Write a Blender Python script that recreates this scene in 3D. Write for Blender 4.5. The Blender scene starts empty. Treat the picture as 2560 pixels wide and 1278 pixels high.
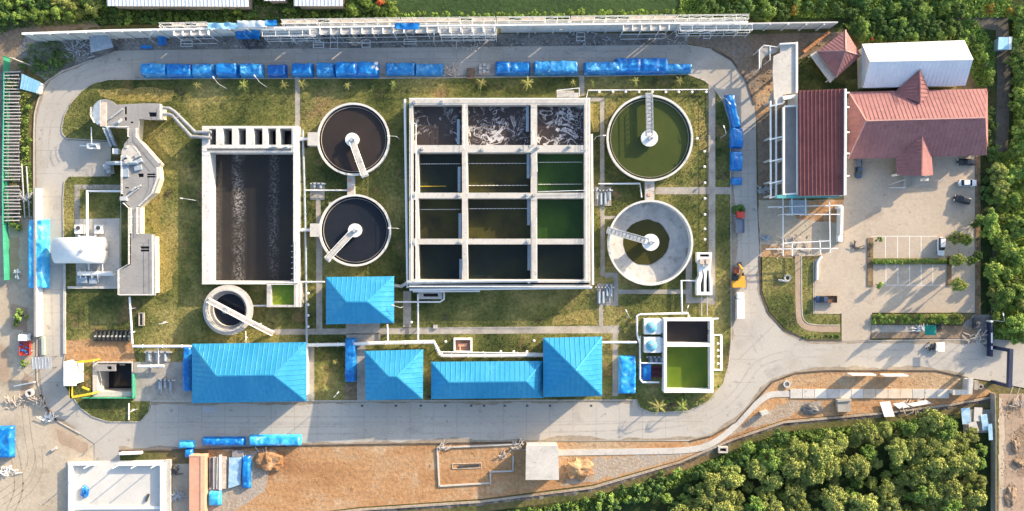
import bpy, math, random
from mathutils import Vector, Matrix, noise
from mathutils.geometry import tessellate_polygon

random.seed(7)
SC = bpy.context.scene
COL = SC.collection
CAM_H = 200.0                      # survey drone height in metres; the photograph covers 256 m x 128 m of ground
SUN = Vector((0.743, 0.600, 0.298)).normalized()

def W(px, py, z=0.0):
    """real position of a surveyed feature of height z"""
    k = (CAM_H - z) / CAM_H / 10.0
    return Vector(((px - 1280) * k, (639 - py) * k, z))
def w2(pts, z=0.0):
    return [W(p[0], p[1], z).xy for p in pts]
def rect(x0, y0, x1, y1):
    return [(x0, y0), (x1, y0), (x1, y1), (x0, y1)]

# ------------------------------------------------------------------ materials
MATS = {}
def _ramp(nt, cols, lo=0.32, hi=0.68):
    r = nt.nodes.new('ShaderNodeValToRGB'); e = r.color_ramp.elements
    n = len(cols)
    while len(e) < n: e.new(0.5)
    for i, c in enumerate(cols):
        e[i].position = lo + (hi - lo) * (i / max(1, n - 1)); e[i].color = (*c, 1)
    return r
def _noise(nt, vec, scale, detail=4, rough=0.6, dist=0.0):
    n = nt.nodes.new('ShaderNodeTexNoise'); n.inputs['Scale'].default_value = scale
    n.inputs['Detail'].default_value = detail; n.inputs['Roughness'].default_value = rough
    n.inputs['Distortion'].default_value = dist
    nt.links.new(vec, n.inputs['Vector']); return n
def _mul(nt, col, fac_out, lo, hi):
    mr = nt.nodes.new('ShaderNodeMapRange'); mr.inputs['From Min'].default_value = 0.25; mr.inputs['From Max'].default_value = 0.75
    mr.inputs['To Min'].default_value = lo; mr.inputs['To Max'].default_value = hi
    nt.links.new(fac_out, mr.inputs['Value'])
    m = nt.nodes.new('ShaderNodeMix'); m.data_type = 'RGBA'; m.blend_type = 'MULTIPLY'; m.inputs[0].default_value = 1
    nt.links.new(col, m.inputs[6]); nt.links.new(mr.outputs[0], m.inputs[7]); return m.outputs[2]
def mat(name, cols, s1=0.12, grain=0.18, s2=2.2, rough=0.85, spec=0.3, bump=0.0, metal=0.0, lo=0.32, hi=0.68,
        stretch=None, patch=None, island=0.0, coat=0.0, detail=5):
    """layered procedural surface: large colour drift, an optional second patch colour, fine grain"""
    m = bpy.data.materials.new(name); m.use_nodes = True; nt = m.node_tree
    b = nt.nodes['Principled BSDF']
    if not isinstance(cols[0], (tuple, list)): cols = [cols]
    g = nt.nodes.new('ShaderNodeNewGeometry'); vec = g.outputs['Position']
    if stretch:
        mp = nt.nodes.new('ShaderNodeMapping'); mp.inputs['Scale'].default_value = stretch
        nt.links.new(vec, mp.inputs['Vector']); vec = mp.outputs[0]
    if len(cols) == 1: cols = [tuple(c * 0.93 for c in cols[0]), tuple(min(1, c * 1.07) for c in cols[0])]
    n1 = _noise(nt, vec, s1, detail)
    r = _ramp(nt, cols, lo, hi); nt.links.new(n1.outputs['Fac'], r.inputs[0]); col = r.outputs[0]
    for pc, ps, pt, pw in (([] if not patch else patch if isinstance(patch, list) else [patch])):   # (colour, scale, threshold, softness)
        n3 = _noise(nt, g.outputs['Position'], ps, 5, 0.65)
        mr = nt.nodes.new('ShaderNodeMapRange'); mr.inputs['From Min'].default_value = pt; mr.inputs['From Max'].default_value = pt + pw
        nt.links.new(n3.outputs['Fac'], mr.inputs['Value'])
        mx = nt.nodes.new('ShaderNodeMix'); mx.data_type = 'RGBA'; mx.inputs[7].default_value = (*pc, 1)
        nt.links.new(mr.outputs[0], mx.inputs[0]); nt.links.new(col, mx.inputs[6]); col = mx.outputs[2]
    if grain:
        n2 = _noise(nt, g.outputs['Position'], s2, 3, 0.7)
        col = _mul(nt, col, n2.outputs['Fac'], 1 - grain, 1 + grain)
        if bump:
            bp = nt.nodes.new('ShaderNodeBump'); bp.inputs['Strength'].default_value = 1.0; bp.inputs['Distance'].default_value = bump
            nt.links.new(n2.outputs['Fac'], bp.inputs['Height']); nt.links.new(bp.outputs[0], b.inputs['Normal'])
    if island:
        col = _mul(nt, col, g.outputs['Random Per Island'], 1 - island, 1 + island)
        oi = nt.nodes.new('ShaderNodeObjectInfo')
        col = _mul(nt, col, oi.outputs['Random'], 1 - island * 0.6, 1 + island * 0.6)
    nt.links.new(col, b.inputs['Base Color'])
    b.inputs['Roughness'].default_value = rough; b.inputs['Specular IOR Level'].default_value = spec
    b.inputs['Metallic'].default_value = metal; b.inputs['Coat Weight'].default_value = coat
    MATS[name] = m; return m

def water_mat(name, cols, s1=0.08, foam=None, rough=0.12, rip=0.03, stripes=None):
    m = bpy.data.materials.new(name); m.use_nodes = True; nt = m.node_tree; b = nt.nodes['Principled BSDF']
    g = nt.nodes.new('ShaderNodeNewGeometry'); vec = g.outputs['Position']
    n1 = _noise(nt, vec, s1, 4); r = _ramp(nt, cols); nt.links.new(n1.outputs['Fac'], r.inputs[0]); col = r.outputs[0]
    def over(col, fac, c):
        mx = nt.nodes.new('ShaderNodeMix'); mx.data_type = 'RGBA'; mx.inputs[7].default_value = (*c, 1)
        nt.links.new(fac, mx.inputs[0]); nt.links.new(col, mx.inputs[6]); return mx.outputs[2]
    def rng(x, a, c):
        mr = nt.nodes.new('ShaderNodeMapRange'); mr.inputs['From Min'].default_value = a; mr.inputs['From Max'].default_value = c
        nt.links.new(x, mr.inputs['Value']); return mr.outputs[0]
    def math_(op, a, c):
        q = nt.nodes.new('ShaderNodeMath'); q.operation = op
        for i, v in enumerate((a, c)):
            if isinstance(v, (int, float)): q.inputs[i].default_value = v
            else: nt.links.new(v, q.inputs[i])
        return q.outputs[0]
    if foam:                                     # scum filaments and rafts where aerators churn the surface
        def ridge(sc, wd, det, dist):
            n = _noise(nt, vec, sc, det, 0.6, dist)
            return rng(math_('ABSOLUTE', math_('SUBTRACT', n.outputs['Fac'], 0.5), 0), wd, wd * 0.25)
        big = rng(_noise(nt, vec, 0.12, 3, .6).outputs['Fac'], 0.62 - 0.14 * foam, 0.70 - 0.14 * foam)
        mid = rng(_noise(nt, vec, 0.20, 2, .6).outputs['Fac'], 0.58 - 0.12 * foam, 0.70 - 0.12 * foam)
        a = math_('MULTIPLY', ridge(0.17, 0.030, 3, 1.4), big)
        c = math_('MULTIPLY', math_('MULTIPLY', ridge(0.42, 0.022, 2, 1.0), mid), 0.75)
        raft = rng(math_('MULTIPLY', _noise(nt, vec, 0.22, 5, .7, 1.2).outputs['Fac'], big), 0.62 - .05 * foam, 0.67 - .05 * foam)
        tot = math_('MAXIMUM', math_('MAXIMUM', a, c), raft)
        col = over(col, math_('MULTIPLY', tot, 0.95), (0.55, 0.53, 0.54))
    if stripes:                                  # rising bubble lines, (world x, half width, strength)
        sp = nt.nodes.new('ShaderNodeSeparateXYZ'); nt.links.new(vec, sp.inputs[0])
        wob = _noise(nt, vec, 0.22, 2)
        for x, hw, st in stripes:
            d = math_('ABSOLUTE', math_('ADD', math_('SUBTRACT', sp.outputs['X'], x), math_('MULTIPLY', math_('SUBTRACT', wob.outputs['Fac'], 0.5), 1.6)), 0)
            band = rng(d, hw, hw * 0.2)
            sp2 = rng(_noise(nt, vec, 1.9, 4, .85).outputs['Fac'], 0.475, 0.66)
            brk = rng(_noise(nt, vec, 0.10, 2).outputs['Fac'], 0.3, 0.55)
            col = over(col, math_('MULTIPLY', math_('MULTIPLY', math_('MULTIPLY', band, sp2), brk), st), (0.5, 0.47, 0.44))
    nt.links.new(col, b.inputs['Base Color'])
    bp = nt.nodes.new('ShaderNodeBump'); bp.inputs['Distance'].default_value = rip
    nr = _noise(nt, vec, 1.1, 3); nt.links.new(nr.outputs['Fac'], bp.inputs['Height']); nt.links.new(bp.outputs[0], b.inputs['Normal'])
    b.inputs['Roughness'].default_value = rough; b.inputs['IOR'].default_value = 1.33
    MATS[name] = m; return m

# ------------------------------------------------------------------ mesh builder
ORG = {}
class MB:
    def __init__(s): s.v = []; s.f = []; s.mi = []; s.cur = 0; s.calls = []
    def add(s, vs, fs):
        o = len(s.v); s.calls.append((o, len(s.f), len(vs), len(fs))); s.v.extend(Vector(p) for p in vs)
        for f in fs: s.f.append([i + o for i in f]); s.mi.append(s.cur)
    def prism(s, pts, z0, z1, holes=(), bottom=False, top=True):
        """vertical extrusion of a plan outline (world xy) with optional holes; z may be a function of (x, y)"""
        loops = [list(pts)] + [list(h) for h in holes]
        def area(l): return sum(l[i][0] * l[(i + 1) % len(l)][1] - l[(i + 1) % len(l)][0] * l[i][1] for i in range(len(l)))
        for i, l in enumerate(loops):
            if (area(l) > 0) != (i == 0): l.reverse()
        flat = [p for l in loops for p in l]
        tri = tessellate_polygon([[Vector((p[0], p[1], 0)) for p in l] for l in loops])
        n = len(flat)
        zt = z1 if callable(z1) else (lambda x, y: z1)
        zb = z0 if callable(z0) else (lambda x, y: z0)
        vs = [(p[0], p[1], zt(p[0], p[1])) for p in flat] + [(p[0], p[1], zb(p[0], p[1])) for p in flat]
        fs = []
        for t in tri:
            a, b, c = (flat[i] for i in t)
            cr = (b[0] - a[0]) * (c[1] - a[1]) - (b[1] - a[1]) * (c[0] - a[0])
            t = list(t) if cr > 0 else list(t)[::-1]
            if top: fs.append(t)
            if bottom: fs.append([i + n for i in t][::-1])
        o = 0
        for l in loops:
            m = len(l)
            for i in range(m):
                j = (i + 1) % m
                fs.append([o + i + n, o + j + n, o + j, o + i])
            o += m
        s.add(vs, fs)
    def box(s, x0, y0, x1, y1, z0, z1):
        s.prism([(x0, y0), (x1, y0), (x1, y1), (x0, y1)], z0, z1, bottom=True)
    def obox(s, c, size, ang=0.0, tilt=None):
        """box centred at c (base z) with plan rotation ang"""
        lx, ly, lz = size; R = Matrix.Rotation(ang, 3, 'Z')
        pts = [c + R @ Vector((a * lx / 2, b * ly / 2, 0)) for a, b in ((-1, -1), (1, -1), (1, 1), (-1, 1))]
        s.prism([p.xy for p in pts], c.z, c.z + lz, bottom=True)
    def beam(s, a, b, w, h):
        """box from a to b, w wide, h deep below the line"""
        a = Vector(a); b = Vector(b); d = (b - a); d.normalize()
        side = d.cross(Vector((0, 0, 1)))
        if side.length < 1e-4: side = Vector((1, 0, 0))
        side.normalize(); up = side.cross(d); up.normalize()
        vs = []
        for p in (a, b):
            for i, j in ((-1, -1), (1, -1), (1, 0), (-1, 0)): vs.append(p + side * (i * w / 2) + up * (0 if j == 0 else -h))
        s.add(vs, [[0, 1, 2, 3], [7, 6, 5, 4], [0, 4, 5, 1], [1, 5, 6, 2], [2, 6, 7, 3], [3, 7, 4, 0]])
    def tube(s, pts, r, n=6, cap=True):
        pts = [Vector(p) for p in pts]; rings = []
        rr = r if isinstance(r, (list, tuple)) else [r] * len(pts)
        for i, p in enumerate(pts):
            d = (pts[min(i + 1, len(pts) - 1)] - pts[max(i - 1, 0)]).normalized()
            u = d.cross(Vector((0, 0, 1)) if abs(d.z) < 0.95 else Vector((1, 0, 0))).normalized(); w = d.cross(u)
            k = 1.0
            if 0 < i < len(pts) - 1:
                c = (pts[i] - pts[i - 1]).normalized().dot((pts[i + 1] - pts[i]).normalized()); k = min(1.6, 1 / max(0.3, math.sqrt(max(0.01, (1 + c) / 2))))
            rings.append([p + (u * math.cos(t) * k + w * math.sin(t)) * rr[i] for t in (2 * math.pi * q / n for q in range(n))])
        vs = [p for g in rings for p in g]; fs = []
        for i in range(len(pts) - 1):
            for q in range(n): fs.append([i * n + q, i * n + (q + 1) % n, (i + 1) * n + (q + 1) % n, (i + 1) * n + q])
        if cap: fs.append(list(range(n))); fs.append([(len(pts) - 1) * n + q for q in range(n)][::-1])
        s.add(vs, fs)
    def lathe(s, c, prof, n=48, closed=True):
        """surface of revolution, prof = [(radius, z)]"""
        c = Vector(c); vs = []; fs = []
        for r, z in prof:
            for q in range(n):
                t = 2 * math.pi * q / n; vs.append((c.x + r * math.cos(t), c.y + r * math.sin(t), c.z + z))
        for i in range(len(prof) - 1):
            for q in range(n): fs.append([i * n + q, i * n + (q + 1) % n, (i + 1) * n + (q + 1) % n, (i + 1) * n + q])
        s.add(vs, fs)
    def disc(s, c, r, n=48, jit=0.0):
        vs = []
        for q in range(n):
            t = 2 * math.pi * q / n; k = r * (1 + jit * (noise.noise(Vector((math.cos(t) * 2.2, math.sin(t) * 2.2, r))) + .5 * noise.noise(Vector((math.cos(t) * 5, math.sin(t) * 5, r)))))
            vs.append((c[0] + k * math.cos(t), c[1] + k * math.sin(t), c[2]))
        s.add(vs, [list(range(n))])
    def dome(s, c, r, h, n=20, m=5):
        s.lathe(c, [(r * math.cos(i / m * math.pi / 2) + 1e-3, h * math.sin(i / m * math.pi / 2)) for i in range(m + 1)], n)
    def blob(s, c, rx, ry, rz, seed=0, n=10, m=6, amp=0.25):
        vs = []; fs = []
        for i in range(m + 1):
            ph = i / m * math.pi / 2
            for q in range(n):
                t = 2 * math.pi * q / n
                d = Vector((math.cos(t) * math.cos(ph), math.sin(t) * math.cos(ph), math.sin(ph)))
                k = 1 + amp * noise.noise(d * 2.1 + Vector((seed * 3.7, seed, 0)))
                vs.append((c[0] + d.x * rx * k, c[1] + d.y * ry * k, c[2] + d.z * rz * k))
        for i in range(m):
            for q in range(n): fs.append([i * n + q, i * n + (q + 1) % n, (i + 1) * n + (q + 1) % n, (i + 1) * n + q])
        s.add(vs, fs)
    def build(s, name, mats, parent=None, org=None, smooth=False):
        if not isinstance(mats, (list, tuple)): mats = [mats]
        o0 = ORG[parent.name] if parent is not None else (Vector(org) if org is not None else Vector((0, 0, 0)))
        me = bpy.data.meshes.new(name)
        me.from_pydata([tuple(p - o0) for p in s.v], [], s.f)
        for m in mats: me.materials.append(m)
        if len(mats) > 1: me.polygons.foreach_set('material_index', s.mi)
        if smooth: me.polygons.foreach_set('use_smooth', [True] * len(me.polygons))
        me.update()
        o = bpy.data.objects.new(name, me); COL.objects.link(o)
        if parent is not None: o.parent = parent
        else: o.location = o0
        ORG[o.name] = o0
        return o

def build_each(mb, name, mats, parent=None, org=None):
    """every piece added to the builder becomes an object of its own"""
    out = []
    for o, f, nv, nf in mb.calls:
        q = MB(); q.add(mb.v[o:o + nv], [[i - o for i in fc] for fc in mb.f[f:f + nf]])
        og = org
        if parent is None and org is None: c = sum(q.v, Vector()) / nv; og = Vector((c.x, c.y, min(p.z for p in q.v)))
        out.append(q.build(name, mats, parent, og))
    return out
def thing(name, label, cat, loc, group=None):
    o = bpy.data.objects.new(name, None); COL.objects.link(o)
    o.empty_display_size = 0.5
    o.location = loc; ORG[o.name] = Vector(loc)
    tag(o, label, cat, group); return o
def tag(o, label, cat, group=None, kind=None):
    o['label'] = label; o['category'] = cat
    if group: o['group'] = group
    if kind: o['kind'] = kind
    return o
def structure(name, mb, m, label=None, smooth=False):
    o = mb.build(name, m, smooth=smooth); o['kind'] = 'structure'
    if label: o['label'] = label
    return o
def stuff(name, mb, m, label, cat):
    o = mb.build(name, m); return tag(o, label, cat, None, 'stuff')
def copy_tree(o, parent=None):
    c = o.copy(); COL.objects.link(c); c.parent = parent
    for ch in list(o.children): copy_tree(ch, c)
    return c
def one(name, mb, m, label, cat, loc, group=None, smooth=False):
    """a thing that is one mesh"""
    o = mb.build(name, m, org=loc, smooth=smooth); return tag(o, label, cat, group)
ORD = ['first', 'second', 'third', 'fourth', 'fifth', 'sixth', 'seventh', 'eighth', 'ninth', 'tenth', 'eleventh', 'twelfth', 'thirteenth',
       'fourteenth', 'fifteenth', 'sixteenth', 'seventeenth', 'eighteenth', 'nineteenth', 'twentieth']

def rough_edge(pts, step=12, amp=3, seed=0):
    """give a hand-dug or weathered outline to a plan polygon (survey units)"""
    out = []
    for i, p in enumerate(pts):
        q = pts[(i + 1) % len(pts)]; L = math.hypot(q[0] - p[0], q[1] - p[1]); n = max(1, int(L / step))
        for k in range(n):
            t = k / n; x = p[0] + (q[0] - p[0]) * t; y = p[1] + (q[1] - p[1]) * t
            if k: 
                d = amp * (noise.noise(Vector((x * .05, y * .05, seed))) * 1.4 + noise.noise(Vector((x * .16, y * .16, seed + 5))))
                x += -(q[1] - p[1]) / L * d; y += (q[0] - p[0]) / L * d
            out.append((x, y))
    return out
def smooth_poly(pts, it=2):
    for _ in range(it):
        o = []
        for i, p in enumerate(pts):
            q = pts[(i + 1) % len(pts)]
            o += [(p[0] * .75 + q[0] * .25, p[1] * .75 + q[1] * .25), (p[0] * .25 + q[0] * .75, p[1] * .25 + q[1] * .75)]
        pts = o
    return pts
def smooth_line(pts, it=2):
    for _ in range(it):
        o = [pts[0]]
        for p, q in zip(pts, pts[1:]):
            o += [(p[0] * .75 + q[0] * .25, p[1] * .75 + q[1] * .25), (p[0] * .25 + q[0] * .75, p[1] * .25 + q[1] * .75)]
        pts = o + [pts[-1]]
    return pts
def ribbon(mb, pts, width, z0, z1):
    """strip of constant width (metres) along a survey line, mitred"""
    P = w2(pts, z1); L = []; R = []
    for i, p in enumerate(P):
        a = P[max(0, i - 1)]; b = P[min(len(P) - 1, i + 1)]; d = (b - a).normalized(); nrm = Vector((-d.y, d.x))
        L.append(p + nrm * width / 2); R.append(p - nrm * width / 2)
    mb.prism(L + R[::-1], z0, z1)
# ------------------------------------------------------------------ surfaces
concrete_road = mat('concrete_road', [(0.365, 0.34, 0.305), (0.435, 0.41, 0.37)], 0.06, 0.07, 1.6, 0.9, patch=[((0.30, 0.28, 0.25), 0.13, 0.56, 0.18), ((0.33, 0.29, 0.23), 0.035, 0.52, 0.2), ((0.25, 0.235, 0.21), 0.42, 0.615, 0.08)])
concrete = mat('concrete', [(0.235, 0.23, 0.228), (0.30, 0.295, 0.29)], 0.25, 0.10, 1.5, 0.9, patch=((0.22, 0.21, 0.20), 0.5, 0.6, 0.15))
concrete_pale = mat('concrete_pale', [(0.43, 0.41, 0.38), (0.52, 0.50, 0.465)], 0.3, 0.10, 1.8, 0.88, patch=[((0.33, 0.31, 0.285), 0.6, 0.60, 0.12), ((0.26, 0.225, 0.18), 1.1, 0.615, 0.08), ((0.36, 0.35, 0.33), 0.2, 0.55, 0.2)])
concrete_dirty = mat('concrete_dirty', [(0.26, 0.24, 0.21), (0.40, 0.37, 0.33)], 0.35, 0.15, 2, 0.9)
concrete_white = mat('concrete_white', [(0.52, 0.51, 0.48), (0.62, 0.61, 0.585)], 0.3, 0.10, 1.8, 0.88, patch=[((0.40, 0.37, 0.33), 0.6, 0.60, 0.10), ((0.30, 0.25, 0.19), 1.2, 0.62, 0.08), ((0.44, 0.43, 0.41), 0.22, 0.55, 0.2)])
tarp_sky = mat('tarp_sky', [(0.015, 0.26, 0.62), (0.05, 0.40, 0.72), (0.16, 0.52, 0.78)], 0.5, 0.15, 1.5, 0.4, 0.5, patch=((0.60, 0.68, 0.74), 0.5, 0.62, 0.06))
sheet_cyan = mat('sheet_cyan', [(0.22, 0.46, 0.62), (0.32, 0.56, 0.70)], 0.6, 0.12, 2, 0.6)
white_paint = mat('white_paint', [(0.72, 0.72, 0.70), (0.80, 0.80, 0.78)], 0.4, 0.05, 1.5, 0.6)
white_metal = mat('white_metal', [(0.70, 0.71, 0.72), (0.78, 0.79, 0.80)], 0.4, 0.05, 1.5, 0.45, 0.4)
grey_metal = mat('grey_metal', [(0.32, 0.34, 0.36), (0.42, 0.44, 0.46)], 0.5, 0.10, 2, 0.5, 0.4)
steel_blue = mat('steel_blue', [(0.24, 0.30, 0.36), (0.34, 0.40, 0.46)], 0.5, 0.10, 2, 0.5, 0.4)
dark_metal = mat('dark_metal', [(0.045, 0.045, 0.05), (0.08, 0.08, 0.085)], 0.5, 0.2, 2, 0.5, 0.4)
navy_paint = mat('navy_paint', [(0.018, 0.025, 0.06), (0.03, 0.04, 0.085)], 0.5, 0.1, 2, 0.5, 0.4)
black_rubber = mat('black_rubber', (0.02, 0.02, 0.022), rough=0.8)
dark_glass = mat('dark_glass', (0.012, 0.016, 0.022), rough=0.08, spec=0.6, grain=0)
lamp_glass = mat('lamp_glass', (0.75, 0.75, 0.72), rough=0.2, spec=0.6, grain=0)
lawn_grass = mat('lawn_grass', [(0.050, 0.068, 0.024), (0.142, 0.150, 0.048), (0.31, 0.265, 0.098)], 0.055, 0.38, 1.3, 0.95, 0.1, bump=0.14,
                 patch=[((0.25, 0.165, 0.085), 0.09, 0.575, 0.12), ((0.075, 0.066, 0.040), 0.16, 0.60, 0.10)], lo=.37, hi=.63, detail=9)
meadow_grass_shaded = mat('meadow_grass_shaded', [(0.03, 0.058, 0.024), (0.045, 0.078, 0.03)], 0.05, 0.3, 1.0, 0.95, 0.1, bump=0.2)  # shade lying over the meadow is put into this dark green
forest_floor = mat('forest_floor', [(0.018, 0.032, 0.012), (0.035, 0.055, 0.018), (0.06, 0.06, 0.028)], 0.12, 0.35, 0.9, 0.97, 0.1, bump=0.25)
scrub_soil = mat('scrub_soil', [(0.05, 0.07, 0.022), (0.12, 0.11, 0.045), (0.20, 0.14, 0.08)], 0.05, 0.3, 0.9, 0.95, 0.1, bump=0.2)
red_soil = mat('red_soil', [(0.29, 0.15, 0.072), (0.40, 0.23, 0.115), (0.38, 0.28, 0.18)], 0.045, 0.30, 1.1, 0.95, 0.1, bump=0.16, lo=.36, hi=.66,
               patch=[((0.45, 0.33, 0.215), 0.14, 0.52, 0.2), ((0.22, 0.12, 0.06), 0.33, 0.62, 0.1)], stretch=(0.45, 1.8, 1), detail=9)
brown_soil = mat('brown_soil', [(0.16, 0.12, 0.09), (0.25, 0.185, 0.13), (0.22, 0.19, 0.16)], 0.10, 0.3, 1.2, 0.95, 0.1, bump=0.18)
stony_soil = mat('stony_soil', [(0.26, 0.19, 0.13), (0.36, 0.30, 0.24), (0.30, 0.27, 0.24)], 0.11, 0.32, 1.7, 0.95, 0.1, bump=0.12)
sand_yard = mat('sand_yard', [(0.33, 0.28, 0.21), (0.44, 0.38, 0.30), (0.38, 0.30, 0.21)], 0.055, 0.12, 1.1, 0.95, 0.1, bump=0.06,
                patch=((0.26, 0.22, 0.17), 0.09, 0.58, 0.16))
paver_yard = mat('paver_yard', [(0.38, 0.32, 0.255), (0.455, 0.39, 0.315)], 0.07, 0.12, 1.3, 0.9, 0.2, patch=[((0.31, 0.26, 0.21), 0.14, 0.56, 0.16), ((0.24, 0.205, 0.165), 0.5, 0.63, 0.07)])
gravel_dark = mat('gravel_dark', [(0.11, 0.105, 0.10), (0.20, 0.19, 0.18), (0.27, 0.25, 0.23)], 0.22, 0.45, 1.8, 0.95, 0.1, bump=0.1)
stone_bank = mat('stone_bank', [(0.07, 0.058, 0.05), (0.15, 0.125, 0.105), (0.30, 0.26, 0.22)], 0.4, 0.45, 1.5, 0.95, 0.1, bump=0.25)
line_paint = mat('line_paint', [(0.60, 0.59, 0.55), (0.72, 0.71, 0.68)], 0.6, 0.15, 2, 0.8)
kerb_stone = mat('kerb_stone', [(0.38, 0.35, 0.31), (0.50, 0.46, 0.41)], 0.3, 0.15, 1.5, 0.9)
kerb_dark = mat('kerb_dark', [(0.07, 0.055, 0.045), (0.13, 0.10, 0.08)], 0.3, 0.2, 1.5, 0.95)
cream_paint = mat('cream_paint', [(0.60, 0.53, 0.38), (0.68, 0.61, 0.46)], 0.4, 0.08, 1.5, 0.8)
yellow_paint = mat('yellow_paint', [(0.62, 0.46, 0.03), (0.70, 0.52, 0.05)], 0.5, 0.1, 2, 0.5)
red_paint = mat('red_paint', [(0.38, 0.03, 0.025), (0.48, 0.05, 0.035)], 0.5, 0.1, 2, 0.5)
green_net = mat('green_net', [(0.03, 0.24, 0.15), (0.05, 0.32, 0.20)], 0.5, 0.15, 2, 0.8)
tarp_blue = mat('tarp_blue', [(0.003, 0.10, 0.38), (0.006, 0.155, 0.48), (0.02, 0.24, 0.58)], 0.35, 0.2, 1.3, 0.33, 0.5, patch=((0.06, 0.36, 0.66), 0.75, 0.57, 0.10))  # pale cyan patches paint highlights into the sheet colour
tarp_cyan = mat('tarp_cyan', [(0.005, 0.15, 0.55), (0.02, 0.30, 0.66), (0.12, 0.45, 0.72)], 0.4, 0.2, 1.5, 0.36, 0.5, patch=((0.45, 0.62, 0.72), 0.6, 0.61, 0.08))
roof_blue = mat('roof_blue', [(0.020, 0.250, 0.47), (0.042, 0.300, 0.52)], 0.2, 0.10, 1.2, 0.58, 0.5, patch=[((0.06, 0.33, 0.50), 0.15, 0.56, 0.15), ((0.03, 0.21, 0.36), 0.5, 0.64, 0.08)], stretch=(1, .5, 1), metal=0.5)
roof_red = mat('roof_red', [(0.165, 0.060, 0.060), (0.21, 0.080, 0.078)], 0.3, 0.14, 1.5, 0.85, 0.2, patch=((0.13, 0.05, 0.052), 0.4, .58, .15))
roof_tile = mat('roof_tile', [(0.245, 0.120, 0.123), (0.305, 0.152, 0.152)], 0.3, 0.16, 1.4, 0.85, 0.2, patch=((0.22, 0.10, 0.10), 0.5, .58, .15))
roof_white = mat('roof_white', [(0.62, 0.66, 0.70), (0.70, 0.73, 0.76)], 0.3, 0.05, 1.2, 0.6, 0.3)
plank_wood = mat('plank_wood', [(0.42, 0.34, 0.27), (0.60, 0.53, 0.46)], 0.9, 0.2, 2.5, 0.9)
rust_plate = mat('rust_plate', [(0.50, 0.26, 0.17), (0.58, 0.33, 0.23)], 0.2, 0.1, 1.2, 0.8)
leaf_yellow = mat('leaf_yellow', [(0.185, 0.235, 0.050), (0.28, 0.30, 0.085)], 0.3, 0, rough=0.75, spec=0.2, island=0.35)
leaf_green = mat('leaf_green', [(0.125, 0.215, 0.040), (0.205, 0.29, 0.062)], 0.3, 0, rough=0.75, spec=0.2, island=0.35)
leaf_dark = mat('leaf_dark', [(0.070, 0.135, 0.036), (0.115, 0.19, 0.046)], 0.3, 0, rough=0.75, spec=0.2, island=0.35)
leaf_gold = mat('leaf_gold', [(0.24, 0.17, 0.025), (0.30, 0.22, 0.04)], 0.3, 0, rough=0.75, spec=0.2, island=0.3)
leaf_flame = mat('leaf_flame', [(0.45, 0.09, 0.03), (0.5, 0.13, 0.05)], 0.3, 0, rough=0.75, spec=0.2, island=0.3)
leaf_bright = mat('leaf_bright', [(0.17, 0.26, 0.045), (0.27, 0.35, 0.075)], 0.3, 0, rough=0.75, spec=0.2, island=0.35)
bark = mat('bark', [(0.09, 0.07, 0.05), (0.15, 0.12, 0.09)], 1.0, 0.2, 3, 0.95)

# ------------------------------------------------------------------ ground
A_FOOT = rect(505, 315, 745, 711)        # aeration basin, survey outline of its wall top (3 m)
A_W = w2(A_FOOT, 3.0)
PIT_W = w2(rect(232, 904, 331, 992), 0.3)
def inset(poly, d):
    c = sum((Vector(p) for p in poly), Vector((0, 0))) / len(poly)
    return [(p[0] - math.copysign(d, p[0] - c[0]), p[1] - math.copysign(d, p[1] - c[1])) for p in poly]
A_HOLE = inset(A_W, 0.1); PIT_HOLE = inset(PIT_W, 0.1)
_c4 = W(1626, 607, 2.8); C4_HOLE = [(_c4.x + 10.2 * math.cos(q * math.pi / 32), _c4.y + 10.2 * math.sin(q * math.pi / 32)) for q in range(64)]
m = MB(); m.prism([(-900, -900), (900, -900), (900, 900), (-900, 900)], -0.6, -0.15, holes=[A_HOLE, PIT_HOLE, C4_HOLE])
structure('ground', m, scrub_soil, 'scrubby green and brown land around the works')

LAWN = [(271,199),(232,209),(204,227),(178,256),(160,289),(154,318),(155,333),(166,347),(276,352),(276,440),(172,441),(160,455),(157,500),(160,720),
        (163,880),(158,912),(160,965),(185,998),(200,1020),(230,1042),(270,1055),(350,1055),(372,1030),(376,1003),(1592,1000),(1600,1020),(1630,1032),
        (1720,1028),(1770,1005),(1808,960),(1822,910),(1828,850),(1827,490),(1826,320),(1822,297),(1808,255),(1787,222),(1761,201),(1720,186),
        (1480,191),(930,196),(480,197)]
ROAD = [(290,127),(230,150),(155,178),(113,206),(94,253),(86,284),(84,330),(84,545),(92,840),(92,950),(101,987),(117,1022),(141,1052),(200,1085),
        (236,1110),(236,1160),(300,1160),(298,1127),(480,1125),(760,1114),(1310,1106),(1395,1104),(1725,1103),(1780,1090),(1840,1055),(1880,1010),
        (1930,955),(1990,933),(2060,927),(2340,927),(2420,945),(2470,952),(2560,970),(2900,985),(2900,862),(2540,852),(2440,848),(2172,852),(2105,851),(2020,850),
        (1960,825),(1920,780),(1903,730),(1899,640),(1892,500),(1890,300),(1886,262),(1865,200),(1830,150),(1780,122),(1720,112),(1000,119),(400,125)]
m = MB(); m.prism(w2(ROAD), -0.4, 0.0, holes=[w2(inset(LAWN, 3))]); structure('road', m, concrete_road, 'pale concrete ring road')
m = MB(); m.prism(w2(LAWN), -0.4, 0.12, holes=[A_HOLE, PIT_HOLE, C4_HOLE]); structure('lawn', m, lawn_grass, 'patchy green and ochre lawn between the tanks')
m = MB(); ribbon(m, LAWN + [LAWN[0]], 0.22, -0.1, 0.16); structure('lawn_kerb', m, kerb_stone)
m = MB()
ribbon(m, ROAD[1:14], 0.25, -0.2, 0.1); ribbon(m, ROAD[33:38], .2, -.2, .08)
structure('road_kerb', m, kerb_stone)
m = MB()
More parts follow.
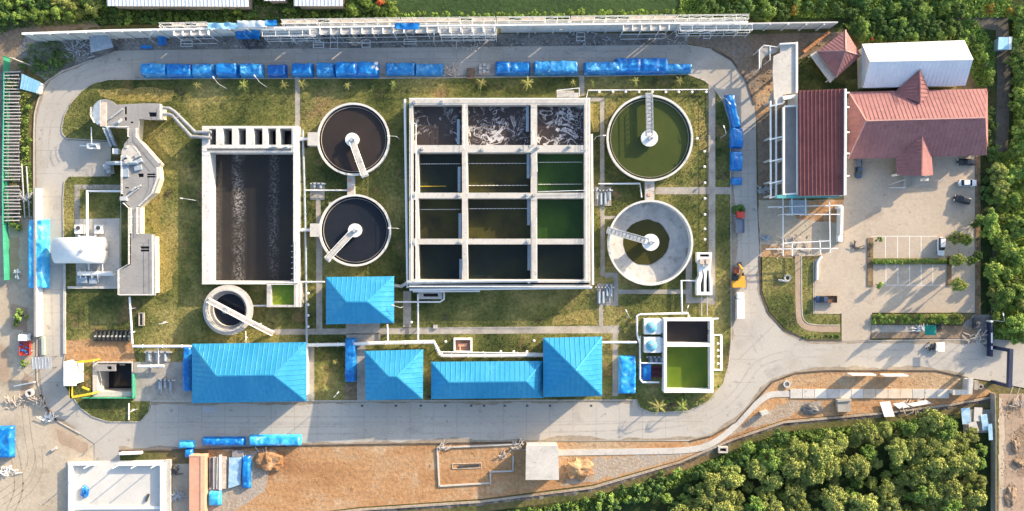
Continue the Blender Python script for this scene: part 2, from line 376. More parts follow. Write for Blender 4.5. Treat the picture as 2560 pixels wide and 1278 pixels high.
ribbon(m, [(298,1127),(480,1125),(760,1114),(1310,1106)], 0.35, -.2, .12)
ribbon(m, ROAD[22:31], 0.3, -.2, .12); ribbon(m, [(2105,851),(2020,850),(1960,825),(1920,780),(1903,730),(1899,640)], .3, -.2, .12)
ribbon(m, [(1886,262),(1865,200),(1830,150),(1780,122)], .35, -.2, .14); ribbon(m, ROAD[10:13], .45, -.2, .16)
structure('drain_kerb', m, kerb_dark, 'dark drain edge along the road')
# joints sawn across the road slabs
m = MB()
for x in range(330, 1700, 58):
    m.prism(w2([(x, 124), (x + .5, 124), (x + .5, 196), (x, 196)]), -.02, 0.004)
    m.prism(w2([(x, 1004), (x + .5, 1004), (x + .5, 1103), (x, 1103)]), -.02, 0.004)
for y in range(260, 1000, 58):
    m.prism(w2([(86, y), (154, y), (154, y + .5), (86, y + .5)]), -.02, 0.004)
    m.prism(w2([(1829, y), (1889, y), (1889, y + .5), (1829, y + .5)]), -.02, 0.004)
m.prism(w2([(300, 160), (1700, 150), (1700, 150.5), (300, 160.5)]), -.02, .004)
m.prism(w2([(380, 1056), (1760, 1054), (1760, 1054.5), (380, 1056.5)]), -.02, .004)
m.prism(w2([(1845, 900), (1935, 812), (1935.6, 812.5), (1845.6, 900.5)]), -.02, .004)
structure('road_joints', m, mat('joint_seal', (0.20, 0.19, 0.175), rough=.95))

Z = 0.14
NOGRASS = [A_FOOT, rect(226, 898, 338, 998), rect(186, 544, 304, 720), rect(334, 903, 482, 1004), rect(1018, 240, 1484, 724), rect(1596, 790, 1806, 984), rect(1740, 628, 1784, 742), rect(664, 706, 754, 770),
           [(1626 + 108 * math.cos(a * .2), 607 + 108 * math.sin(a * .2)) for a in range(32)], [(1625 + 109 * math.cos(a * .2), 345 + 109 * math.sin(a * .2)) for a in range(32)], rect(166, 852, 336, 900)]
def path(pts_list, label):
    m = MB(); NOGRASS.extend(pts_list)
    for k, p in enumerate(pts_list): m.prism(w2(p), 0.05, Z + 0.004 * k)
    structure('path', m, concrete_dirty, label)
path([rect(738,193,750,316)], 'narrow concrete path from the road to the aeration basin')
path([[(680,823),(1548,814),(1548,833),(690,837)], rect(791,600,806,826), rect(865,806,950,826), rect(1531,833,1545,990), rect(1497,732,1508,816)],
     'concrete footpath along the pump houses')
path([rect(866,834,951,862), rect(893,858,914,1002)], 'concrete apron beside the blue roofed house')
path([rect(1771,212,1788,762), rect(1466,244,1511,254), rect(1500,252,1511,548), rect(1638,468,1828,486), rect(1512,540,1545,548),
      rect(1501,538,1512,690), rect(1510,682,1545,694), rect(1534,692,1545,765), rect(1498,752,1536,764), rect(1545,724,1716,735), rect(1714,620,1730,758), rect(1728,744,1772,758)],
     'concrete footpath around the clarifiers')
path([rect(1448,189,1461,240)], 'short concrete path up to the bioreactor stair')
path([rect(1008,728,1028,818)], 'concrete path beside the pump house')
path([rect(822,505,830,560), rect(776,460,812,500), rect(790,500,802,602)], 'concrete footpath between basin and clarifiers')
path([rect(767,858,786,1001)], 'concrete strip beside the large blue roof')
m = MB(); m.prism(w2([(188,548),(300,546),(300,718),(192,718)]), .05, .16); structure('equipment_slab', m, concrete_pale, 'pale concrete slab under the gas tank')
m = MB(); m.prism(w2([(187,462),(309,462),(309,474),(200,474),(200,546),(187,546)]), .05, .15); structure('path', m, concrete_dirty, 'narrow path around the lawn by the gas tank')
m = MB(); m.prism(w2([(334,905),(480,905),(480,1003),(334,1003)]), .03, .13); structure('pump_yard', m, concrete_dirty, 'grey concrete yard beside the pump pit')
m = MB(); m.prism(w2(rough_edge([(166,850),(330,848),(340,905),(164,905)], 12, 2)), .02, .128); structure('bare_soil', m, red_soil, 'bare orange soil north of the pump pit')
m = MB(); m.prism(w2(rough_edge([(245,225),(380,218),(436,226),(430,252),(410,256),(300,254),(250,240)], 12, 4)), .02, .128); m.prism(w2(rough_edge([(1512,262),(1535,250),(1545,262),(1520,300),(1514,340)], 8, 3)), .02, .128); m.prism(w2(rough_edge([(1385,790),(1480,770),(1495,812),(1380,812)], 12, 4)), .02, .128)
m.prism(w2(rough_edge([(1462,262),(1497,262),(1497,330),(1484,330)], 8, 3)), .02, .128)
m.prism(w2(rough_edge([(392,420),(412,430),(404,560),(440,560),(432,720),(395,740),(392,600),(380,560),(378,500)], 14, 5)), .02, .128)
m.prism(w2(rough_edge([(1738,240),(1762,290),(1768,380),(1742,372),(1736,300)], 10, 4)), .02, .128)
m.prism(w2(rough_edge([(1600,464),(1700,462),(1690,466),(1640,470)], 10, 2)), .02, .128)
structure('bare_soil', m, mat('dry_turf', [(0.24, 0.205, 0.065), (0.31, 0.25, 0.095)], .15, .25, 1.4, .95, .1, bump=.1), 'patches of dry ochre turf')
m = MB(); m.prism(w2(rect(862,958,892,1001)), .05, .135); structure('bare_soil', m, brown_soil, 'brown soil beyond the blue tarpaulin')

# east side
m = MB(); m.prism(w2(rough_edge([(1640,92),(1900,84),(2110,80),(2040,135),(2000,225),(1992,300),(1892,300),(1884,255),(1865,198),(1830,148),(1780,120),(1720,110),(1640,112)], 14, 3)), -.3, -0.1)
m.prism(w2([(1893,300),(2000,300),(2000,505),(1897,505)]), -.3, -.096)
structure('building_site', m, brown_soil, 'brown trampled earth of the building site')
m = MB(); m.prism(w2(rough_edge([(1886,225),(1960,190),(1970,265),(1892,290)], 10, 3)), -.3, -.088); m.prism(w2(rough_edge([(1905,610),(1975,618),(1985,650),(1908,655)], 10, 3)), -.3, -.088)
m.prism(w2(rough_edge([(1975,505),(2108,500),(2105,560),(1990,545)], 10, 3)), -.3, -.088)
structure('bare_soil', m, red_soil, 'bare orange soil of the building site')
m = MB(); m.prism(w2(rough_edge([(1896,500),(2112,500),(2112,640),(1900,642)], 12, 2)), -.3, -.094); structure('site_yard', m, sand_yard, 'sandy yard of the building site')
m = MB(); m.prism(w2(rough_edge([(1996,150),(2035,130),(2085,205),(2150,195),(2160,235),(1996,235)], 14, 2)), -.3, -.08); structure('lawn', m, lawn_grass, 'grass between the kiosk and the dark red roof')
EL = [(1905,642),(2003,646),(2035,650),(2035,783),(2100,783),(2102,849),(2020,849),(1962,823),(1923,778),(1906,730)]
m = MB(); m.prism(w2(EL), -.3, .1); structure('lawn', m, lawn_grass, 'curved lawn at the road corner')
m = MB(); m.prism(w2([(2110,490),(2113,380),(2442,380),(2440,782),(2180,782),(2175,851),(2104,851),(2104,783),(2036,783),(2036,650),(2110,605)]), -.3, .02); structure('parking_lot', m, paver_yard, 'tan paved car park')
m = MB(); ribbon(m, smooth_line([(1995,640),(1996,790),(2003,812),(2030,823),(2100,823)], 3), 1.5, .02, .13)
structure('path', m, mat('brick_path', [(0.30, 0.22, 0.16), (0.38, 0.29, 0.21)], .3, .15, 2, .9), 'curved paved path through the corner lawn')
m = MB(); ribbon(m, smooth_line([(2004,640),(2004,785),(2012,806),(2034,813),(2100,813)], 3), .2, .02, .2); ribbon(m, [(2034,652),(2034,784),(2102,784)], .2, .02, .18); structure('lawn_kerb', m, kerb_stone)
m = MB(); m.prism(w2([(2178,812),(2300,812),(2440,816),(2440,846),(2178,846)]), -.3, .05); structure('bare_soil', m, brown_soil, 'brown soil by the entrance')
m = MB(); m.prism(w2([(2178,813),(2335,813),(2335,830),(2178,831)]), 0, .07); structure('path', m, concrete_dirty, 'pavement between hedge and entrance road')
m = MB()
for x in (2213, 2243, 2273, 2302): m.prism(w2(rect(x, 592, x + 1.6, 646)), 0, .026)
m.prism(w2(rect(2178, 590, 2342, 591.6)), 0, .026)
for x in (2214, 2244, 2273, 2302, 2331): m.prism(w2(rect(x, 662, x + 1.6, 712)), 0, .026)
m.prism(w2(rect(2214, 712.4, 2356, 714)), 0, .026)
structure('parking_lines', m, line_paint, 'white parking bay lines')
m = MB()
for r in (rect(2168,595,2182,716), rect(2367,640,2378,716), rect(2438,388,2450,785)): m.prism(w2(r), -.1, .2)
structure('planting_strip', m, mat('mulch', [(0.10, 0.07, 0.045), (0.26, 0.18, 0.10)], .5, .35, 1.5, .95), 'brown planting strips in the car park')
m = MB(); m.prism(w2(rect(2182,646,2392,661)), -.1, .2); m.prism(w2([(2180,785),(2404,785),(2404,811),(2180,811)]), -.1, .2); structure('planting_strip', m, lawn_grass, 'grassy planting strips beside the bays')
m = MB(); m.prism(w2(rough_edge([(2436,785),(2480,790),(2485,850),(2470,870),(2440,850),(2405,815)], 8, 3)), -.3, .03); structure('bare_soil', m, gravel_dark, 'trampled grey soil by the gate')

# south strip
S = [(600,1116),(760,1116),(1310,1108),(1395,1106),(1725,1105),(1782,1092),(1842,1057),(1882,1012),(1932,957),(1990,935),(2060,929),(2340,929),(2420,947),(2490,985),
     (2380,1008),(2200,1030),(1960,1050),(1830,1095),(1700,1150),(1480,1212),(1200,1248),(900,1268),(640,1300),(520,1300),(520,1120)]
m = MB(); m.prism(w2(S), -.4, -.05); structure('building_plot', m, red_soil, 'orange soil of the building plot')
m = MB(); m.prism(w2(rough_edge([(1480,1150),(1700,1130),(1800,1095),(1890,1040),(1980,1000),(2060,1006),(1960,1046),(1830,1090),(1700,1145),(1480,1205),(1400,1215)], 12, 5)), -.3, -.04); structure('stony_ground', m, stony_soil, 'stony grey brown ground above the stone bank')
m = MB(); m.prism(w2(rough_edge([(600,1125),(690,1130),(660,1230),(580,1278),(520,1290),(510,1180)], 12, 5)), -.3, -.036); structure('stony_ground', m, stony_soil, 'trampled ground beside the material stacks')
m = MB(); ribbon(m, smooth_line([(1396,1132),(1600,1129),(1720,1127),(1775,1115),(1830,1075),(1880,1020),(1915,990),(1940,985),(1975,985)], 2), 1.5, -.2, .06); structure('path', m, concrete_pale, 'pale concrete footpath curving along the road')
bank = [(2490,992),(2380,1012),(2200,1034),(1960,1056),(1830,1100),(1700,1156),(1480,1220),(1200,1255),(900,1275),(640,1305)]
m = MB()
P0 = w2(bank); P1 = [p + Vector((0.6, -2.0)) for p in P0]; P2 = [p + Vector((1.0, -3.6)) for p in P0]
for i in range(len(bank) - 1):
    n = max(2, int((P0[i + 1] - P0[i]).length / 1.2))
    for k in range(n):
        a, b = k / n, (k + 1) / n
        g = lambda A, B, t: A[i].lerp(A[i + 1], t)
        q = [P0[i].lerp(P0[i+1], a), P0[i].lerp(P0[i+1], b), P1[i].lerp(P1[i+1], b), P1[i].lerp(P1[i+1], a), P2[i].lerp(P2[i+1], b), P2[i].lerp(P2[i+1], a)]
        z = lambda p, b0: b0 + .35 * noise.noise(Vector((p.x * .6, p.y * .6, 3)))
        v = [(q[0].x, q[0].y, .15), (q[1].x, q[1].y, .15), (q[2].x, q[2].y, z(q[2], -.5)), (q[3].x, q[3].y, z(q[3], -.5)), (q[4].x, q[4].y, -1.0), (q[5].x, q[5].y, -1.0)]
        m.add(v, [[0, 1, 2, 3], [3, 2, 4, 5]])
structure('stone_bank', m, stone_bank, 'rough stone bank above the grove')
m = MB(); ribbon(m, bank, .5, -.3, .22); structure('bank_kerb', m, stony_soil)
G = [(p[0], p[1] + 26) for p in bank] + [(640, 1420), (2480, 1420)]
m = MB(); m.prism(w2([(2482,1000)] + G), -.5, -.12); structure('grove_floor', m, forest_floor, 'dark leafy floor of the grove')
m = MB(); m.prism(w2([(2498,985),(2760,985),(2760,1500),(2496,1500)]), -.4, -.11); structure('track', m, mat('pink_soil', [(0.30, 0.22, 0.16), (0.38, 0.28, 0.21)], .1, .2, 1.2, .95, patch=((.20,.14,.10), .12, .58, .1)), 'reddish dirt track beyond the grove')
# land beyond the walls
m = MB(); m.prism(w2([(960,-300),(1880,-300),(1880,48),(960,52)]), -.4, -.13); structure('meadow', m, meadow_grass_shaded, 'green meadow beyond the wall, its shade painted in dark colour')
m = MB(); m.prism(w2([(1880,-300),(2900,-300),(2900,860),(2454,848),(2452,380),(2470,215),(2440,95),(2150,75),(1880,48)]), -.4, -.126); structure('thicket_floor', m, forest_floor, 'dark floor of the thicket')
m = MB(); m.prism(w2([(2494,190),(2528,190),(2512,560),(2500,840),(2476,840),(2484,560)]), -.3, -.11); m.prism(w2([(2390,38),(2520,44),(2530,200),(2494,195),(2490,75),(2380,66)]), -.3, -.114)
structure('track', m, mat('shaded_track', [(0.07, 0.07, 0.06), (0.13, 0.115, 0.095)], .2, .25, 1.2, .95), 'earth track behind the house, its shade painted in dark colour')  # track colour is darkened to stand for shade
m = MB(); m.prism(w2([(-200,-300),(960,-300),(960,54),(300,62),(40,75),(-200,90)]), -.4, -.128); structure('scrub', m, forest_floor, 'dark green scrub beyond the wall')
m = MB(); m.prism(w2(rough_edge([(-60,70),(60,50),(230,48),(250,70),(50,84),(60,180),(20,200),(-60,180)], 12, 5)), -.3, -.11); m.prism(w2(rough_edge([(600,15),(740,15),(735,45),(620,50)], 10, 3)), -.3, -.11); structure('bare_soil', m, brown_soil, 'reddish brown earth beyond the wall')
m = MB(); m.prism(w2(rough_edge([(60,92),(300,92),(300,126),(230,150),(155,178),(120,205),(70,170),(40,130)], 12, 3)), -.3, -.1); m.prism(w2([(296,90),(1725,82),(1720,112),(1000,119),(400,125),(290,127)]), -.3, -.096)
structure('gravel_strip', m, gravel_dark, 'dark gravel and rubble strip below the wall')
m = MB(); m.prism(w2([(-200,540),(80,540),(92,840),(92,950),(101,987),(117,1022),(141,1052),(200,1085),(236,1110),(236,1160),(520,1160),(520,1330),(-200,1330)]), -.4, -.09); structure('yard', m, sand_yard, 'sandy yard west of the ring road')
m = MB(); m.prism(w2([(-60,180),(12,180),(12,545),(-60,545)]), -.3, -.1); structure('yard', m, gravel_dark, 'dark ground under the slat racks')

# ------------------------------------------------------------------ camera and light
cam = bpy.data.cameras.new('camera'); cam.sensor_width = 36; cam.lens = 36 * CAM_H / 256.0; cam.clip_end = 3000
co = bpy.data.objects.new('camera', cam); COL.objects.link(co); co.location = (0, 0, CAM_H); co.rotation_euler = (0, 0, 0); SC.camera = co
sd = bpy.data.lights.new('sun', 'SUN'); sd.energy = 3.9; sd.angle = math.radians(0.55); sd.color = (1.0, 0.80, 0.55)
so = bpy.data.objects.new('sun', sd); COL.objects.link(so); so.location = (150, 120, 120); so.rotation_euler = (-SUN).to_track_quat('-Z', 'Y').to_euler()
wd = bpy.data.worlds.new('World'); SC.world = wd; wd.use_nodes = True; nt = wd.node_tree
sky = nt.nodes.new('ShaderNodeTexSky'); sky.sky_type = 'NISHITA'; sky.sun_disc = False
sky.sun_elevation = math.asin(SUN.z); sky.sun_rotation = math.atan2(SUN.x, SUN.y); sky.air_density = 1.0; sky.dust_density = 2.0
nt.links.new(sky.outputs[0], nt.nodes['Background'].inputs[0]); nt.nodes['Background'].inputs[1].default_value = 0.15
vs = SC.view_settings; vs.view_transform = 'Standard'; vs.look = 'None'; vs.gamma = 1; vs.exposure = 1.42
SC.cycles.max_bounces = 6; SC.cycles.diffuse_bounces = 3; SC.cycles.use_denoising = True
# ------------------------------------------------------------------ tanks
w_dark = water_mat('w_dark', [(0.030, 0.024, 0.022), (0.042, 0.033, 0.029)])
w_navy = water_mat('w_navy', [(0.012, 0.016, 0.024), (0.022, 0.024, 0.03)])
w_green = water_mat('w_green', [(0.045, 0.058, 0.014), (0.062, 0.080, 0.019)], 0.05)
w_pool = water_mat('w_pool', [(0.045, 0.043, 0.010), (0.062, 0.060, 0.015)])
w_aer = water_mat('w_aer', [(0.026, 0.025, 0.025), (0.044, 0.037, 0.030)], 0.045, stripes=[(W(596, 0, -1.2).x, 1.9, .9), (W(684, 0, -1.2).x, 1.7, .36), (W(542, 0, -1.2).x, 1.5, .18)])
w_foam1 = water_mat('w_foam1', [(0.040, 0.033, 0.034), (0.060, 0.050, 0.048)], foam=0.6)
w_foam2 = water_mat('w_foam2', [(0.040, 0.033, 0.034), (0.060, 0.050, 0.048)], foam=1.25)
w_olive = water_mat('w_olive', [(0.020, 0.022, 0.013), (0.060, 0.056, 0.014)], 0.13)
w_teal = water_mat('w_teal', [(0.011, 0.018, 0.019), (0.024, 0.030, 0.016)], 0.1)
w_algae = water_mat('w_algae', [(0.018, 0.048, 0.012), (0.042, 0.095, 0.013)], 0.09)
w_bright = water_mat('w_bright', [(0.070, 0.125, 0.013), (0.13, 0.172, 0.016)], 0.08)
w_lime = water_mat('w_lime', [(0.10, 0.20, 0.02), (0.22, 0.27, 0.03)], 0.3)

def rail_mb(mb, pts, h=1.05, r=.05, gap=2.0):
    pts = [Vector(p) for p in pts]
    for z in (h, h * .5): mb.tube([p + Vector((0, 0, z)) for p in pts], r, 4)
    for a, b in zip(pts, pts[1:]):
        n = max(1, int((b - a).length / gap))
        for k in range(n + 1):
            p = a.lerp(b, k / n); mb.tube([p, p + Vector((0, 0, h))], r, 4)
def rail(parent, pts, z=None, name='handrail', m=None, **k):
    mb = MB(); rail_mb(mb, [W(p[0], p[1], z) if z is not None else p for p in pts], **k)
    return mb.build(name, m or white_metal, parent)
def quad_water(parent, x0, y0, x1, y1, zt, zw, m, name='water'):
    a = w2(rect(x0, y0, x1, y1), zt); mb = MB()
    a = [(p.x + sx * .06, p.y + sy * .06) for p, sx, sy in zip(a, (-1, 1, 1, -1), (1, 1, -1, -1))]   # run into the wall
    mb.add([(p[0], p[1], zw) for p in a], [[3, 2, 1, 0]]); o = mb.build(name, m, parent); return o

# --- aeration basin with inlet chambers
t = thing('aeration_basin', 'large rectangular white walled basin of dark water with two rising bubble lines', 'basin', W(625, 515, 0))
holes = [(524, 381, 733, 703)]
chx = [557, 580, 595, 615, 634, 656, 669, 690, 699, 729]
holes += [(chx[i], 321, chx[i + 1], 362) for i in range(0, 10, 2)]
holes += [(522, 322, 540, 362), (516, 371, 728, 377)]
m = MB(); m.prism(A_W, -5.5, 3.0, holes=[w2(rect(*h), 3.0) for h in holes]); m.build('wall', concrete_white, t)
quad_water(t, 524, 381, 733, 703, 3.0, -1.2, w_aer)
for i in range(0, 10, 2): quad_water(t, chx[i], 321, chx[i + 1], 362, 3.0, -1.6, w_navy)
quad_water(t, 522, 322, 540, 362, 3.0, -1.0, w_navy); 
mm = MB(); a = w2(rect(516, 371, 728, 377), 3); mm.prism([(p.x, p.y) for p in a], 2.0, 2.55); mm.build('weir_channel', concrete_dirty, t)
rail(t, [(738, 318), (739, 706)], 3.0); rail(t, [(744, 318), (744, 706)], 3.0); rail(t, [(510, 368), (735, 368)], 3.0)
rail(t, [(620, 707), (740, 707)], 3.0)
m = MB()
for y in range(615, 700, 14): m.tube([W(728, y, 3.2), W(750, y, 3.2)], .07, 5)
m.tube([W(740, 600, 3.2), W(740, 700, 3.2)], .12, 6); m.build('valve_header', grey_metal, t)
m = MB()
for x in (683, 690, 716): m.obox(W(x, 366, 3.0), (.5, .5, 1.0))
build_each(m, 'sluice_gate', grey_metal, t)
# small lime green cell on the basin's south side
t = thing('algae_cell', 'small square concrete cell of lime green water below the large basin', 'basin', W(712, 738, 0))
m = MB(); m.prism(w2([(667,709),(751,709),(751,768),(667,768)], 3.0), -.3, 3.0, holes=[w2(rect(677, 712, 735, 763), 3.0)])
m.build('wall', concrete_pale, t); quad_water(t, 677, 712, 735, 763, 3.0, 1.6, w_lime)
rail(t, [(745, 712), (745, 766)], 3.0); rail(t, [(670, 711), (735, 711)], 3.0)

# --- round clarifiers
def clarifier(px, py, r, zt, zw, wm, label, bridge, hub_r, truss=False, floor=None, box=None):
    c = W(px, py, zt); c0 = Vector((c.x, c.y, 0)); k = (CAM_H - zt) / CAM_H / 10; R = r * k
    t = thing('clarifier', label, 'clarifier', c0, 'round clarifier tanks')
    m = MB(); m.lathe(c0, [(R - .1, -.3), (R, zt - .9), (R + .12, zt - .85), (R + .12, zt), (R - .38, zt), (R - .38, -.4 if floor else 0.3)], 96); m.build('wall', concrete_white, t)
    if floor:
        m = MB(); m.lathe(c0, [(R - .3, -.1), (R * .56, -1.0), (1.0, -1.9)], 96); m.build('floor', mat('clarifier_floor', [(0.34, 0.345, 0.35), (0.46, 0.46, 0.45)], .35, .12, 1.2, .85, patch=((.26,.26,.25), .5, .55, .15)), t)
        m = MB(); m.disc((c0.x - .5, c0.y + .2, floor), R * .55, 72, .07); m.build('water', wm, t)
    else:
        m = MB(); m.disc((c0.x, c0.y, zw), R - .3, 96); m.build('water', wm, t)
        # effluent launder
        m = MB(); m.lathe((c0.x, c0.y, 0), [(R - .95, zw - .3), (R - .95, zw + .35), (R - .87, zw + .35), (R - .87, zw + .02)], 96); m.build('launder', concrete_dirty, t)
    hub = W(*bridge[0], zt + .55); end = W(*bridge[1], zt + .55)
    hubc = Vector((hub.x, hub.y, 0)); hr = hub_r * k
    m = MB(); m.lathe(hubc, [(hr * (.55 if floor else .8), (floor or zw) - .6), (hr * .8, zt - .3), (hr, zt - .2), (hr, zt + .5), (.01, zt + .56)], 32); m.build('centre_well', white_paint, t)
    m = MB(); m.obox(Vector((hub.x, hub.y, zt + .56)), (.8, .8, .7), .5); m.lathe((hub.x + .7, hub.y, zt + .56), [(.25, 0), (.25, .8), (.01, .85)], 12); m.build('drive_unit', grey_metal, t)
    d = Vector((end.x - hub.x, end.y - hub.y, 0)); L = d.length; d.normalize(); s = Vector((-d.y, d.x, 0))
    a = Vector((hub.x, hub.y, zt + .62)) + d * .6; b = a + d * (L - .3)
    m = MB()
    if truss:
        for q in (-.75, .75):
            for zz in (0, 1.15): m.beam(a + s * q + Vector((0, 0, zz)), b + s * q + Vector((0, 0, zz)), .11, .12)
            n = int(L / 1.2)
            for i in range(n):
                p0 = a.lerp(b, i / n) + s * q; p1 = a.lerp(b, (i + 1) / n) + s * q
                m.beam(p0, p1 + Vector((0, 0, 1.15)), .06, .06); m.beam(p1, p1 + Vector((0, 0, 1.15)), .06, .06)
        n = int(L / .9)
        for i in range(n + 1): m.beam(a.lerp(b, i / n) - s * .75, a.lerp(b, i / n) + s * .75, .08, .08)
        m.beam(a - Vector((0, 0, .1)), b - Vector((0, 0, .1)), 1.2, .08); m.build('bridge', grey_metal, t)
    else:
        m.beam(a, b, 1.25, .25); m.build('bridge', concrete_pale, t)
        rail(t, [a + s * .72, b + s * .72], None); rail(t, [a - s * .72, b - s * .72], None)
    m = MB(); m.obox(b - Vector((0, 0, .55)), (.7, 1.7, .5), math.atan2(d.y, d.x)); m.build('end_carriage', grey_metal, t)
    if box:
        p = w2(box, zt); m = MB(); m.prism(p, 0, zt + .02); m.build('inlet_box', concrete_pale, t)
    return t
clarifier(883, 348, 90, 2.6, 1.9, w_dark, 'upper small round clarifier of brown water with bridge pointing down', [(880, 349), (911, 436)], 17, box=rect(769, 331, 795, 364))
clarifier(887, 576, 89, 2.6, 1.7, w_navy, 'lower small round clarifier of near black water with bridge pointing down left', [(887, 576), (821, 646)], 17, box=rect(775, 559, 800, 592))
clarifier(1625, 345, 107, 2.6, 1.7, w_green, 'large round clarifier full of green water with truss bridge pointing up', [(1624, 345), (1622, 239)], 21, True)
clarifier(1626, 607, 106, 2.8, 1.0, w_pool, 'large round clarifier drained to a murky pool on its grey cone floor', [(1627, 606), (1524, 577)], 21, True, floor=-.92)
# connecting chambers between clarifiers
def chamber(r, z, label, hatch=True):
    t = thing('connecting_chamber', label, 'chamber', W((r[0] + r[2]) / 2, (r[1] + r[3]) / 2, 0))
    m = MB(); m.prism(w2(rect(*r), z), -.2, z); m.build('slab', concrete_pale, t)
    m = MB()
    for q in (.25, .7): m.obox(W((r[0] + r[2]) / 2 - 2, r[1] + (r[3] - r[1]) * q, z), (.7, .7, .15))
    build_each(m, 'hatch_cover', rust_plate, t)
chamber((1613, 452, 1636, 502), 1.6, 'pale concrete chamber joining the two large round clarifiers')
chamber((868, 440, 886, 488), 1.4, 'pale concrete chamber joining the two small round clarifiers')

# --- thickener with footbridge
c = W(567, 776, 4.0); k = .1 * (CAM_H - 4) / CAM_H; c0 = Vector((c.x, c.y, 0)); R = 54 * k
t = thing('sludge_thickener', 'small deep round tank of dark sludge crossed by a pale footbridge', 'thickener', c0)
m = MB(); m.lathe(c0, [(R - .05, -.3), (R, 4.0), (R - .45, 4.0), (R - .45, 1.2)], 64); m.lathe(c0, [(R + .9, 3.0), (R + .9, 3.15), (R, 3.15)], 64); m.build('wall', concrete_pale, t)
m = MB(); m.disc((c0.x, c0.y, 1.5), R - .4, 64); m.build('water', w_navy, t)
m = MB(); m.lathe(c0, [(R - 1.3, 1.3), (R - 1.3, 2.3), (R - 1.2, 2.3), (R - 1.2, 1.9), (R - .4, 1.9)], 64); m.build('launder', concrete_pale, t)
a = W(522, 750, 4.4); b = W(640, 812, 4.4); e = W(684, 834, .4)
m = MB(); m.beam(a, b, 1.15, .25); m.beam(b, e, 1.1, .25); m.build('footbridge', concrete_pale, t)
d = (b - a).normalized(); s = Vector((-d.y, d.x, 0)) * .54
rail(t, [a + s, b + s, e + s]); rail(t, [a - s, b - s, e - s])
m = MB(); m.lathe((c0.x, c0.y, 4.4), [(.7, 0), (.7, .9), (.01, 1.0)], 16); m.build('drive_unit', grey_metal, t)

# --- bioreactor block: four rows by three columns of cells
ZT = 4.4
t = thing('bioreactor_tank', 'huge grid of twelve water cells behind pale concrete walls', 'tank', W(1246, 484, 0))
cx = [(1046, 1155), (1169, 1327), (1343, 1461)]; rows = [(262, 363), (381, 482), (496, 597), (611, 699)]
holes = [(a, y0, b, y1) for (y0, y1) in rows for (a, b) in cx]
holes[0] = (1032, 262, 1155, 363)
holes += [(1034, 384, 1039, 480), (1034, 500, 1039, 596), (1034, 614, 1039, 698), (1050, 707, 1474, 712)]
m = MB(); m.prism(w2(rect(1023, 246, 1476, 719), ZT), -.3, ZT, holes=[w2(rect(*h), ZT) for h in holes]); m.build('wall', concrete_pale, t)
wm = [[w_foam1, w_foam2, w_foam2], [w_teal, w_olive, w_algae], [w_olive, w_olive, w_algae], [w_teal, w_teal, w_teal]]
lab = [['brown water flecked with foam', 'brown water under heavy branching foam', 'brown water with branching foam on the right'], [None] * 3, [None] * 3, [None] * 3]
for i, (y0, y1) in enumerate(rows):
    for j, (a, b) in enumerate(cx):
        if i == 0 and j == 0: a = 1032
        o = quad_water(t, a, y0, b, y1, ZT, 2.0 if i == 0 else (.9 if i < 3 else .6), wm[i][j], 'cell_water')
        if lab[i][j]: o['label'] = lab[i][j]
        elif wm[i][j] is w_algae: o['label'] = 'bright algae green water'
for h in holes[12:]: quad_water(t, *h, ZT, 2.0, w_navy, 'channel_water')
def baffle(x, y0, y1, w=7, z=2.3):
    mb = MB(); mb.prism(w2(rect(x, y0, x + w, y1), z), .2, z + .9); mb.build('baffle', steel_blue, t)
for x, y0, y1 in ((1143, 300, 362), (1315, 263, 330), (1145, 418, 480), (1317, 383, 446), (1147, 534, 596), (1318, 497, 563), (1149, 648, 698), (1319, 612, 676)): baffle(x, y0, y1)
def floatline(x0, x1, y, z, label=None):
    mb = MB(); n = 60; mb.tube([W(x0 + (x1 - x0) * i / n, y - .5 * i / n, z) for i in range(n + 1)], [(.085 if (i + int(y)) % 4 < 3 else .02) for i in range(n + 1)], 5)
    mb.build('float_line', white_paint if label is None else yellow_paint, t)
for x0, x1, y, q in ((1048, 1150, 410, 1.2), (1172, 1320, 409, 1.2), (1346, 1455, 406, 1.2), (1172, 1320, 464, 1.2), (1346, 1455, 461, 1.2), (1172, 1318, 522, 1.2), (1048, 1150, 524, 1.2)): floatline(x0, x1, y, q)
floatline(1048, 1115, 466, 1.2, 'y')
for pts in ([(1030, 312), (1030, 700)], [(1041, 312), (1041, 700)], [(1030, 310), (1041, 310)], [(1024, 248), (1475, 248)], [(1161, 262), (1161, 372)], [(1166, 384), (1168, 470)], [(1334, 330), (1336, 362)], [(1341, 384), (1343, 430)],
            [(1331, 330), (1335, 362)], [(1168, 600), (1170, 664)], [(1341, 545), (1342, 700)], [(1345, 480), (1465, 477)], [(1464, 250), (1466, 700)], [(1472, 250), (1474, 700)], [(1046, 702), (1474, 702)],
            [(1024, 716), (1474, 717)]): rail(t, pts, ZT)
m = MB(); m.tube([W(1012, 248, 3.4), W(1019, 720, 3.4)], .3, 8); m.build('pipe', white_metal, t)
m = MB(); m.tube([W(1479, 336, 3.2), W(1482, 712, 3.2)], .28, 8); m.build('pipe', white_metal, t)
m = MB(); m.tube([W(985, 714, 1.6), W(1004, 716, 2.2), W(1018, 706, ZT + .4), W(1345, 702, ZT + .4)], .38, 8); m.build('pipe', grey_metal, t)
m = MB(); m.tube([W(1024, 724, 3.6), W(1480, 719, 3.6)], .32, 8); m.tube([W(1032, 729, 3.0), W(1200, 728, 3.0)], .2, 6); m.build('pipe', white_metal, t)
m = MB()
for x, y in ((1056, 372), (1206, 374), (1304, 372), (1345, 369), (1425, 366), (1036, 488), (1036, 606), (1148, 488), (1318, 487), (1150, 605), (1322, 705), (1460, 700), (1320, 604), (1335, 488), (1036, 256), (1105, 256)):
    m.obox(W(x, y, ZT), (.6, .6, .7), .2)
build_each(m, 'valve_actuator', grey_metal, t)
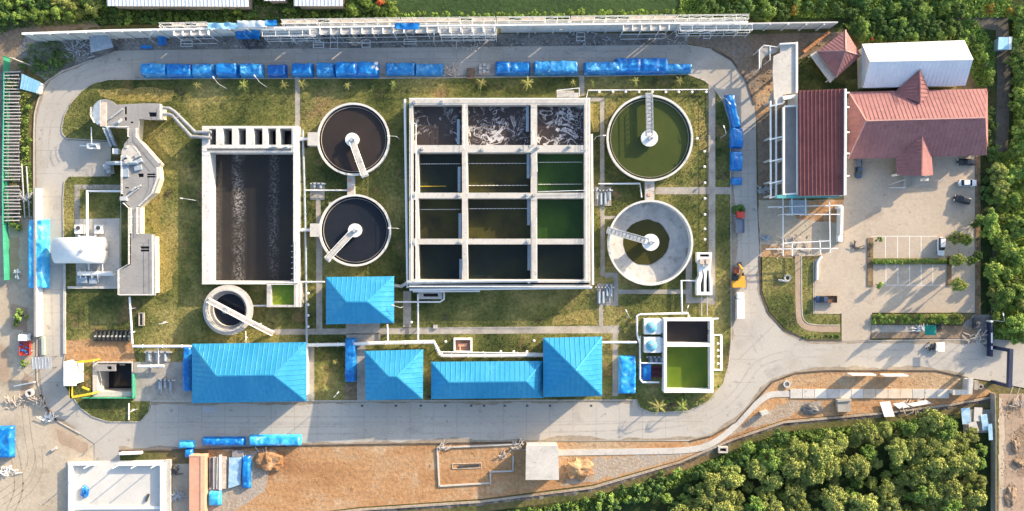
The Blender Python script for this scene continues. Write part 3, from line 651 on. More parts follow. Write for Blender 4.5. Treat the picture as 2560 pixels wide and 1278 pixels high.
# access stair at the north side
m = MB(); m.prism(w2(rect(1392, 232, 1446, 244), 3.8), 3.5, 3.8)
for i in range(10): m.prism(w2(rect(1392 + i * 4.4, 226, 1396 + i * 4.4, 234), 3.6 - i * .3), 3.4 - i * .34, 3.6 - i * .34, bottom=True)
m.build('stair', concrete_pale, t); rail(t, [(1391, 228), (1447, 222)], 3.7); rail(t, [(1447, 222), (1447, 243)], 3.8)

# --- sump on the bioreactor's south flank
t = thing('drain_sump', 'pale low concrete sump with a pipe against the bioreactor wall', 'sump', W(1070, 740, 0))
m = MB(); m.prism(w2(rect(1046, 729, 1105, 748), 1.4), -.1, 1.4, holes=[w2(rect(1058, 734, 1095, 742), 1.4)]); m.build('wall', concrete_pale, t); quad_water(t, 1058, 734, 1095, 742, 1.4, .6, w_dark)

# --- south east tank with dark and bright green cells
ZE = 3.2
t = thing('effluent_tank', 'white walled rectangular tank with one black cell and one bright green cell', 'tank', W(1723, 888, 0))
m = MB(); m.prism(w2(rect(1660, 796, 1784, 982), ZE), -.2, ZE, holes=[w2(rect(1667, 803, 1776, 858), ZE), w2(rect(1667, 867, 1776, 974), ZE)]); m.build('wall', white_paint, t)
quad_water(t, 1667, 803, 1776, 858, ZE, .5, w_dark); o = quad_water(t, 1667, 867, 1776, 974, ZE, .55, w_bright); o['label'] = 'bright lime green algae water'
rail(t, [(1784, 838), (1803, 838), (1803, 925), (1784, 925)], 1.0)
m = MB(); m.prism(w2(rect(1784, 836, 1805, 927), .5), -.1, .35, holes=[w2(rect(1786, 839, 1801, 923), .5)]); m.build('planter_kerb', white_paint, t)
m = MB()
for y in (826, 832): m.obox(W(1772, y, .6), (.9, .4, .9))
build_each(m, 'mixer', dark_metal, t)

# --- pump pit with open shaft
t = thing('pump_pit', 'open deep rectangular concrete shaft with a beam across its top', 'pit', W(281, 948, 0))
m = MB(); m.prism(PIT_W, -6.5, .35, holes=[w2(rect(243, 908, 329, 980), .35)]); m.build('wall', concrete_pale, t)
quad_water(t, 243, 908, 329, 980, .35, -5.5, w_navy)
m = MB(); m.prism(w2(rect(238, 912, 288, 928), .9), .36, .9, holes=[w2(rect(267, 916, 279, 924), .9)], bottom=True); m.build('beam', concrete, t)
m = MB()
for x in (300, 305, 310): m.tube([W(x, 912, .6), W(x + 2, 912, -5)], .2, 6)
build_each(m, 'riser_pipe', dark_metal, t)

# --- ultraviolet channel structure
t = thing('disinfection_channel', 'white twin channel with two dark bottle shaped openings beside a footpath', 'channel', W(1762, 685, 0))
m = MB()
hol = [[(1754, 704), (1757, 690), (1755, 676), (1758, 676), (1761, 690), (1761, 730), (1752, 730), (1752, 710)], [(1768, 676), (1772, 676), (1775, 704), (1775, 730), (1766, 730), (1766, 700)], rect(1750, 636, 1774, 642)]
m.prism(w2([(1743, 631), (1780, 631), (1778, 660), (1776, 690), (1781, 702), (1781, 738), (1742, 738), (1742, 702), (1748, 690), (1747, 660), (1743, 655)], 2.2), -.2, 2.2, holes=[w2(h, 2.2) for h in hol]); m.build('wall', white_paint, t)
for h in ((1752, 676, 1776, 730), (1750, 636, 1774, 642)): quad_water(t, *h, 2.2, .4, w_dark)
m = MB()
for x in (1753, 1768): m.obox(W(x, 654, 2.2), (1.0, 1.3, .9), 0)
m.obox(W(1762, 662, 2.2), (1.4, .8, .7)); build_each(m, 'gate_motor', plank_wood, t)
for x in (1753, 1769): 
    pass
m = MB()
for x in (1754, 1768): m.tube([W(x, 739, 1.0), W(x, 790, 1.0)], .13, 6)
build_each(m, 'outlet_pipe', grey_metal, t)
# ------------------------------------------------------------------ headworks deck
HZ = 4.0
t = thing('headworks_deck', 'long raised grey concrete deck with a round end, an octagon and dark openings', 'treatment deck', W(340, 480, 0))
circ = [(262 + 34 * math.cos(a), 283 + 35 * math.sin(a)) for a in [math.radians(q) for q in range(90, 311, 12)]]
out = circ + [(290, 262), (352, 259), (358, 258), (398, 259), (405, 262), (405, 300), (372, 300), (348, 297), (346, 318), (344, 344), (353, 352), (403, 408), (396, 417), (399, 447), (386, 484), (364, 503), (349, 518), (349, 583),
              (386, 586), (388, 739), (298, 739), (298, 676), (327, 662), (327, 520), (312, 506), (307, 486), (307, 387), (310, 361), (323, 344), (322, 321), (282, 320), (268, 318)]
hol = [rect(311, 267, 317, 286), rect(311, 293, 317, 302), rect(372, 281, 391, 292), rect(326, 304, 333, 308), rect(345, 434, 359, 443), rect(367, 434, 389, 438), rect(367, 440, 389, 444), rect(351, 616, 373, 622), rect(351, 624, 373, 629), rect(345, 463, 353, 467), rect(312, 468, 322, 471)]
m = MB(); m.prism(w2(out, HZ), HZ - .45, HZ, holes=[w2(h, HZ) for h in hol], bottom=True); m.build('deck', concrete, t)
def shrink(poly, d):
    P = [Vector(p) for p in poly]; o = []
    n = len(P); A = sum(P[i].x * P[(i + 1) % n].y - P[(i + 1) % n].x * P[i].y for i in range(n)); sg = 1 if A > 0 else -1
    for i in range(n):
        a, b, c = P[i - 1], P[i], P[(i + 1) % n]
        n1 = Vector((-(b - a).y, (b - a).x)).normalized() * sg; n2 = Vector((-(c - b).y, (c - b).x)).normalized() * sg
        q = (n1 + n2); q = q.normalized() if q.length > 1e-3 else n1
        o.append(b + q * d / max(.5, q.dot(n1)))
    return o
m = MB(); base = shrink(w2(out, HZ), .55); m.prism(base, -.2, HZ - .45); m.build('wall', cream_paint, t)
m = MB()
for h in hol:
    m.prism(w2([(h[0][0] - 1, h[0][1] - 1), (h[2][0] + 1, h[0][1] - 1), (h[2][0] + 1, h[2][1] + 1), (h[0][0] - 1, h[2][1] + 1)], HZ), HZ - .447, HZ - .40)
build_each(m, 'opening', mat('dark_void', (0.012, 0.012, 0.014), rough=.5), t)
# seams and screens on the deck
m = MB()
for y in (330, 345, 416, 474, 530, 560, 607, 640, 652, 672, 692, 715): 
    m.prism(w2(rect(330 if y < 700 else 302, y, 346 if y < 585 else 384, y + .8), HZ), HZ, HZ + .012)
for x in (297, 325, 345, 366): m.prism(w2(rect(x, 263, x + .8, 298), HZ), HZ, HZ + .012)
m.prism(w2(rect(302, 680, 303, 738), HZ), HZ, HZ + .012); build_each(m, 'deck_joint', mat('seam', (0.24, 0.23, 0.22), rough=.9), t)
m = MB(); m.prism(w2([(244, 253), (250, 250), (250, 309), (243, 312), (234, 300), (230, 283), (235, 264)], HZ + .3), HZ, HZ + .3); m.build('grating', steel_blue, t)
m = MB(); m.prism(w2(rect(250, 256, 266, 316), HZ + .2), HZ, HZ + .2); m.build('walkway', rust_plate if False else plank_wood, t)
m = MB(); m.beam(W(275, 296, HZ + .5), W(306, 272, HZ + .5), .35, .4); m.beam(W(330, 478, HZ + .6), W(351, 463, HZ + .6), .4, .5); m.beam(W(312, 496, HZ + .6), W(345, 470, HZ + .6), .4, .5); m.tube([W(285, 310, HZ + .6), W(296, 306, HZ + .9), W(305, 298, HZ + .6)], .35, 8); build_each(m, 'screen_conveyor', grey_metal, t)
m = MB(); m.tube([W(268, 408, 1.2), W(290, 408, HZ + .5), W(345, 407, HZ + .5)], .45, 8); m.obox(W(315, 408, HZ), (2.2, 1.0, .8)); m.obox(W(348, 404, HZ), (1.8, .9, .8), .4); m.obox(W(316, 396, HZ), (1.1, .9, 1.0), .3)
m.obox(W(313, 428, HZ), (1.9, 2.8, .3), 0); m.obox(W(346, 420, HZ), (1.8, 1.2, .4), .2); build_each(m, 'grit_classifier', steel_blue, t)
m = MB(); m.lathe(W(325, 383, HZ), [(2.0, 0), (2.0, .25), (.01, .3)], 24); m.obox(W(338, 388, HZ), (2.5, .3, .6), .6); m.obox(W(322, 402, HZ), (1.4, 1.4, 1.0), .3); m.obox(W(318, 368, HZ), (.5, .5, .5)); build_each(m, 'grit_drive', concrete_pale, t)
m = MB(); m.obox(W(345, 390, HZ), (1.3, .8, .5), .5); m.obox(W(335, 474, HZ), (1.4, .6, .5), .6); m.obox(W(312, 497, HZ), (1.6, 1.0, .9)); build_each(m, 'control_cabinet', grey_metal, t)
for pts in ([(312, 508), (326, 521), (326, 660), (300, 675), (300, 737)], [(331, 521), (331, 583)], [(347, 520), (347, 585)], [(385, 588), (386, 737), (300, 737)], [(345, 322), (345, 343), (401, 408)], [(324, 322), (324, 343)],
            [(397, 420), (398, 446), (384, 483), (351, 515)], [(308, 390), (308, 485)], [(268, 318), (322, 318)], [(405, 262), (405, 299)], [(232, 270), (231, 290), (240, 308)]):
    rail(t, pts, HZ, r=.045)
for p in ((318, 720), (370, 730)): pass
m = MB()
N = 14
for i in range(N):
    f = i / N; z = HZ - .3 - f * (HZ - .3)
    p = W(266 + (285 - 266) * f, 322 + 44 * f, z); m.obox(p, (1.9, .42, .1), -.22)
m.beam(W(261, 321, HZ - .2), W(280, 368, .2), .12, .3); m.beam(W(272, 320, HZ - .2), W(290, 364, .2), .12, .3)
m.build('stair', steel_blue, t); rail(t, [W(262, 322, HZ - .2), W(281, 367, .2)], name='stair_rail', gap=1.2); rail(t, [W(272, 320, HZ - .2), W(290, 364, .2)], name='stair_rail', gap=1.2)

# skip and hopper standing on the driveway
t = thing('grit_hopper', 'white pipe frame hopper beside the stair at the edge of the drive', 'hopper', W(232, 362, 0))
m = MB()
for x, y in ((219, 359), (219, 370), (246, 358), (246, 372)): m.tube([W(x, y, 0), W(x + (232 - x) * .1, y, 2.4)], .1, 5)
m.build('frame', white_metal, t)
m = MB(); m.prism(w2(rect(217, 358, 247, 372), 2.4), 1.7, 2.4, holes=[w2(rect(222, 361, 241, 369), 2.4)], bottom=True); m.build('tray', white_metal, t)
m = MB(); m.tube([W(200, 364, .5), W(215, 365, 1.6), W(240, 361, 2.6), W(245, 373, 2.6)], .16, 6); m.tube([W(228, 318, 3.4), W(229, 360, 2.6)], .13, 6); m.build('pipe', white_metal, t)
m = MB(); m.prism(w2(rect(282, 372, 294, 384), 2), 0, 2.0); m.prism(w2(rect(281, 371, 295, 385), 2.1), 2.0, 2.12, bottom=True); one('control_cabinet', m, white_paint, 'small white cabinet standing between stair and octagon deck', 'cabinet', W(288, 378, 0))
t = thing('blower_skid', 'grey machine skid with tubes on the drive beside the octagon deck', 'machine', W(275, 418, 0))
m = MB(); m.obox(W(274, 422, 0), (2.4, 3.0, .5), .2); m.build('base', concrete_dirty, t)
m = MB(); m.obox(W(272, 418, .5), (1.6, 1.2, 1.2), .2); m.lathe(W(275, 428, .5), [(.6, 0), (.6, .9), (.01, 1)], 14); m.build('motor', grey_metal, t)
m = MB(); m.tube([W(280, 410, 1.2), W(300, 408, 1.3), W(309, 408, 1.3)], .25, 7); m.build('pipe', white_metal, t)

# double pipe from the deck to the basin
for dy, q, w in ((0, 'upper', 4.2), (15, 'lower', 3.9)):
    m = MB(); pts = [W(404, 270 + dy, 3.3), W(423, 271 + dy, 3.3)] + ([W(437, 280, 3.3), W(488, 331, 3.5)] if dy == 0 else [W(431, 289, 3.3), W(478, 341, 3.5)]) + [W(528, 330 + dy, 3.5)]
    m.tube(pts, .42, 10)
    for p in pts[1:-1]: m.tube([Vector((p.x, p.y, 0)), p], .12, 6)
    one('inlet_pipe', m, mat('pipe_grey_%s' % q, [(0.20, 0.21, 0.23), (0.30, 0.31, 0.33)], .5, .1, 2, .5), '%s of two thick grey pipes from the deck to the basin' % q, 'pipe', W(450, 300 + dy, 0), 'thick grey inlet pipes')
# cross beams in the lawn shadow carried by the pipes
# ------------------------------------------------------------------ biogas tank and its skid
t = thing('gas_tank', 'big white horizontal cylinder tank on saddles at the edge of the ring road', 'storage tank', W(200, 628, 0))
a = W(140, 626, 2.9); b = W(259, 626, 2.9); R = 2.0
m = MB(); pts = []; rr = []
for i in range(7): f = i / 6 * math.pi / 2; pts.append(a + Vector((1.1 * (1 - math.sin(f)) - .1, 0, 0))); rr.append(max(.05, R * math.sin(f) ** .6))
pts2 = [p.copy() for p in pts]; L = b.x - a.x
rest = [Vector((a.x + L - (p.x - a.x), a.y, a.z)) for p in reversed(pts)]
m.tube(pts2 + rest, rr + rr[::-1], 28); m.build('shell', white_paint, t, smooth=True)
m = MB()
for x in (165, 232): m.prism(w2(rect(x - 4, 610, x + 4, 642), 1), 0, 1.2)
build_each(m, 'saddle', concrete, t)
m = MB(); m.lathe(W(205, 626, 4.85), [(.5, 0), (.5, .35), (.01, .4)], 14); m.tube([W(232, 622, 4.7), W(232, 622, 5.4), W(240, 614, 5.4)], .12, 6); m.build('manhole', grey_metal, t)
m = MB(); m.tube([W(145, 648, .8), W(206, 648, .8), W(222, 660, .8), W(222, 676, .8)], .22, 8); m.tube([W(216, 657, 1), W(256, 657, 1), W(256, 678, 1)], .18, 7); one('tank_pipe', m, white_metal, 'white pipe running below the horizontal tank', 'pipe', W(200, 655, 0))
t = thing('scrubber_skid', 'white pipe skid on the slab below the horizontal tank', 'machine', W(235, 682, 0))
m = MB(); a = W(196, 684, 1.3); b = W(284, 684, 1.3); m.tube([a, b], .55, 14); m.build('vessel', white_paint, t, smooth=True)
m = MB()
for x in (205, 225, 245, 270): m.tube([W(x, 684, 0), W(x, 684, 1.2)], .15, 6)
m.obox(W(210, 700, .2), (2.4, 1.5, 1.1)); m.obox(W(236, 702, .2), (1.8, 1.4, .9)); build_each(m, 'pump_set', steel_blue, t)
m = MB()
for x in (200, 213, 228, 243): m.tube([W(x, 672, .4), W(x, 684, 1.9), W(x + 3, 706, .6)], .11, 6)
build_each(m, 'feed_pipe', white_metal, t)
for i, x in enumerate((196, 246)):
    t = thing('blower_unit', '%s white box blower on the slab above the horizontal tank' % ('left' if i == 0 else 'right'), 'blower', W(x, 573, 0), 'white blowers by the gas tank')
    m = MB(); m.prism(w2(rect(x - 10, 562, x + 7, 584), 1.8), .15, 1.8); m.build('housing', white_paint, t)
    m = MB(); m.lathe(W(x, 570, 1.8), [(.5, 0), (.5, .25), (.01, .25)], 16); m.build('fan', dark_metal, t)
m = MB(); m.tube([W(196, 588, 1.0), W(200, 594, 1.3), W(236, 594, 1.3), W(240, 588, 1.0)], .32, 9); m.tube([W(218, 594, 1.4), W(218, 478, 1.4), W(306, 478, 1.6)], .28, 9); m.tube([W(213, 594, 1.3), W(214, 606, 2)], .3, 8)
for x, y in ((218, 500), (218, 540), (250, 478), (285, 478)): m.tube([W(x, y, 0), W(x, y, 1.3)], .1, 5)
one('gas_pipe', m, white_metal, 'white gas pipe bending round the small lawn to the blowers', 'pipe', W(240, 520, 0))
m = MB()
for z in (1.0, .5): m.tube([W(302, 480, z), W(302, 715, z)], .05, 4)
for y in range(480, 716, 20): m.tube([W(302, y, 0), W(302, y, 1.05)], .05, 4)
one('guard_rail', m, white_metal, 'thin white guard rail between the slab and the raised deck', 'guard rail', W(302, 600, 0))
m = MB(); m.prism(w2(rect(168, 716, 300, 722), .8), 0, .7); m.prism(w2(rect(157, 630, 163, 885), .5), 0, .4); one('low_wall', m, concrete_pale, 'low pale wall between the road and the lawn by the gas tank', 'wall', W(165, 750, 0))
# ------------------------------------------------------------------ roofs
def ribbed(mb, P, gap=1.2, w=.24, h=.085):
    """planar roof face whose first edge is the eave; standing ribs run up the slope"""
    P = [Vector(p) for p in P]; mb.add(P, [list(range(len(P)))])
    u = (P[1] - P[0]).normalized(); nrm = (P[1] - P[0]).cross(P[-1] - P[0]).normalized()
    if nrm.z < 0: nrm = -nrm
    v = nrm.cross(u).normalized()
    if v.z < 0: v = -v
    loc = [((p - P[0]).dot(u), (p - P[0]).dot(v)) for p in P]
    umin = min(q[0] for q in loc); umax = max(q[0] for q in loc); x = umin + gap * .5
    while x < umax:
        ys = []
        for i in range(len(loc)):
            (x0, y0), (x1, y1) = loc[i], loc[(i + 1) % len(loc)]
            if (x0 - x) * (x1 - x) < 0: ys.append(y0 + (y1 - y0) * (x - x0) / (x1 - x0))
        if len(ys) >= 2:
            a = P[0] + u * x + v * (min(ys) + .02); b = P[0] + u * x + v * (max(ys) - .05)
            vs = []
            for p in (a, b):
                for q, hh in ((-w / 2, -.01), (w / 2, -.01), (w / 2 * .5, h), (-w / 2 * .5, h)): vs.append(p + u * q + nrm * hh)
            mb.add(vs, [[0, 4, 5, 1], [1, 5, 6, 2], [2, 6, 7, 3], [3, 7, 4, 0], [0, 1, 2, 3], [4, 7, 6, 5]])
        x += gap
def skirt(mb, eaves, d=.25):
    n = len(eaves); E = [Vector(p) for p in eaves]; vs = E + [p - Vector((0, 0, d)) for p in E]
    mb.add(vs, [[i, i + n, (i + 1) % n + n, (i + 1) % n] for i in range(n)]); mb.add([p - Vector((0, 0, d)) for p in E], [list(range(n))[::-1]])
def openings(parent, xw, y, z0, rects, m):
    pass
def walls(parent, corners, z1, m, d=.8, holes=None):
    c = sum((Vector(p) for p in corners), Vector((0, 0))) / len(corners)
    P = [(p[0] - math.copysign(d, p[0] - c[0]), p[1] - math.copysign(d, p[1] - c[1])) for p in corners]
    mb = MB(); mb.prism(P, -.2, z1); mb.build('wall', m, parent); return P
def facade(parent, P, z1, n=3, side=(2, 3)):
    """windows and a door on one wall"""
    a = Vector((*P[side[0]], 0)); b = Vector((*P[side[1]], 0)); d = (b - a).normalized(); ang = math.atan2(d.y, d.x)
    for k in range(n):
        p = a.lerp(b, (k + .5) / n)
        mb = MB()
        if k == n // 2: mb.obox(p + Vector((0, 0, .1)), (1.8, .16, 2.3), ang); mb.build('door', grey_metal, parent)
        else:
            mb.obox(p + Vector((0, 0, 1.3)), (2.0, .16, 1.4), ang); f = mb.build('window', white_paint, parent)
            mb = MB(); mb.obox(p + Vector((0, 0, 1.42)), (1.76, .2, 1.16), ang); mb.build('pane', dark_glass, f)
house_wall = mat('house_wall', [(0.52, 0.50, 0.46), (0.60, 0.58, 0.54)], .4, .08, 1.5, .85)
def hip_house(eaves, ridge, ze, zr, label, roofm=roof_blue, gap=1.2, name='pump_house', cat='building', group=None, n=3):
    """eaves: NW NE SE SW survey points; ridge: west and east ends (or one apex)"""
    E = [W(p[0], p[1], ze) for p in eaves]; R = [W(p[0], p[1], zr) for p in ridge]
    if len(R) == 1: R = R * 2
    c = sum(E, Vector()) / 4; t = thing(name, label, cat, (c.x, c.y, 0), group)
    rm = MB()
    NW, NE, SE, SW = E; r0, r1 = R; one_ = (r0 - r1).length < .01
    ribbed(rm, [NE, NW, r0] + ([] if one_ else [r1]), gap); ribbed(rm, [SW, SE, r1] + ([] if one_ else [r0]), gap)
    ribbed(rm, [NW, SW, r0], gap); ribbed(rm, [SE, NE, r1], gap); skirt(rm, E)
    rm.build('roof', roofm, t)
    cm = MB()
    for a, b in ((NW, r0), (SW, r0), (NE, r1), (SE, r1), (r0, r1)):
        if (a - b).length > .05: cm.beam(a + Vector((0, 0, .13)), b + Vector((0, 0, .13)), .3, .1)
    cm.build('ridge_cap', roofm, t)
    P = walls(t, [e.xy for e in E], ze - .3, house_wall); facade(t, P, ze, n, (1, 0)); facade(t, P, ze, n, (3, 2))
    return t
G_ = 'blue roofed process buildings'
hip_house([(815,693),(985,691),(985,808),(815,811)], [(866,755),(919,755)], 4.6, 7.8, 'small blue hip roof between thickener and bioreactor, standing alone on the lawn', group=G_)
hip_house([(480,860),(766,856),(766,1003),(480,1008)], [(541,940),(684,938)], 5.9, 9.7, 'largest blue hip roof, with a narrow blue tarpaulin along its left side', group=G_, n=5)
hip_house([(912,878),(1058,874),(1057,998),(914,1001)], [(972,942),(992,942)], 5.2, 8.6, 'blue hip roof with a very short ridge beside the concrete apron', group=G_)
hip_house([(1078,905),(1356,903),(1356,995),(1078,998)], [(1122,956),(1316,954)], 5.0, 7.6, 'long narrow blue hip roof joined to the tall pyramid roof', group=G_, n=5)
hip_house([(1358,845),(1505,842),(1505,990),(1358,993)], [(1440,926)], 6.2, 10.4, 'tall blue pyramid roof at the right end of the row', group=G_)

# --- dark red monopitch hall
t = thing('workshop_hall', 'long dark red ribbed roof with a white parapet along its right side', 'building', W(2055, 356, 0))
NW, NE, SE, SW = W(1995, 227, 8.0), W(2110, 222, 9.6), W(2108, 488, 9.6), W(1996, 490, 8.0)
m = MB(); ribbed(m, [SW, SE, NE, NW], .9, .28, .14); skirt(m, [NW, NE, SE, SW]); m.build('roof', roof_red, t)
m = MB(); m.prism(w2([(1998,232),(2106,228),(2104,484),(1998,486)], 8.0), -.2, lambda x, y: 7.6); m.build('wall', house_wall, t)
m = MB(); m.prism(w2([(2112,222),(2117,222),(2116,488),(2111,488)], 10.2), -.2, 10.2); m.build('parapet', white_paint, t)
m = MB()
for y in (230, 266, 329, 382, 438): m.prism(w2([(2117,y),(2124,y),(2124,y+3),(2117,y+3)], 9.0), 8.4, 9.0, bottom=True)
build_each(m, 'bracket', white_paint, t)
m = MB(); m.prism(w2([(1942,488),(1996,488),(1996,491.5),(2098,490),(2098,494),(1942,496)], 7.0), 6.4, 7.0, bottom=True); m.build('gutter', mat('gutter_teal', (0.10, 0.36, 0.36), .5, .1), t)
# --- unfinished frame along the hall
t = thing('unfinished_wing', 'unfinished white concrete frame and flat grey deck along the dark red roof', 'building', W(1965, 300, 0))
m = MB(); m.prism(w2([(1962,270),(1993,262),(1994,488),(1962,490)], 6.0), 5.6, 6.0, bottom=True); m.build('deck', concrete, t)
m = MB(); m.prism(w2([(1951,111.5),(1988.5,109.5),(1989,130),(1989,233),(1957,237),(1957,262),(1936,264),(1932,180),(1934,140),(1951,132)], 5.2), 4.8, 5.2, bottom=True); m.build('deck', concrete_pale, t)
m = MB(); m.prism(w2([(1990,105),(1995,105),(1995,232),(1990,232)], 5.6), 4.9, 5.6); m.prism(w2([(1950,108),(1989,106),(1989,109),(1950,111)], 6.0), 5.2, 6.0); m.prism(w2([(1956,240),(1989,236),(1989,244),(1960,250)], 5.8), 5.2, 5.8); m.build('parapet', white_paint, t)
m = MB()
m.beam(W(1960, 268, 7.0), W(1960, 490, 7.0), .45, .8); m.beam(W(1994, 262, 7.0), W(1994, 488, 7.0), .3, .6)
for y in (266, 486): m.beam(W(1962, y, 6.98), W(1992, y - 2, 6.98), .4, .6)
m.beam(W(1927, 252, 5.5), W(1928, 492, 5.5), .3, .5); m.beam(W(1941, 248, 5.4), W(1941, 492, 5.4), .35, .5)
for y in (262, 345, 400, 455, 491): m.beam(W(1924, y + 4, 5.9), W(1959, y - 4, 6.5), .32, .45)
build_each(m, 'beam', white_paint, t)
m = MB()
for y in (255, 345, 400, 455, 490):
    for x, z in ((1927, 5.0), (1960, 6.2), (1992, 5.6)):
        p = W(x, y, z); m.box(p.x - .2, p.y - .2, p.x + .2, p.y + .2, -.1, z)
for x, y in ((1953, 112), (1990, 110), (1957, 180), (1957, 235)):
    p = W(x, y, 4.8); m.box(p.x - .25, p.y - .25, p.x + .25, p.y + .25, -.1, 4.8)
build_each(m, 'column', concrete_pale, t)
m = MB(); m.prism(w2([(1921,250),(1931,225),(1933,262),(1924,266)], 3.0), 2.8, 3.0, bottom=True); build_each(m, 'lower_slab', concrete_pale, t)
t = thing('draped_scaffold', 'pale draped scaffold tower at the head of the unfinished wing', 'scaffold', W(1915, 145, 0))
m = MB()
for x, y in ((1898,125),(1910,113),(1930,116),(1944,118),(1898,172),(1925,150)): m.tube([W(x, y, 5.0) - Vector((0, 0, 5)), W(x, y, 5.0)], .09, 5)
for a, b in (((1898,125),(1910,113)), ((1910,113),(1944,118)), ((1898,125),(1898,172)), ((1925,116),(1925,150))):
    for z in (2.5, 4.9): m.tube([W(*a, z), W(*b, z)], .09, 5)
m.build('frame', white_metal, t)
m = MB()
P = [(1899,126),(1911,115),(1928,118),(1944,120),(1940,132),(1926,136),(1914,140),(1906,148),(1903,170),(1899,168)]
m.prism(w2(P, 4.7), 4.55, lambda x, y: 4.75 + .35 * noise.noise(Vector((x * .9, y * .9, 1))), bottom=True); m.build('sheet', concrete, t)

# --- steel frame on the site yard
t = thing('steel_structure', 'thin white steel frame of posts and beams over the sandy site yard', 'frame', W(2030, 560, 0))
m = MB(); Zf = 4.2
for a, b in (((1958,496),(1958,640)), ((1980,496),(1981,540)), ((2014,496),(2015,540)), ((2074,500),(2076,632)), ((1920,518),(2106,513)), ((1958,536),(2100,536)), ((1960,608),(2078,602)), ((1915,623),(2096,621)), ((1981,604),(1981,640)), ((2050,600),(2052,636))):
    m.beam(W(*a, Zf), W(*b, Zf), .2, .22)
build_each(m, 'beam', white_metal, t)
m = MB()
for x, y in ((1958,518),(1958,536),(1958,623),(2076,514),(2076,536),(2076,621),(1981,536),(2015,536),(1981,622),(2051,622),(2104,514)):
    p = W(x, y, Zf - .25); m.tube([Vector((p.x, p.y, -.1)), p], .11, 6)
build_each(m, 'post', white_metal, t)
m = MB(); m.prism(w2([(1973,500),(2018,500),(2018,534),(1973,536)], 2.4), 2.2, 2.4, bottom=True); m.build('canopy', steel_blue, t)
t = thing('boundary_wall', 'white gate pier wall between site yard and car park', 'wall', W(2105, 560, 0))
m = MB(); m.prism(w2([(2102,515),(2109,515),(2108,586),(2101,586)], 2.4), -.1, 2.4); m.prism(w2([(2096,588),(2108,588),(2108,604),(2096,604)], 1.4), -.1, 1.4); m.prism(w2([(2096,515),(2101.8,515),(2101.8,522),(2096,522)], 2.2), -.1, 2.2); m.build('wall', white_paint, t)
m = MB(); m.prism(w2(smooth_line([(2053,640),(2046,650),(2043,660),(2042,700)], 2) + [(2046,700),(2047,660),(2050,652),(2057,642)], .9), -.1, .9); one('low_wall', m, white_paint, 'short curved white wall at the car park corner', 'wall', W(2046, 670, 0))
m = MB(); m.tube([W(1946, 700, .4), W(1968, 704, .4)], .3, 8); one('concrete_pipe', m, concrete_pale, 'pale pipe lying on the corner lawn', 'pipe', W(1957, 702, 0))
m = MB(); m.lathe(W(1965, 702, 0) + Vector((.2, .7, 0)), [(.9, 0), (.9, .7), (.5, .7), (.5, .1)], 18); one('manhole_ring', m, concrete_pale, 'round concrete manhole ring on the corner lawn', 'manhole', W(1967, 698, 0))

# --- tiled house with wings
ZE_, ZR_ = 4.2, 6.4
t = thing('office_house', 'large red tiled house with two gable wings above the car park', 'house', W(2300, 310, 0))
e = lambda x, y, z=ZE_: W(x, y, z)
NW, NE, SE, SW = e(2122, 230), e(2467, 222), e(2467, 388), e(2120, 398)
A_, B_ = W(2166, 302, 8.9), W(2464, 294, 8.9)
# dutch ends drawn in at the ridge
m = MB()
ribbed(m, [NE, NW, A_, B_], 1.0, .2, .06); ribbed(m, [SW, SE, B_, A_], 1.0, .2, .06); ribbed(m, [NW, SW, A_], 1.0, .2, .06)
B2 = W(2452, 294, 7.4)
m.add([SE, NE, B_], [[0, 1, 2]]); skirt(m, [NW, NE, SE, SW]); m.build('roof', roof_tile, t)
m = MB(); g = [W(2466, 244, 4.9), W(2456, 294, 8.0), W(2467, 370, 4.6)]; g2 = [p + Vector((.25, 0, .1)) for p in g]; m.add(g2, [[0, 1, 2]]); m.add([g2[0], g2[1], NE + Vector((.2,0,.1))], [[0, 1, 2]]); m.build('end_gable', roof_tile, t)
m = MB()
for a, b in ((NW, A_), (SW, A_), (A_, B_)): m.beam(a + Vector((0, 0, .14)), b + Vector((0, 0, .14)), .32, .12)
m.build('ridge_cap', mat('ridge_tile', [(0.40, 0.22, 0.20), (0.50, 0.30, 0.27)], .5, .1), t)
def wing(x0, x1, xr, ytip, yend, yroot, name, north):
    zr = 6.9
    tip = W(xr, ytip, zr); root = W(xr + (2 if not north else 1), yroot, 6.9); a = W(x0, yend, ZE_ + .1); b = W(x1, yend, ZE_ + .1); ra = W(x0 - 2, yroot + (26 if not north else -8), ZE_ + .2); rb = W(x1 - 6, yroot + (20 if not north else -8), ZE_ + .2)
    if north: ra = W(x0 - 3, 235, ZE_ + .3); rb = W(x1 + 2, 235, ZE_ + .3)
    mb = MB(); ribbed(mb, [a, ra, root, tip], .9, .2, .06); ribbed(mb, [b, rb, root, tip], .9, .2, .06)
    mb.build('wing_roof', roof_tile, t)
    mb = MB(); d = Vector((0, -.4 if north else .4, 0)); q = [a + d, b + d, tip + d]
    mb.add([Vector((a.x + .6, a.y, -.1)) + d, Vector((b.x - .6, b.y, -.1)) + d, b + d - Vector((.6, 0, .3)), tip + d - Vector((0, 0, .4)), a + d + Vector((.6, 0, -.3))], [[0, 1, 2, 3, 4]]); mb.build('gable_wall', house_wall, t)
    mb = MB(); mb.beam(tip + Vector((0, 0, .12)), root + Vector((0, 0, .12)), .3, .12); mb.build('ridge_cap', roof_tile, t)
wing(2243, 2322, 2300, 174, 224, 258, 'n', True)
wing(2242, 2333, 2304, 440, 438, 340, 's', False)
P = walls(t, [p.xy for p in (NW, NE, SE, SW)], ZE_ - .3, house_wall, 1.0); facade(t, P, 4, 7, (3, 2))
m = MB()
for x in (2246, 2325):
    p = W(x, 436, 3); m.box(p.x - .25, p.y - .25, p.x + .25, p.y + .25, -.1, 3.9)
build_each(m, 'porch_column', white_paint, t)
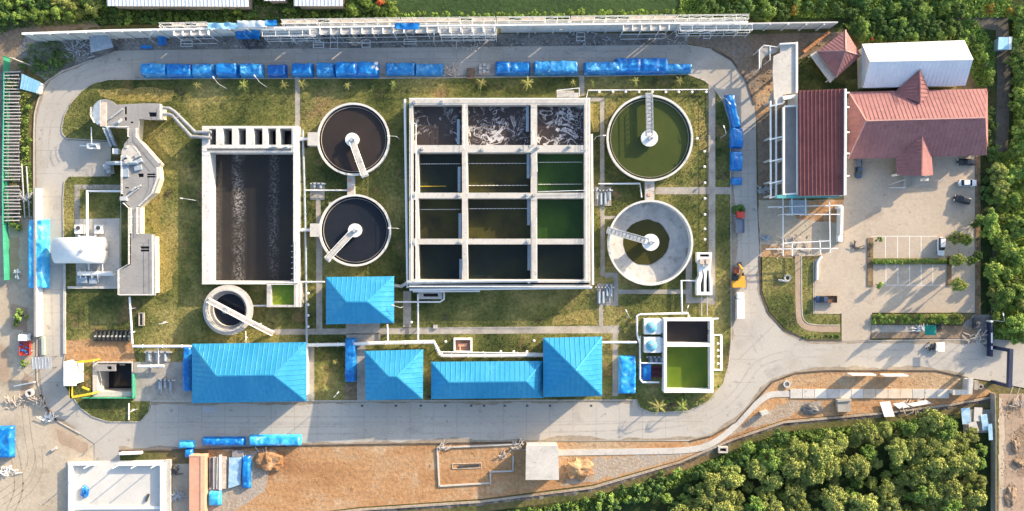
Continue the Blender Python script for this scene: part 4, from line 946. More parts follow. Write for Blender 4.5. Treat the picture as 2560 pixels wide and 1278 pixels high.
m = MB(); m.prism(w2([(2302,446),(2322,446),(2322,452),(2302,452)], 3.2), 2.9, 3.2, bottom=True); m.build('porch_beam', house_wall, t)
m = MB()
for i, y in enumerate((456, 462, 468)): m.prism(w2(rect(2258 - i * 6, y - 20 if i == 0 else y - 6, 2322 + i * 3, y), 0), 0, .45 - i * .15)
build_each(m, 'porch_step', concrete_dirty, t)
m = MB(); rail_mb(m, [W(2222, 462, .05), W(2258, 450, .05), W(2258, 470, .05), W(2222, 470, .05)]); rail_mb(m, [W(2335, 452, .05), W(2358, 450, .05)]); m.build('ramp_rail', white_metal, t)

# --- white shed behind the house
t = thing('white_shed', 'white and pale blue gable roof shed behind the red tiled house', 'shed', W(2290, 160, 0))
NW, NE, SE, SW = W(2155, 110, 4.2), W(2411, 101, 4.2), W(2414, 214, 4.2), W(2157, 220, 4.2); r0, r1 = W(2174, 153, 8.0), W(2433, 148, 8.0)
m = MB(); ribbed(m, [NE, NW, r0, r1], 1.0, .2, .08); ribbed(m, [SW, SE, r1, r0], 1.0, .2, .08); skirt(m, [NW, NE, SE, SW], .15); m.build('roof', roof_white, t)
m = MB(); m.beam(r0 + Vector((0, 0, .1)), r1 + Vector((0, 0, .1)), .4, .12); m.build('ridge_cap', roof_white, t)
P = walls(t, [p.xy for p in (NW, NE, SE, SW)], 4.0, house_wall, .6)
m = MB()
for A, B, C in ((NW, SW, r0), (NE, SE, r1)):
    s = 1 if A is NW else -1; d = Vector((.6 * s, 0, -.12)); m.add([A + d, B + d, C + d], [[0, 1, 2]])
m.build('gable_wall', house_wall, t)
# --- kiosk with pyramid roof and terrace
t = thing('kiosk', 'small red pyramid roof kiosk turned at an angle with a pale terrace', 'kiosk', W(2098, 135, 0))
E = [W(2114, 75, 3.6), W(2153, 139, 3.6), W(2091, 194, 3.6), W(2044, 128, 3.6)]; ap = W(2115, 127, 6.4)
m = MB()
for i in range(4): ribbed(m, [E[i], E[(i + 1) % 4], ap], .8, .18, .06)
skirt(m, E); m.build('roof', roof_tile, t)
m = MB()
for p in E: m.beam(p + Vector((0, 0, .1)), ap + Vector((0, 0, .1)), .28, .1)
m.build('ridge_cap', MATS['ridge_tile'], t)
c = sum(E, Vector()) / 4
m = MB(); m.prism([(c + (p - c) * .78).xy for p in E], -.1, 3.4); m.build('wall', house_wall, t)
m = MB(); m.prism(w2([(2025,137),(2041,128),(2089,194),(2076,207)], 2.6), 2.3, 2.6, bottom=True); m.build('terrace', concrete_pale, t)
m = MB()
for p in ((2029,138),(2074,200)): q = W(*p, 2.3); m.box(q.x - .15, q.y - .15, q.x + .15, q.y + .15, -.1, 2.3)
build_each(m, 'terrace_column', concrete_pale, t)
m = MB()
for i in range(9): m.obox(W(2012 + i * 7, 128 - i * 5.6, 0), (1.0, .7, .5), .6)
bo = mat('brick_orange', [(0.42, 0.18, 0.08), (0.5, 0.25, 0.12)], 1, .2, 2)
for i, o in enumerate(build_each(m, 'brick_pallet', bo)): tag(o, '%s low stack of orange bricks from the left in the row beside the kiosk' % ORD[i], 'bricks', 'brick stacks beside the kiosk')
# --- metal sheds beyond the wall
def shed(r, z0, z1, label, ytop=True):
    t = thing('storage_shed', label, 'shed', W((r[0] + r[2]) / 2, 0, 0), 'white roofed sheds beyond the wall')
    S0, S1 = W(r[0], r[3], z0), W(r[2], r[3] + (2 if r[0] < 400 else 0), z0); N0, N1 = S0 + Vector((0, 11, z1 - z0)), S1 + Vector((0, 11, z1 - z0)); B0, B1 = N0 + Vector((0, 11, z0 - z1)), N1 + Vector((0, 11, z0 - z1))
    m = MB(); ribbed(m, [S0, S1, N1, N0], .9, .25, .08); ribbed(m, [B1, B0, N0, N1], .9, .25, .08); skirt(m, [S0, S1, B1, B0], .15); m.build('roof', roof_white, t)
    m = MB(); m.prism([(S0.x + .6, S0.y + .7), (S1.x - .6, S1.y + .7), (B1.x - .6, B1.y - .7), (B0.x + .6, B0.y - .7)], -.1, z0 - .2); m.build('wall', concrete_dirty, t)
shed((268, 0, 621, 15), 5.0, 6.5, 'longer white ribbed roof cut by the top edge of the photo'); shed((735, 0, 857, 15), 5.0, 6.5, 'shorter white ribbed roof cut by the top edge of the photo')
shed((660, 0, 713, 2), 4.5, 5.2, 'grey strip of shed roof between the two white ribbed roofs')
# --- roofs on the left
def lean_to(name, q, z, label, rm, post=True):
    c = W(sum(p[0] for p in q) / 4, sum(p[1] for p in q) / 4, 0); t = thing(name, label, 'shelter', c)
    P = [W(p[0], p[1], z + dz) for p, dz in zip(q, (.3, .3, 0, 0))]
    m = MB(); ribbed(m, [P[3], P[2], P[1], P[0]], .8, .15, .06); skirt(m, P, .12); m.build('roof', rm, t)
    m = MB()
    for p in P: d = (c - p) * .06; m.tube([Vector((p.x + d.x, p.y + d.y, -.1)), Vector((p.x + d.x, p.y + d.y, p.z - .1))], .08, 5)
    build_each(m, 'post', dark_metal, t)
lean_to('site_shelter', [(223,90),(271,82),(283,118),(227,132)], 3.0, 'grey sheet roof shelter on posts at the end of the rubble strip', steel_blue)
lean_to('site_shelter', [(54,184),(102,206),(92,233),(50,222)], 2.6, 'light blue sheet roof shelter beside the slat racks', sheet_cyan)
lean_to('guard_shelter', [(79,893),(127,893),(128,922),(78,923)], 2.8, 'grey sheet roof guard shelter on the left road edge', grey_metal)
m = MB(); m.prism(w2([(98,212),(104,208),(94,234),(91,234)], 1.6), -.1, 1.6); one('low_wall', m, white_paint, 'white board beside the light blue shelter', 'board', W(98, 222, 0))

# --- walled concrete platform at the lower left
t = thing('walled_platform', 'white walled open concrete platform with thin poles at the bottom edge', 'platform', W(295, 1225, 0))
zt = 1.35
floor_m = mat('platform_floor', [(0.50, 0.49, 0.46), (0.58, 0.57, 0.54)], .12, .06, 1.2, .85, patch=((.40, .385, .36), .2, .58, .15))
m = MB(); m.prism(w2([(168,1155),(425,1150),(425,1330),(168,1330)], .2), -.3, .15); m.build('floor', floor_m, t)
m = MB(); m.prism(w2([(171,1158),(236,1158),(236,1164),(180,1164),(180,1330),(171,1330)], zt), .1, zt); m.prism(w2([(292,1159),(412,1157),(412,1330),(400,1330),(400,1164),(292,1165)], zt), .1, zt); build_each(m, 'wall', white_paint, t)
m = MB(); m.prism(w2([(180.4,1268),(399.6,1267),(399.6,1273),(180.4,1274)], .6), .152, .6); m.build('kerb', white_paint, t)
m = MB(); m.prism(w2([(412.5,1150),(426,1150),(426,1330),(412.5,1330)], .9), .152, .9); m.build('side_wall', concrete_pale, t)
m = MB()
for x, y in ((230,1161),(300,1161),(346,1161),(395,1160)): p = W(x, y, zt); m.tube([Vector((p.x, p.y, zt)), Vector((p.x, p.y, 5.2))], .13, 6)
build_each(m, 'pole', white_metal, t)
for x in (300,): 
    m = MB(); m.prism(w2([(298,1132),(352,1130),(352,1136),(298,1138)], 1.2), -.1, 1.2); one('low_wall', m, white_paint, 'low white wall segment along the road by the walled platform', 'wall', W(325, 1134, 0))
m = MB(); m.blob(W(213, 1228, .15), 1.0, 1.7, .9, 3, 12, 5, .5); one('tarpaulin_heap', m, tarp_blue, 'crumpled blue tarpaulin heap on the walled platform floor', 'tarpaulin', W(213, 1228, .15))
m = MB(); m.beam(W(364, 1254, .6), W(371, 1236, .6), .5, .4); one('plank_stack', m, dark_metal, 'dark plank stack on the walled platform floor', 'planks', W(367, 1245, .15))

# --- square stair tower on the south strip
t = thing('stair_tower', 'square white box tower on the orange soil below the road', 'tower', W(1355, 1145, 0))
zt = 4.6
m = MB(); m.prism(w2([(1317,1117),(1394,1117),(1396,1198),(1316,1198)], zt), -.2, zt); m.build('wall', concrete_pale, t)
m = MB(); m.prism(w2([(1315,1115),(1395.5,1115),(1397.5,1200),(1314,1200)], zt + .15), zt, zt + .15, bottom=True); m.build('roof_slab', concrete_pale, t)
m = MB(); q = W(1355, 1117, zt); m.box(q.x - .6, q.y - .2, q.x + .6, q.y + .06, 0, 2.1); m.build('door', grey_metal, t)

# --- gate portal
t = thing('entrance_portal', 'tall dark blue entrance portal frame across the road', 'gate', W(2483, 910, 0))
a, b = W(2529, 877, 7.2), W(2526, 966, 7.2)
m = MB(); m.beam(a + Vector((0, .4, 0)), b - Vector((0, .4, 0)), .9, 1.0); m.build('beam', navy_paint, t)
for p in (a, b):
    m = MB(); m.box(p.x - .4, p.y - .4, p.x + .4, p.y + .4, -.1, 6.2); m.build('post', navy_paint, t)
t = thing('sign_wall', 'dark blue sign wall with two white panels beside the gate', 'sign', W(2472, 850, 0))
m = MB(); m.prism(w2(rect(2477, 808, 2482.5, 892), 1.7), -.1, 1.7); m.build('wall', navy_paint, t)
m = MB()
for y0, y1 in ((832, 858), (866, 874)): m.prism(w2(rect(2477.6, y0, 2481.6, y1), 1.7), 1.7, 1.72)
build_each(m, 'panel', white_paint, t)
m = MB(); m.prism(w2([(2477,802),(2483,802),(2483,806),(2477,806)], 2.0), -.1, 2.0); m.build('pier', white_paint, t)
for i, (x0, x1, y, nm) in enumerate(((2130, 2190, 938, 'left'), (2212, 2272, 940, 'right'))):
    t = thing('notice_board', '%s of two long white notice boards standing on the orange verge' % nm, 'board', W((x0 + x1) / 2, y - 4, 0), 'white notice boards')
    m = MB(); m.prism(w2(rect(x0, y - 1.2, x1, y + 1.2), 3.3), .4, 3.3, bottom=True); m.build('panel', white_paint, t)
    m = MB()
    for x in (x0 + 4, x1 - 4): p = W(x, y, 3.3); m.tube([Vector((p.x, p.y, -.1)), Vector((p.x, p.y, .45))], .1, 6)
    build_each(m, 'post', grey_metal, t)
t = thing('guard_house', 'small L shaped guard house with pale flat roof by the gate', 'guard house', W(2420, 968, 0))
m = MB(); m.prism(w2([(2420,946),(2434,946),(2431,986),(2382,988),(2382,976),(2418,975)], 2.9), 2.6, 2.9, bottom=True); m.build('roof', concrete_pale, t)
m = MB(); m.prism(w2([(2422,949),(2432,949),(2429,984),(2385,986),(2385,978),(2420,977)], 2.6), -.1, 2.6); m.build('wall', house_wall, t)
m = MB(); m.prism(w2(rect(2436, 952, 2446, 975), .6), -.1, .6); m.lathe(W(2449, 966, 0), [(.7, 0), (.7, .6), (.4, .6), (.4, .1)], 14); one('planter', m, concrete_dirty, 'low concrete planter and ring beside the guard house', 'planter', W(2442, 965, 0))
t = thing('site_hut', 'small box hut with white and blue roof at the far track end', 'hut', W(2510, 108, 0))
m = MB(); m.prism(w2([(2500,94),(2524,94),(2524,122),(2500,122)], 2.5), -.1, 2.5); m.build('wall', steel_blue, t)
m = MB(); m.prism(w2([(2523,92),(2531,92),(2529,124),(2523,124)], 2.8), 2.5, 2.8, bottom=True); m.build('roof', white_paint, t)
m = MB(); m.prism(w2([(2497,93),(2522.8,93),(2522.8,124),(2495,124)], 2.75), 2.55, 2.75, bottom=True); m.build('roof', sheet_cyan, t)
# ------------------------------------------------------------------ long perimeter wall on the north side
wall_grey = mat('wall_grey', [(0.46, 0.46, 0.45), (0.58, 0.58, 0.57)], .3, .12, 1.5, .88, patch=((.36,.36,.35), .35, .58, .14))
WZ = 6.3
def ytop(x):
    K = [(55,83),(280,75),(640,68),(1000,63),(1425,59),(1870,54),(2095,55)]
    for (a, b), (c, d) in zip(K, K[1:]):
        if x <= c: return b + (d - b) * (x - a) / (c - a)
    return 55
t = thing('perimeter_wall', 'long tall grey white boundary wall with slots, along the upper road', 'wall', W(1080, 85, 0))
m = MB(); gaps = [(443, .9, 0, 2.8), (751, 1.05, .3, 3.3), (898, .95, 2.1, 3.3), (1247, .85, 0, 3.9), (1406, .95, 1.9, 3.3), (1664, .75, 0.8, 3.6), (1678, .75, 0.8, 3.4)]
xs = [55, 280, 640, 1000, 1425, 1870]
cuts = sorted(set(xs + [g[0] for g in gaps]))
def seg(xa, xb, z0, z1, th=.32):
    a, b = W(xa, ytop(xa), WZ), W(xb, ytop(xb), WZ)
    m.prism([(a.x, a.y - th), (b.x, b.y - th), (b.x, b.y), (a.x, a.y)], z0, z1, bottom=True)
for xa, xb in zip(cuts, cuts[1:]):
    ga = next((g for g in gaps if g[0] == xa), None); gb = next((g for g in gaps if g[0] == xb), None)
    seg(xa + (ga[1] * 5 if ga else 0), xb - (gb[1] * 5 if gb else 0), -.3, WZ)
for x, w, z0, z1 in gaps:
    seg(x - w * 5, x + w * 5, z1, WZ)
    if z0 > 0: seg(x - w * 5, x + w * 5, -.3, z0)
m.build('wall', wall_grey, t)
m = MB(); z5 = 5.0; a, b = W(1872, 57, z5), W(2095, 54, z5); m.prism([(a.x, a.y - .3), (b.x, b.y - .3), (b.x, b.y), (a.x, a.y)], -.3, z5); m.build('lower_wall', wall_grey, t)
m = MB()
for xa, xb in zip(xs, xs[1:]):
    a, b = W(xa, ytop(xa), WZ), W(xb, ytop(xb), WZ); m.prism([(a.x, a.y - .42), (b.x, b.y - .42), (b.x, b.y + .1), (a.x, a.y + .1)], WZ, WZ + .15, bottom=True)
m.build('coping', white_paint, t)
m = MB()
for i, x in enumerate(range(80, 2090, 45)):
    if any(abs(x - g[0]) < 14 for g in gaps): continue
    z = WZ if x < 1870 else 5.0; p = W(x, ytop(x) + (0 if x < 1870 else 2), z); m.box(p.x - .2, p.y - .62, p.x + .2, p.y - .325, -.3, z + .3)
build_each(m, 'buttress', wall_grey, t)

def scaffold(x0, x1, label, dy=1.5, z=7.4, planks=True, y_off=0.0):
    t = thing('scaffold', label, 'scaffold', W((x0 + x1) / 2, ytop(x0) - 10, 0), 'scaffolds along the perimeter wall')
    A = W(x0, ytop(x0), WZ); B = W(x1, ytop(x1), WZ); n = max(2, int((B - A).length / 2.6))
    off = Vector((0, dy, 0)); st = MB(); le = MB(); pl = MB()
    for i in range(n + 1):
        p = A.lerp(B, i / n); jit = random.uniform(-.3, .5)
        for o in (off * .35, off):
            q = Vector((p.x, p.y, 0)) + o; st.tube([q, q + Vector((0, 0, z + jit))], .06, 4)
        for zz in (2.2, 4.4, 6.4): le.tube([Vector((p.x, p.y, zz)) + off * .35, Vector((p.x, p.y, zz)) + off], .05, 4)
        if i < n and random.random() < .6:
            q = A.lerp(B, (i + 1) / n); le.tube([Vector((p.x, p.y, 4.4)) + off, Vector((q.x, q.y, 6.4)) + off], .05, 4)
    for zz in (2.2, 4.4, 6.4, 7.2):
        for o in (off * .35, off):
            a = Vector((A.x, A.y, zz)) + o; b = Vector((B.x, B.y, zz)) + o; le.tube([a, b], .055, 4)
    build_each(st, 'standard', white_metal, t); le.build('ledger', white_metal, t)
    if planks:
        for i in range(n):
            if random.random() < .75:
                a = A.lerp(B, (i + .05) / n); b = A.lerp(B, (i + .95) / n)
                pl.prism([(a.x, a.y + dy * .38), (b.x, b.y + dy * .38), (b.x, b.y + dy * .92), (a.x, a.y + dy * .92)], 6.47, 6.54 + random.uniform(0, .05), bottom=True)
        build_each(pl, 'plank', plank_wood, t)
scaffold(705, 1000, 'outer scaffold behind the wall above the left tarpaulins', planks=True)
scaffold(1004, 1238, 'outer scaffold behind the wall from the blue sheet to the middle streak of light', planks=True)
scaffold(1242, 1424, 'outer scaffold with planks behind the wall left of the last wall bend', planks=True)
scaffold(1428, 1690, 'outer scaffold behind the wall right of the wall bend')
scaffold(1694, 1870, 'outer scaffold at the right end of the tall wall', planks=False)
scaffold(400, 520, 'short scaffold behind the wall left of the light blue sheets', dy=1.2, z=7.0)
def gallery(x0, x1, depth, label, n):
    t = thing('wall_gallery', label, 'gallery', W((x0 + x1) / 2, ytop(x0) + 8, 0), 'concrete galleries on the wall')
    A = W(x0, ytop(x0), WZ); B = W(x1, ytop(x1), WZ); z = 6.1; m = MB()
    m.prism([(A.x, A.y - depth), (B.x, B.y - depth), (B.x, B.y - .66), (A.x, A.y - .66)], z - .2, z, bottom=True); m.build('deck', concrete_pale, t)
    for i in range(n + 1):
        p = A.lerp(B, i / n); m = MB(); m.box(p.x - .1, p.y - depth, p.x + .1, p.y - .7, z, z + .75); m.build('rib', white_paint, t)
        if i % 2 == 0:
            m = MB(); m.tube([Vector((p.x, p.y - depth + .15, -.1)), Vector((p.x, p.y - depth + .15, z - .2))], .08, 5); m.build('prop', white_metal, t)
    m = MB(); m.beam(Vector((A.x, A.y - depth, 3.2)), Vector((B.x, B.y - depth, 3.2)), .1, .1); m.beam(Vector((A.x, A.y - depth - .6, 1.0)), Vector((B.x, B.y - depth - .6, 1.0)), .1, .1); m.build('ledger', white_metal, t)
gallery(775, 1010, 2.0, 'longer pale gallery slab with cross ribs on the wall', 9); gallery(1012, 1236, 1.9, 'pale gallery slab with cross ribs under the blue sheet', 8)
gallery(436, 522, 1.7, 'short pale gallery slab at the left scaffold', 4); gallery(1558, 1672, 1.9, 'pale gallery slab above the right streaks of light', 5)

# sheets over the wall
def draped(x0, y0, x1, y1, z, label, mt, seed=1, fold=.35, drop=False):
    P = MB(); nx = max(4, int((x1 - x0) / 5)); ny = max(4, int((y1 - y0) / 4)); vs = []; fs = []
    for j in range(ny + 1):
        for i in range(nx + 1):
            u, v = i / nx, j / ny; zz = z - (v * z * .85 if drop else 0)
            p = W(x0 + (x1 - x0) * u, y0 + (y1 - y0) * v, zz); ed = 1.0 if 0 < i < nx and 0 < j < ny else .3
            zz += fold * noise.noise(Vector((p.x * .7, p.y * .7, seed))) * 1.5 + fold * .5 * noise.noise(Vector((p.x * 2, p.y * 2, seed)))
            vs.append((p.x + .25 * noise.noise(Vector((p.y, p.x, seed))), p.y + .25 * noise.noise(Vector((p.x * .8, p.y, seed + 9))), zz))
    w = nx + 1
    for j in range(ny):
        for i in range(nx): fs.append([j * w + i, (j + 1) * w + i, (j + 1) * w + i + 1, j * w + i + 1])
    P.add(vs, fs); c = W((x0 + x1) / 2, (y0 + y1) / 2, z); return one('sheet_cover', P, mt, label, 'sheet', c, None, True)
draped(520, 57, 596, 72, 6.8, 'light blue sheet lying over the wall top, left one', sheet_cyan, 2)
draped(594, 52, 668, 68, 6.9, 'pale white sheet over the wall top beside the light blue one', mat('tarp_pale', [(.45,.55,.62),(.6,.66,.7)], .4, .1, 1.5, .5), 3)
draped(664, 50, 692, 64, 6.9, 'small deep blue sheet at the end of the pale sheet on the wall', tarp_blue, 4)
draped(590, 72, 650, 98, 5.6, 'blue sheet hanging down the road side of the wall', tarp_blue, 5, .2, True)
draped(986, 58, 1048, 73, 7.0, 'bright blue crumpled sheet on the gallery', tarp_blue, 6)
draped(395, 90, 416, 112, 1.2, 'small tilted blue sheet on the rubble strip', tarp_blue, 7)
draped(352, 113, 380, 122, .3, 'flat scrap of blue sheet at the road edge', tarp_blue, 8, .1)
# rubble strip debris
def frame_debris(x, y, w, h, z=1.0, k=0):
    m = MB(); P = [W(x, y, z), W(x + w, y, z), W(x + w, y + h, z * .8), W(x, y + h, z * .8)]
    for i in range(4): m.beam(P[i], P[(i + 1) % 4], .1, .1); m.tube([Vector((P[i].x, P[i].y, -.1)), P[i]], .05, 4)
    m.beam(P[0].lerp(P[3], .5), P[1].lerp(P[2], .5), .1, .1); return m
fr = [(452,102,28,14,'left end of the gallery'), (783,105,26,14,'below the left gallery'), (826,88,18,34,'standing upright right of the first frame'), (905,100,20,18,'near the dark rubble'), (1442,82,20,20,'below the wall right of the middle light streak'),
      (1010,98,30,12,'in the middle of the rubble strip'), (1760,82,16,14,'near the road bend')]
for x, y, w, h, tx in fr: one('scaffold_trestle', frame_debris(x, y, w, h), white_metal, 'loose pale steel trestle ' + tx, 'trestle', W(x, y, 0), 'loose trestles on the rubble strip')
m = MB(); random.seed(11)
for i in range(420):
    x = random.uniform(300, 1720); y = random.uniform(96, 120); s = random.uniform(.08, .28)
    p = W(x, y, -.1); m.obox(p, (s * random.uniform(.6, 3), s, s * .5), random.uniform(0, 3))
stuff('rubble', m, mat('rubble_mix', [(0.08, 0.075, 0.07), (0.30, 0.28, 0.26), (0.5, 0.48, 0.46)], 1.2, .2, 2, .9), 'broken concrete and timber rubble along the foot of the wall', 'rubble')
def scrap(x, y, n, label, mt, spread=10, seed=0):
    rnd = random.Random(seed); m = MB()
    for i in range(n):
        p = W(x + rnd.uniform(-spread, spread), y + rnd.uniform(-spread, spread) * .6, rnd.uniform(0, .6)); L = rnd.uniform(.5, 2.2); a = rnd.uniform(0, 3.1); d = Vector((math.cos(a), math.sin(a), rnd.uniform(-.2, .3)))
        m.beam(p, p + d * L, .18, .12)
    return one('scrap_heap', m, mt, label, 'scrap', W(x, y, 0), None) if False else tag(m.build('scrap_heap', mt, org=W(x, y, 0)), label, 'scrap', None, 'stuff')
scrap(750, 98, 30, 'scrap heap below the hanging blue sheet', grey_metal, 24, 1); scrap(890, 105, 46, 'pale timber scrap heap on the rubble strip', plank_wood, 16, 2)
scrap(1128, 183, 36, 'pinkish timber scrap heap on the road between two tarpaulin rows', plank_wood, 14, 3); scrap(1690, 92, 24, 'scrap heap by the right streaks of light', plank_wood, 30, 4)

# ------------------------------------------------------------------ tarpaulin covered stacks
def tarp(x0, y0, x1, y1, h, seed, crown=.25, curve=None, dips=()):
    k = h * .55; a = W(x0, y0, k); b = W(x1, y1, k); X0, X1 = a.x, b.x; Y1, Y0 = a.y, b.y
    nx = max(6, int((X1 - X0) / .35)); ny = max(6, int((Y1 - Y0) / .35)); mb = MB(); vs = []; fs = []
    for j in range(ny + 1):
        for i in range(nx + 1):
            u, v = i / nx, j / ny; eu = min(u, 1 - u) * (X1 - X0); ev = min(v, 1 - v) * (Y1 - Y0)
            e = min(1, (min(eu, ev) / .34)); prof = 1 - (1 - e) ** 3
            x = X0 + (X1 - X0) * u; y = Y0 + (Y1 - Y0) * v
            bulge = crown * math.sin(math.pi * v)
            n1 = noise.noise(Vector((x * .45, y * .45, seed))); n2 = noise.noise(Vector((x * 1.5, y * 1.1, seed + 3))); n3 = noise.noise(Vector((x * 3.5, y * 2.5, seed + 6)))
            z = (h - crown + bulge + .35 * n1 + .22 * n2 + .1 * n3) * prof
            for d in dips: z -= .5 * math.exp(-((x - W(d, 0, k).x) / .35) ** 2) * prof
            if eu > .01 and ev > .01: x += .18 * n2; y += .18 * n3
            if curve: x += curve(v)
            else: y += .12 * noise.noise(Vector((x * .5, 0, seed + 2)))
            vs.append((x, y, max(0.02, z)))
    w = nx + 1
    for j in range(ny):
        for i in range(nx): fs.append([j * w + i, j * w + i + 1, (j + 1) * w + i + 1, (j + 1) * w + i])
    mb.add(vs, fs); return mb, Vector(((X0 + X1) / 2, (Y0 + Y1) / 2, 0))
north = [(355,417,158,191,2.6),(419,480,160,192,2.5),(482,534,160,192,2.6),(543,594,160,192,2.7),(602,655,160,192,2.6),(670,714,160,191,2.4),(731,780,160,190,2.4),(792,836,156,190,2.6),(840,944,154,191,2.7),
         (966,1036,158,187,1.5),(1040,1106,158,188,1.6),(1240,1324,154,186,2.4),(1336,1444,154,185,2.8),(1462,1546,154,184,2.7),(1540,1668,147,184,2.9),(1660,1728,160,181,2.2)]
tarps = [tarp_blue, mat('tarp_worn_highlit', [(0.006, 0.15, 0.44), (0.02, 0.22, 0.54), (0.05, 0.32, 0.60)], 0.5, 0.22, 1.6, 0.42, 0.5, patch=[((0.20, 0.48, 0.66), 0.9, 0.57, 0.08), ((0.004, 0.07, 0.30), 0.6, 0.60, 0.1)]), mat('tarp_deep', [(0.003, 0.08, 0.34), (0.006, 0.12, 0.42), (0.01, 0.18, 0.50)], 0.4, 0.2, 1.4, 0.3, 0.5, patch=((0.10, 0.40, 0.66), 1.1, 0.62, 0.06)), mat('tarp_faded', [(0.006, 0.14, 0.44), (0.03, 0.24, 0.54), (0.22, 0.44, 0.60)], 0.55, 0.22, 1.6, 0.5, 0.4)]  # cyan patches on the worn and deep sheets are painted highlights
extra = {5: ', left of the first path', 6: ', right of the first path', 8: ', topped with white sacks', 9: ', flat and wrinkled', 10: ', flat beside the timber scrap', 11: ', right of the pallet', 12: ', left of the second path', 15: ', lowest at the bend'}
for i, (x0, x1, y0, y1, h) in enumerate(north):
    mb, c = tarp(x0 - 2, y0 - random.uniform(0, 2.5), x1 + 2, y1 + random.uniform(0, 1.5), h * random.uniform(.9, 1.1), i * 5.3, dips=[(x0 + x1) / 2 + random.uniform(-8, 8)] if i in (8, 11, 14) else ())
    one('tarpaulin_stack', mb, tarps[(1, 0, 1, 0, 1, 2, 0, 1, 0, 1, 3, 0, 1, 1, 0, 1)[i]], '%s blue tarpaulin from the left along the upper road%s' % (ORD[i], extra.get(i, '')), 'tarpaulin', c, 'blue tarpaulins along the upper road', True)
def T(x0, y0, x1, y1, h, seed, label, mt=tarp_blue, curve=None, grp=None, crown=.3):
    mb, c = tarp(x0, y0, x1, y1, h, seed, crown, curve); return one('tarpaulin_stack', mb, mt, label, 'tarpaulin', c, grp, True)
T(1814, 236, 1836, 322, 2.3, 31, 'long curved blue tarpaulin at the right road bend', curve=lambda v: 1.8 * (1 - v) ** 1.3)
T(1826, 318, 1859, 370, 2.3, 32, 'blue tarpaulin joining the curved one on the right road'); T(1827, 377, 1858, 426, 2.2, 33, 'square blue tarpaulin on the right road below the curved ones'); T(1828, 443, 1857, 462, 1.6, 34, 'smallest blue tarpaulin on the right road')
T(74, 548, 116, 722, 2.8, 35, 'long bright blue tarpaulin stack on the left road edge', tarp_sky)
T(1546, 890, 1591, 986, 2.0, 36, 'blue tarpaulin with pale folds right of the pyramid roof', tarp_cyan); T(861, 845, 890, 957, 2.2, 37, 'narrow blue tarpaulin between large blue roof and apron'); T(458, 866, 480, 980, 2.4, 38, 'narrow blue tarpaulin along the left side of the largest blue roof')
T(1604, 908, 1630, 953, 1.6, 39, 'small blue tarpaulin beside the red pipe frame'); T(505, 1093, 612, 1116, 1.6, 40, 'flat blue sheet stack at the lower road edge', tarp_blue)
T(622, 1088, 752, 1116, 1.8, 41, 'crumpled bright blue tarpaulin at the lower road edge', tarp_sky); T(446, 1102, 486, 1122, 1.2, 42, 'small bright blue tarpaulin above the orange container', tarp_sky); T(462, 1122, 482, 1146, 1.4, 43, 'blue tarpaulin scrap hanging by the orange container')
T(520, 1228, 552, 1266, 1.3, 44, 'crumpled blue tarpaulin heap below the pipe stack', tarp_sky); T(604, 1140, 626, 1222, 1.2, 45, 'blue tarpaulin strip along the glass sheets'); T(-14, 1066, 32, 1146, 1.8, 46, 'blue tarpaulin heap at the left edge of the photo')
for x, nm in ((925, 'right end of the ninth blue tarpaulin'), ): 
    m = MB(); 
    for i in range(7): m.blob(W(x + random.uniform(-10, 16), 163 + random.uniform(-4, 10), 2.5), .6, .5, .4, i, 8, 4)
    for o in build_each(m, 'sack', white_paint): tag(o, 'white sack piled on the ' + nm, 'sack', 'white sacks on the tarpaulin row')
t = thing('pallet_load', 'pale loaded pallet on the upper road', 'pallet', W(1212, 173, 0))
m = MB(); m.prism(w2(rect(1197, 160, 1226, 186), .2), 0, .2); m.build('pallet', plank_wood, t)
m = MB()
for i in range(3):
    for j in range(3): m.obox(W(1202 + i * 9, 164 + j * 8, .2), (.8, .7, .5 + .3 * ((i + j) % 2)))
build_each(m, 'carton', concrete_pale, t)
m = MB(); m.prism(w2(rect(1166, 170, 1187, 196), .8), 0, .8); m.dome(W(1176, 183, .8), .9, .4, 12, 3); one('debris_heap', m, brown_soil, 'small brown soil heap on the upper road left of the pallet', 'heap', W(1176, 183, 0))

# ------------------------------------------------------------------ pipes across the lawn
def pipe(pts, r, z, label, mt=white_metal, legs=True, name='pipe', flanges=True):
    m = MB(); P = [W(p[0], p[1], p[2] if len(p) > 2 else z) for p in pts]; m.tube(P, r, 8)
    for a, b in zip(P, P[1:]):
        n = max(1, int((b - a).length / 4))
        for k in range(1, n + 1):
            p = a.lerp(b, (k - .5) / n)
            if legs and p.z > .5: m.box(p.x - .12, p.y - .12, p.x + .12, p.y + .12, 0, p.z - r * .8)
            if flanges: 
                d = (b - a).normalized(); m.tube([p - d * .08, p + d * .08], r * 1.35, 8)
    return one(name, m, mt, label, 'pipe', P[0].copy() * Vector((1, 1, 0)) if False else Vector((P[0].x, P[0].y, 0)))
pipe([(757,325),(761,470),(764,600),(767,862)], .26, 1.2, 'blue grey pipe running down beside the aeration basin', steel_blue)
pipe([(764,476),(868,476)], .16, 1.2, 'thin white pipe to the chamber between the small clarifiers')
pipe([(744,705),(812,705)], .2, 1.4, 'short white pipe from basin corner to the lone blue roof'); pipe([(738,350),(770,347)], .35, 1.6, 'short thick pipe from basin to the upper small clarifier'); pipe([(738,576),(776,575)], .35, 1.6, 'short thick pipe from basin to the lower small clarifier')
pipe([(768,863),(870,861),(940,858),(1085,855),(1100,886),(1108,889),(1358,889)], .42, 1.4, 'long fat white pipe stepping past the blue roofs'); pipe([(1100,880),(1358,884)], .14, 1.6, 'thin white pipe beside the long fat one', flanges=False)
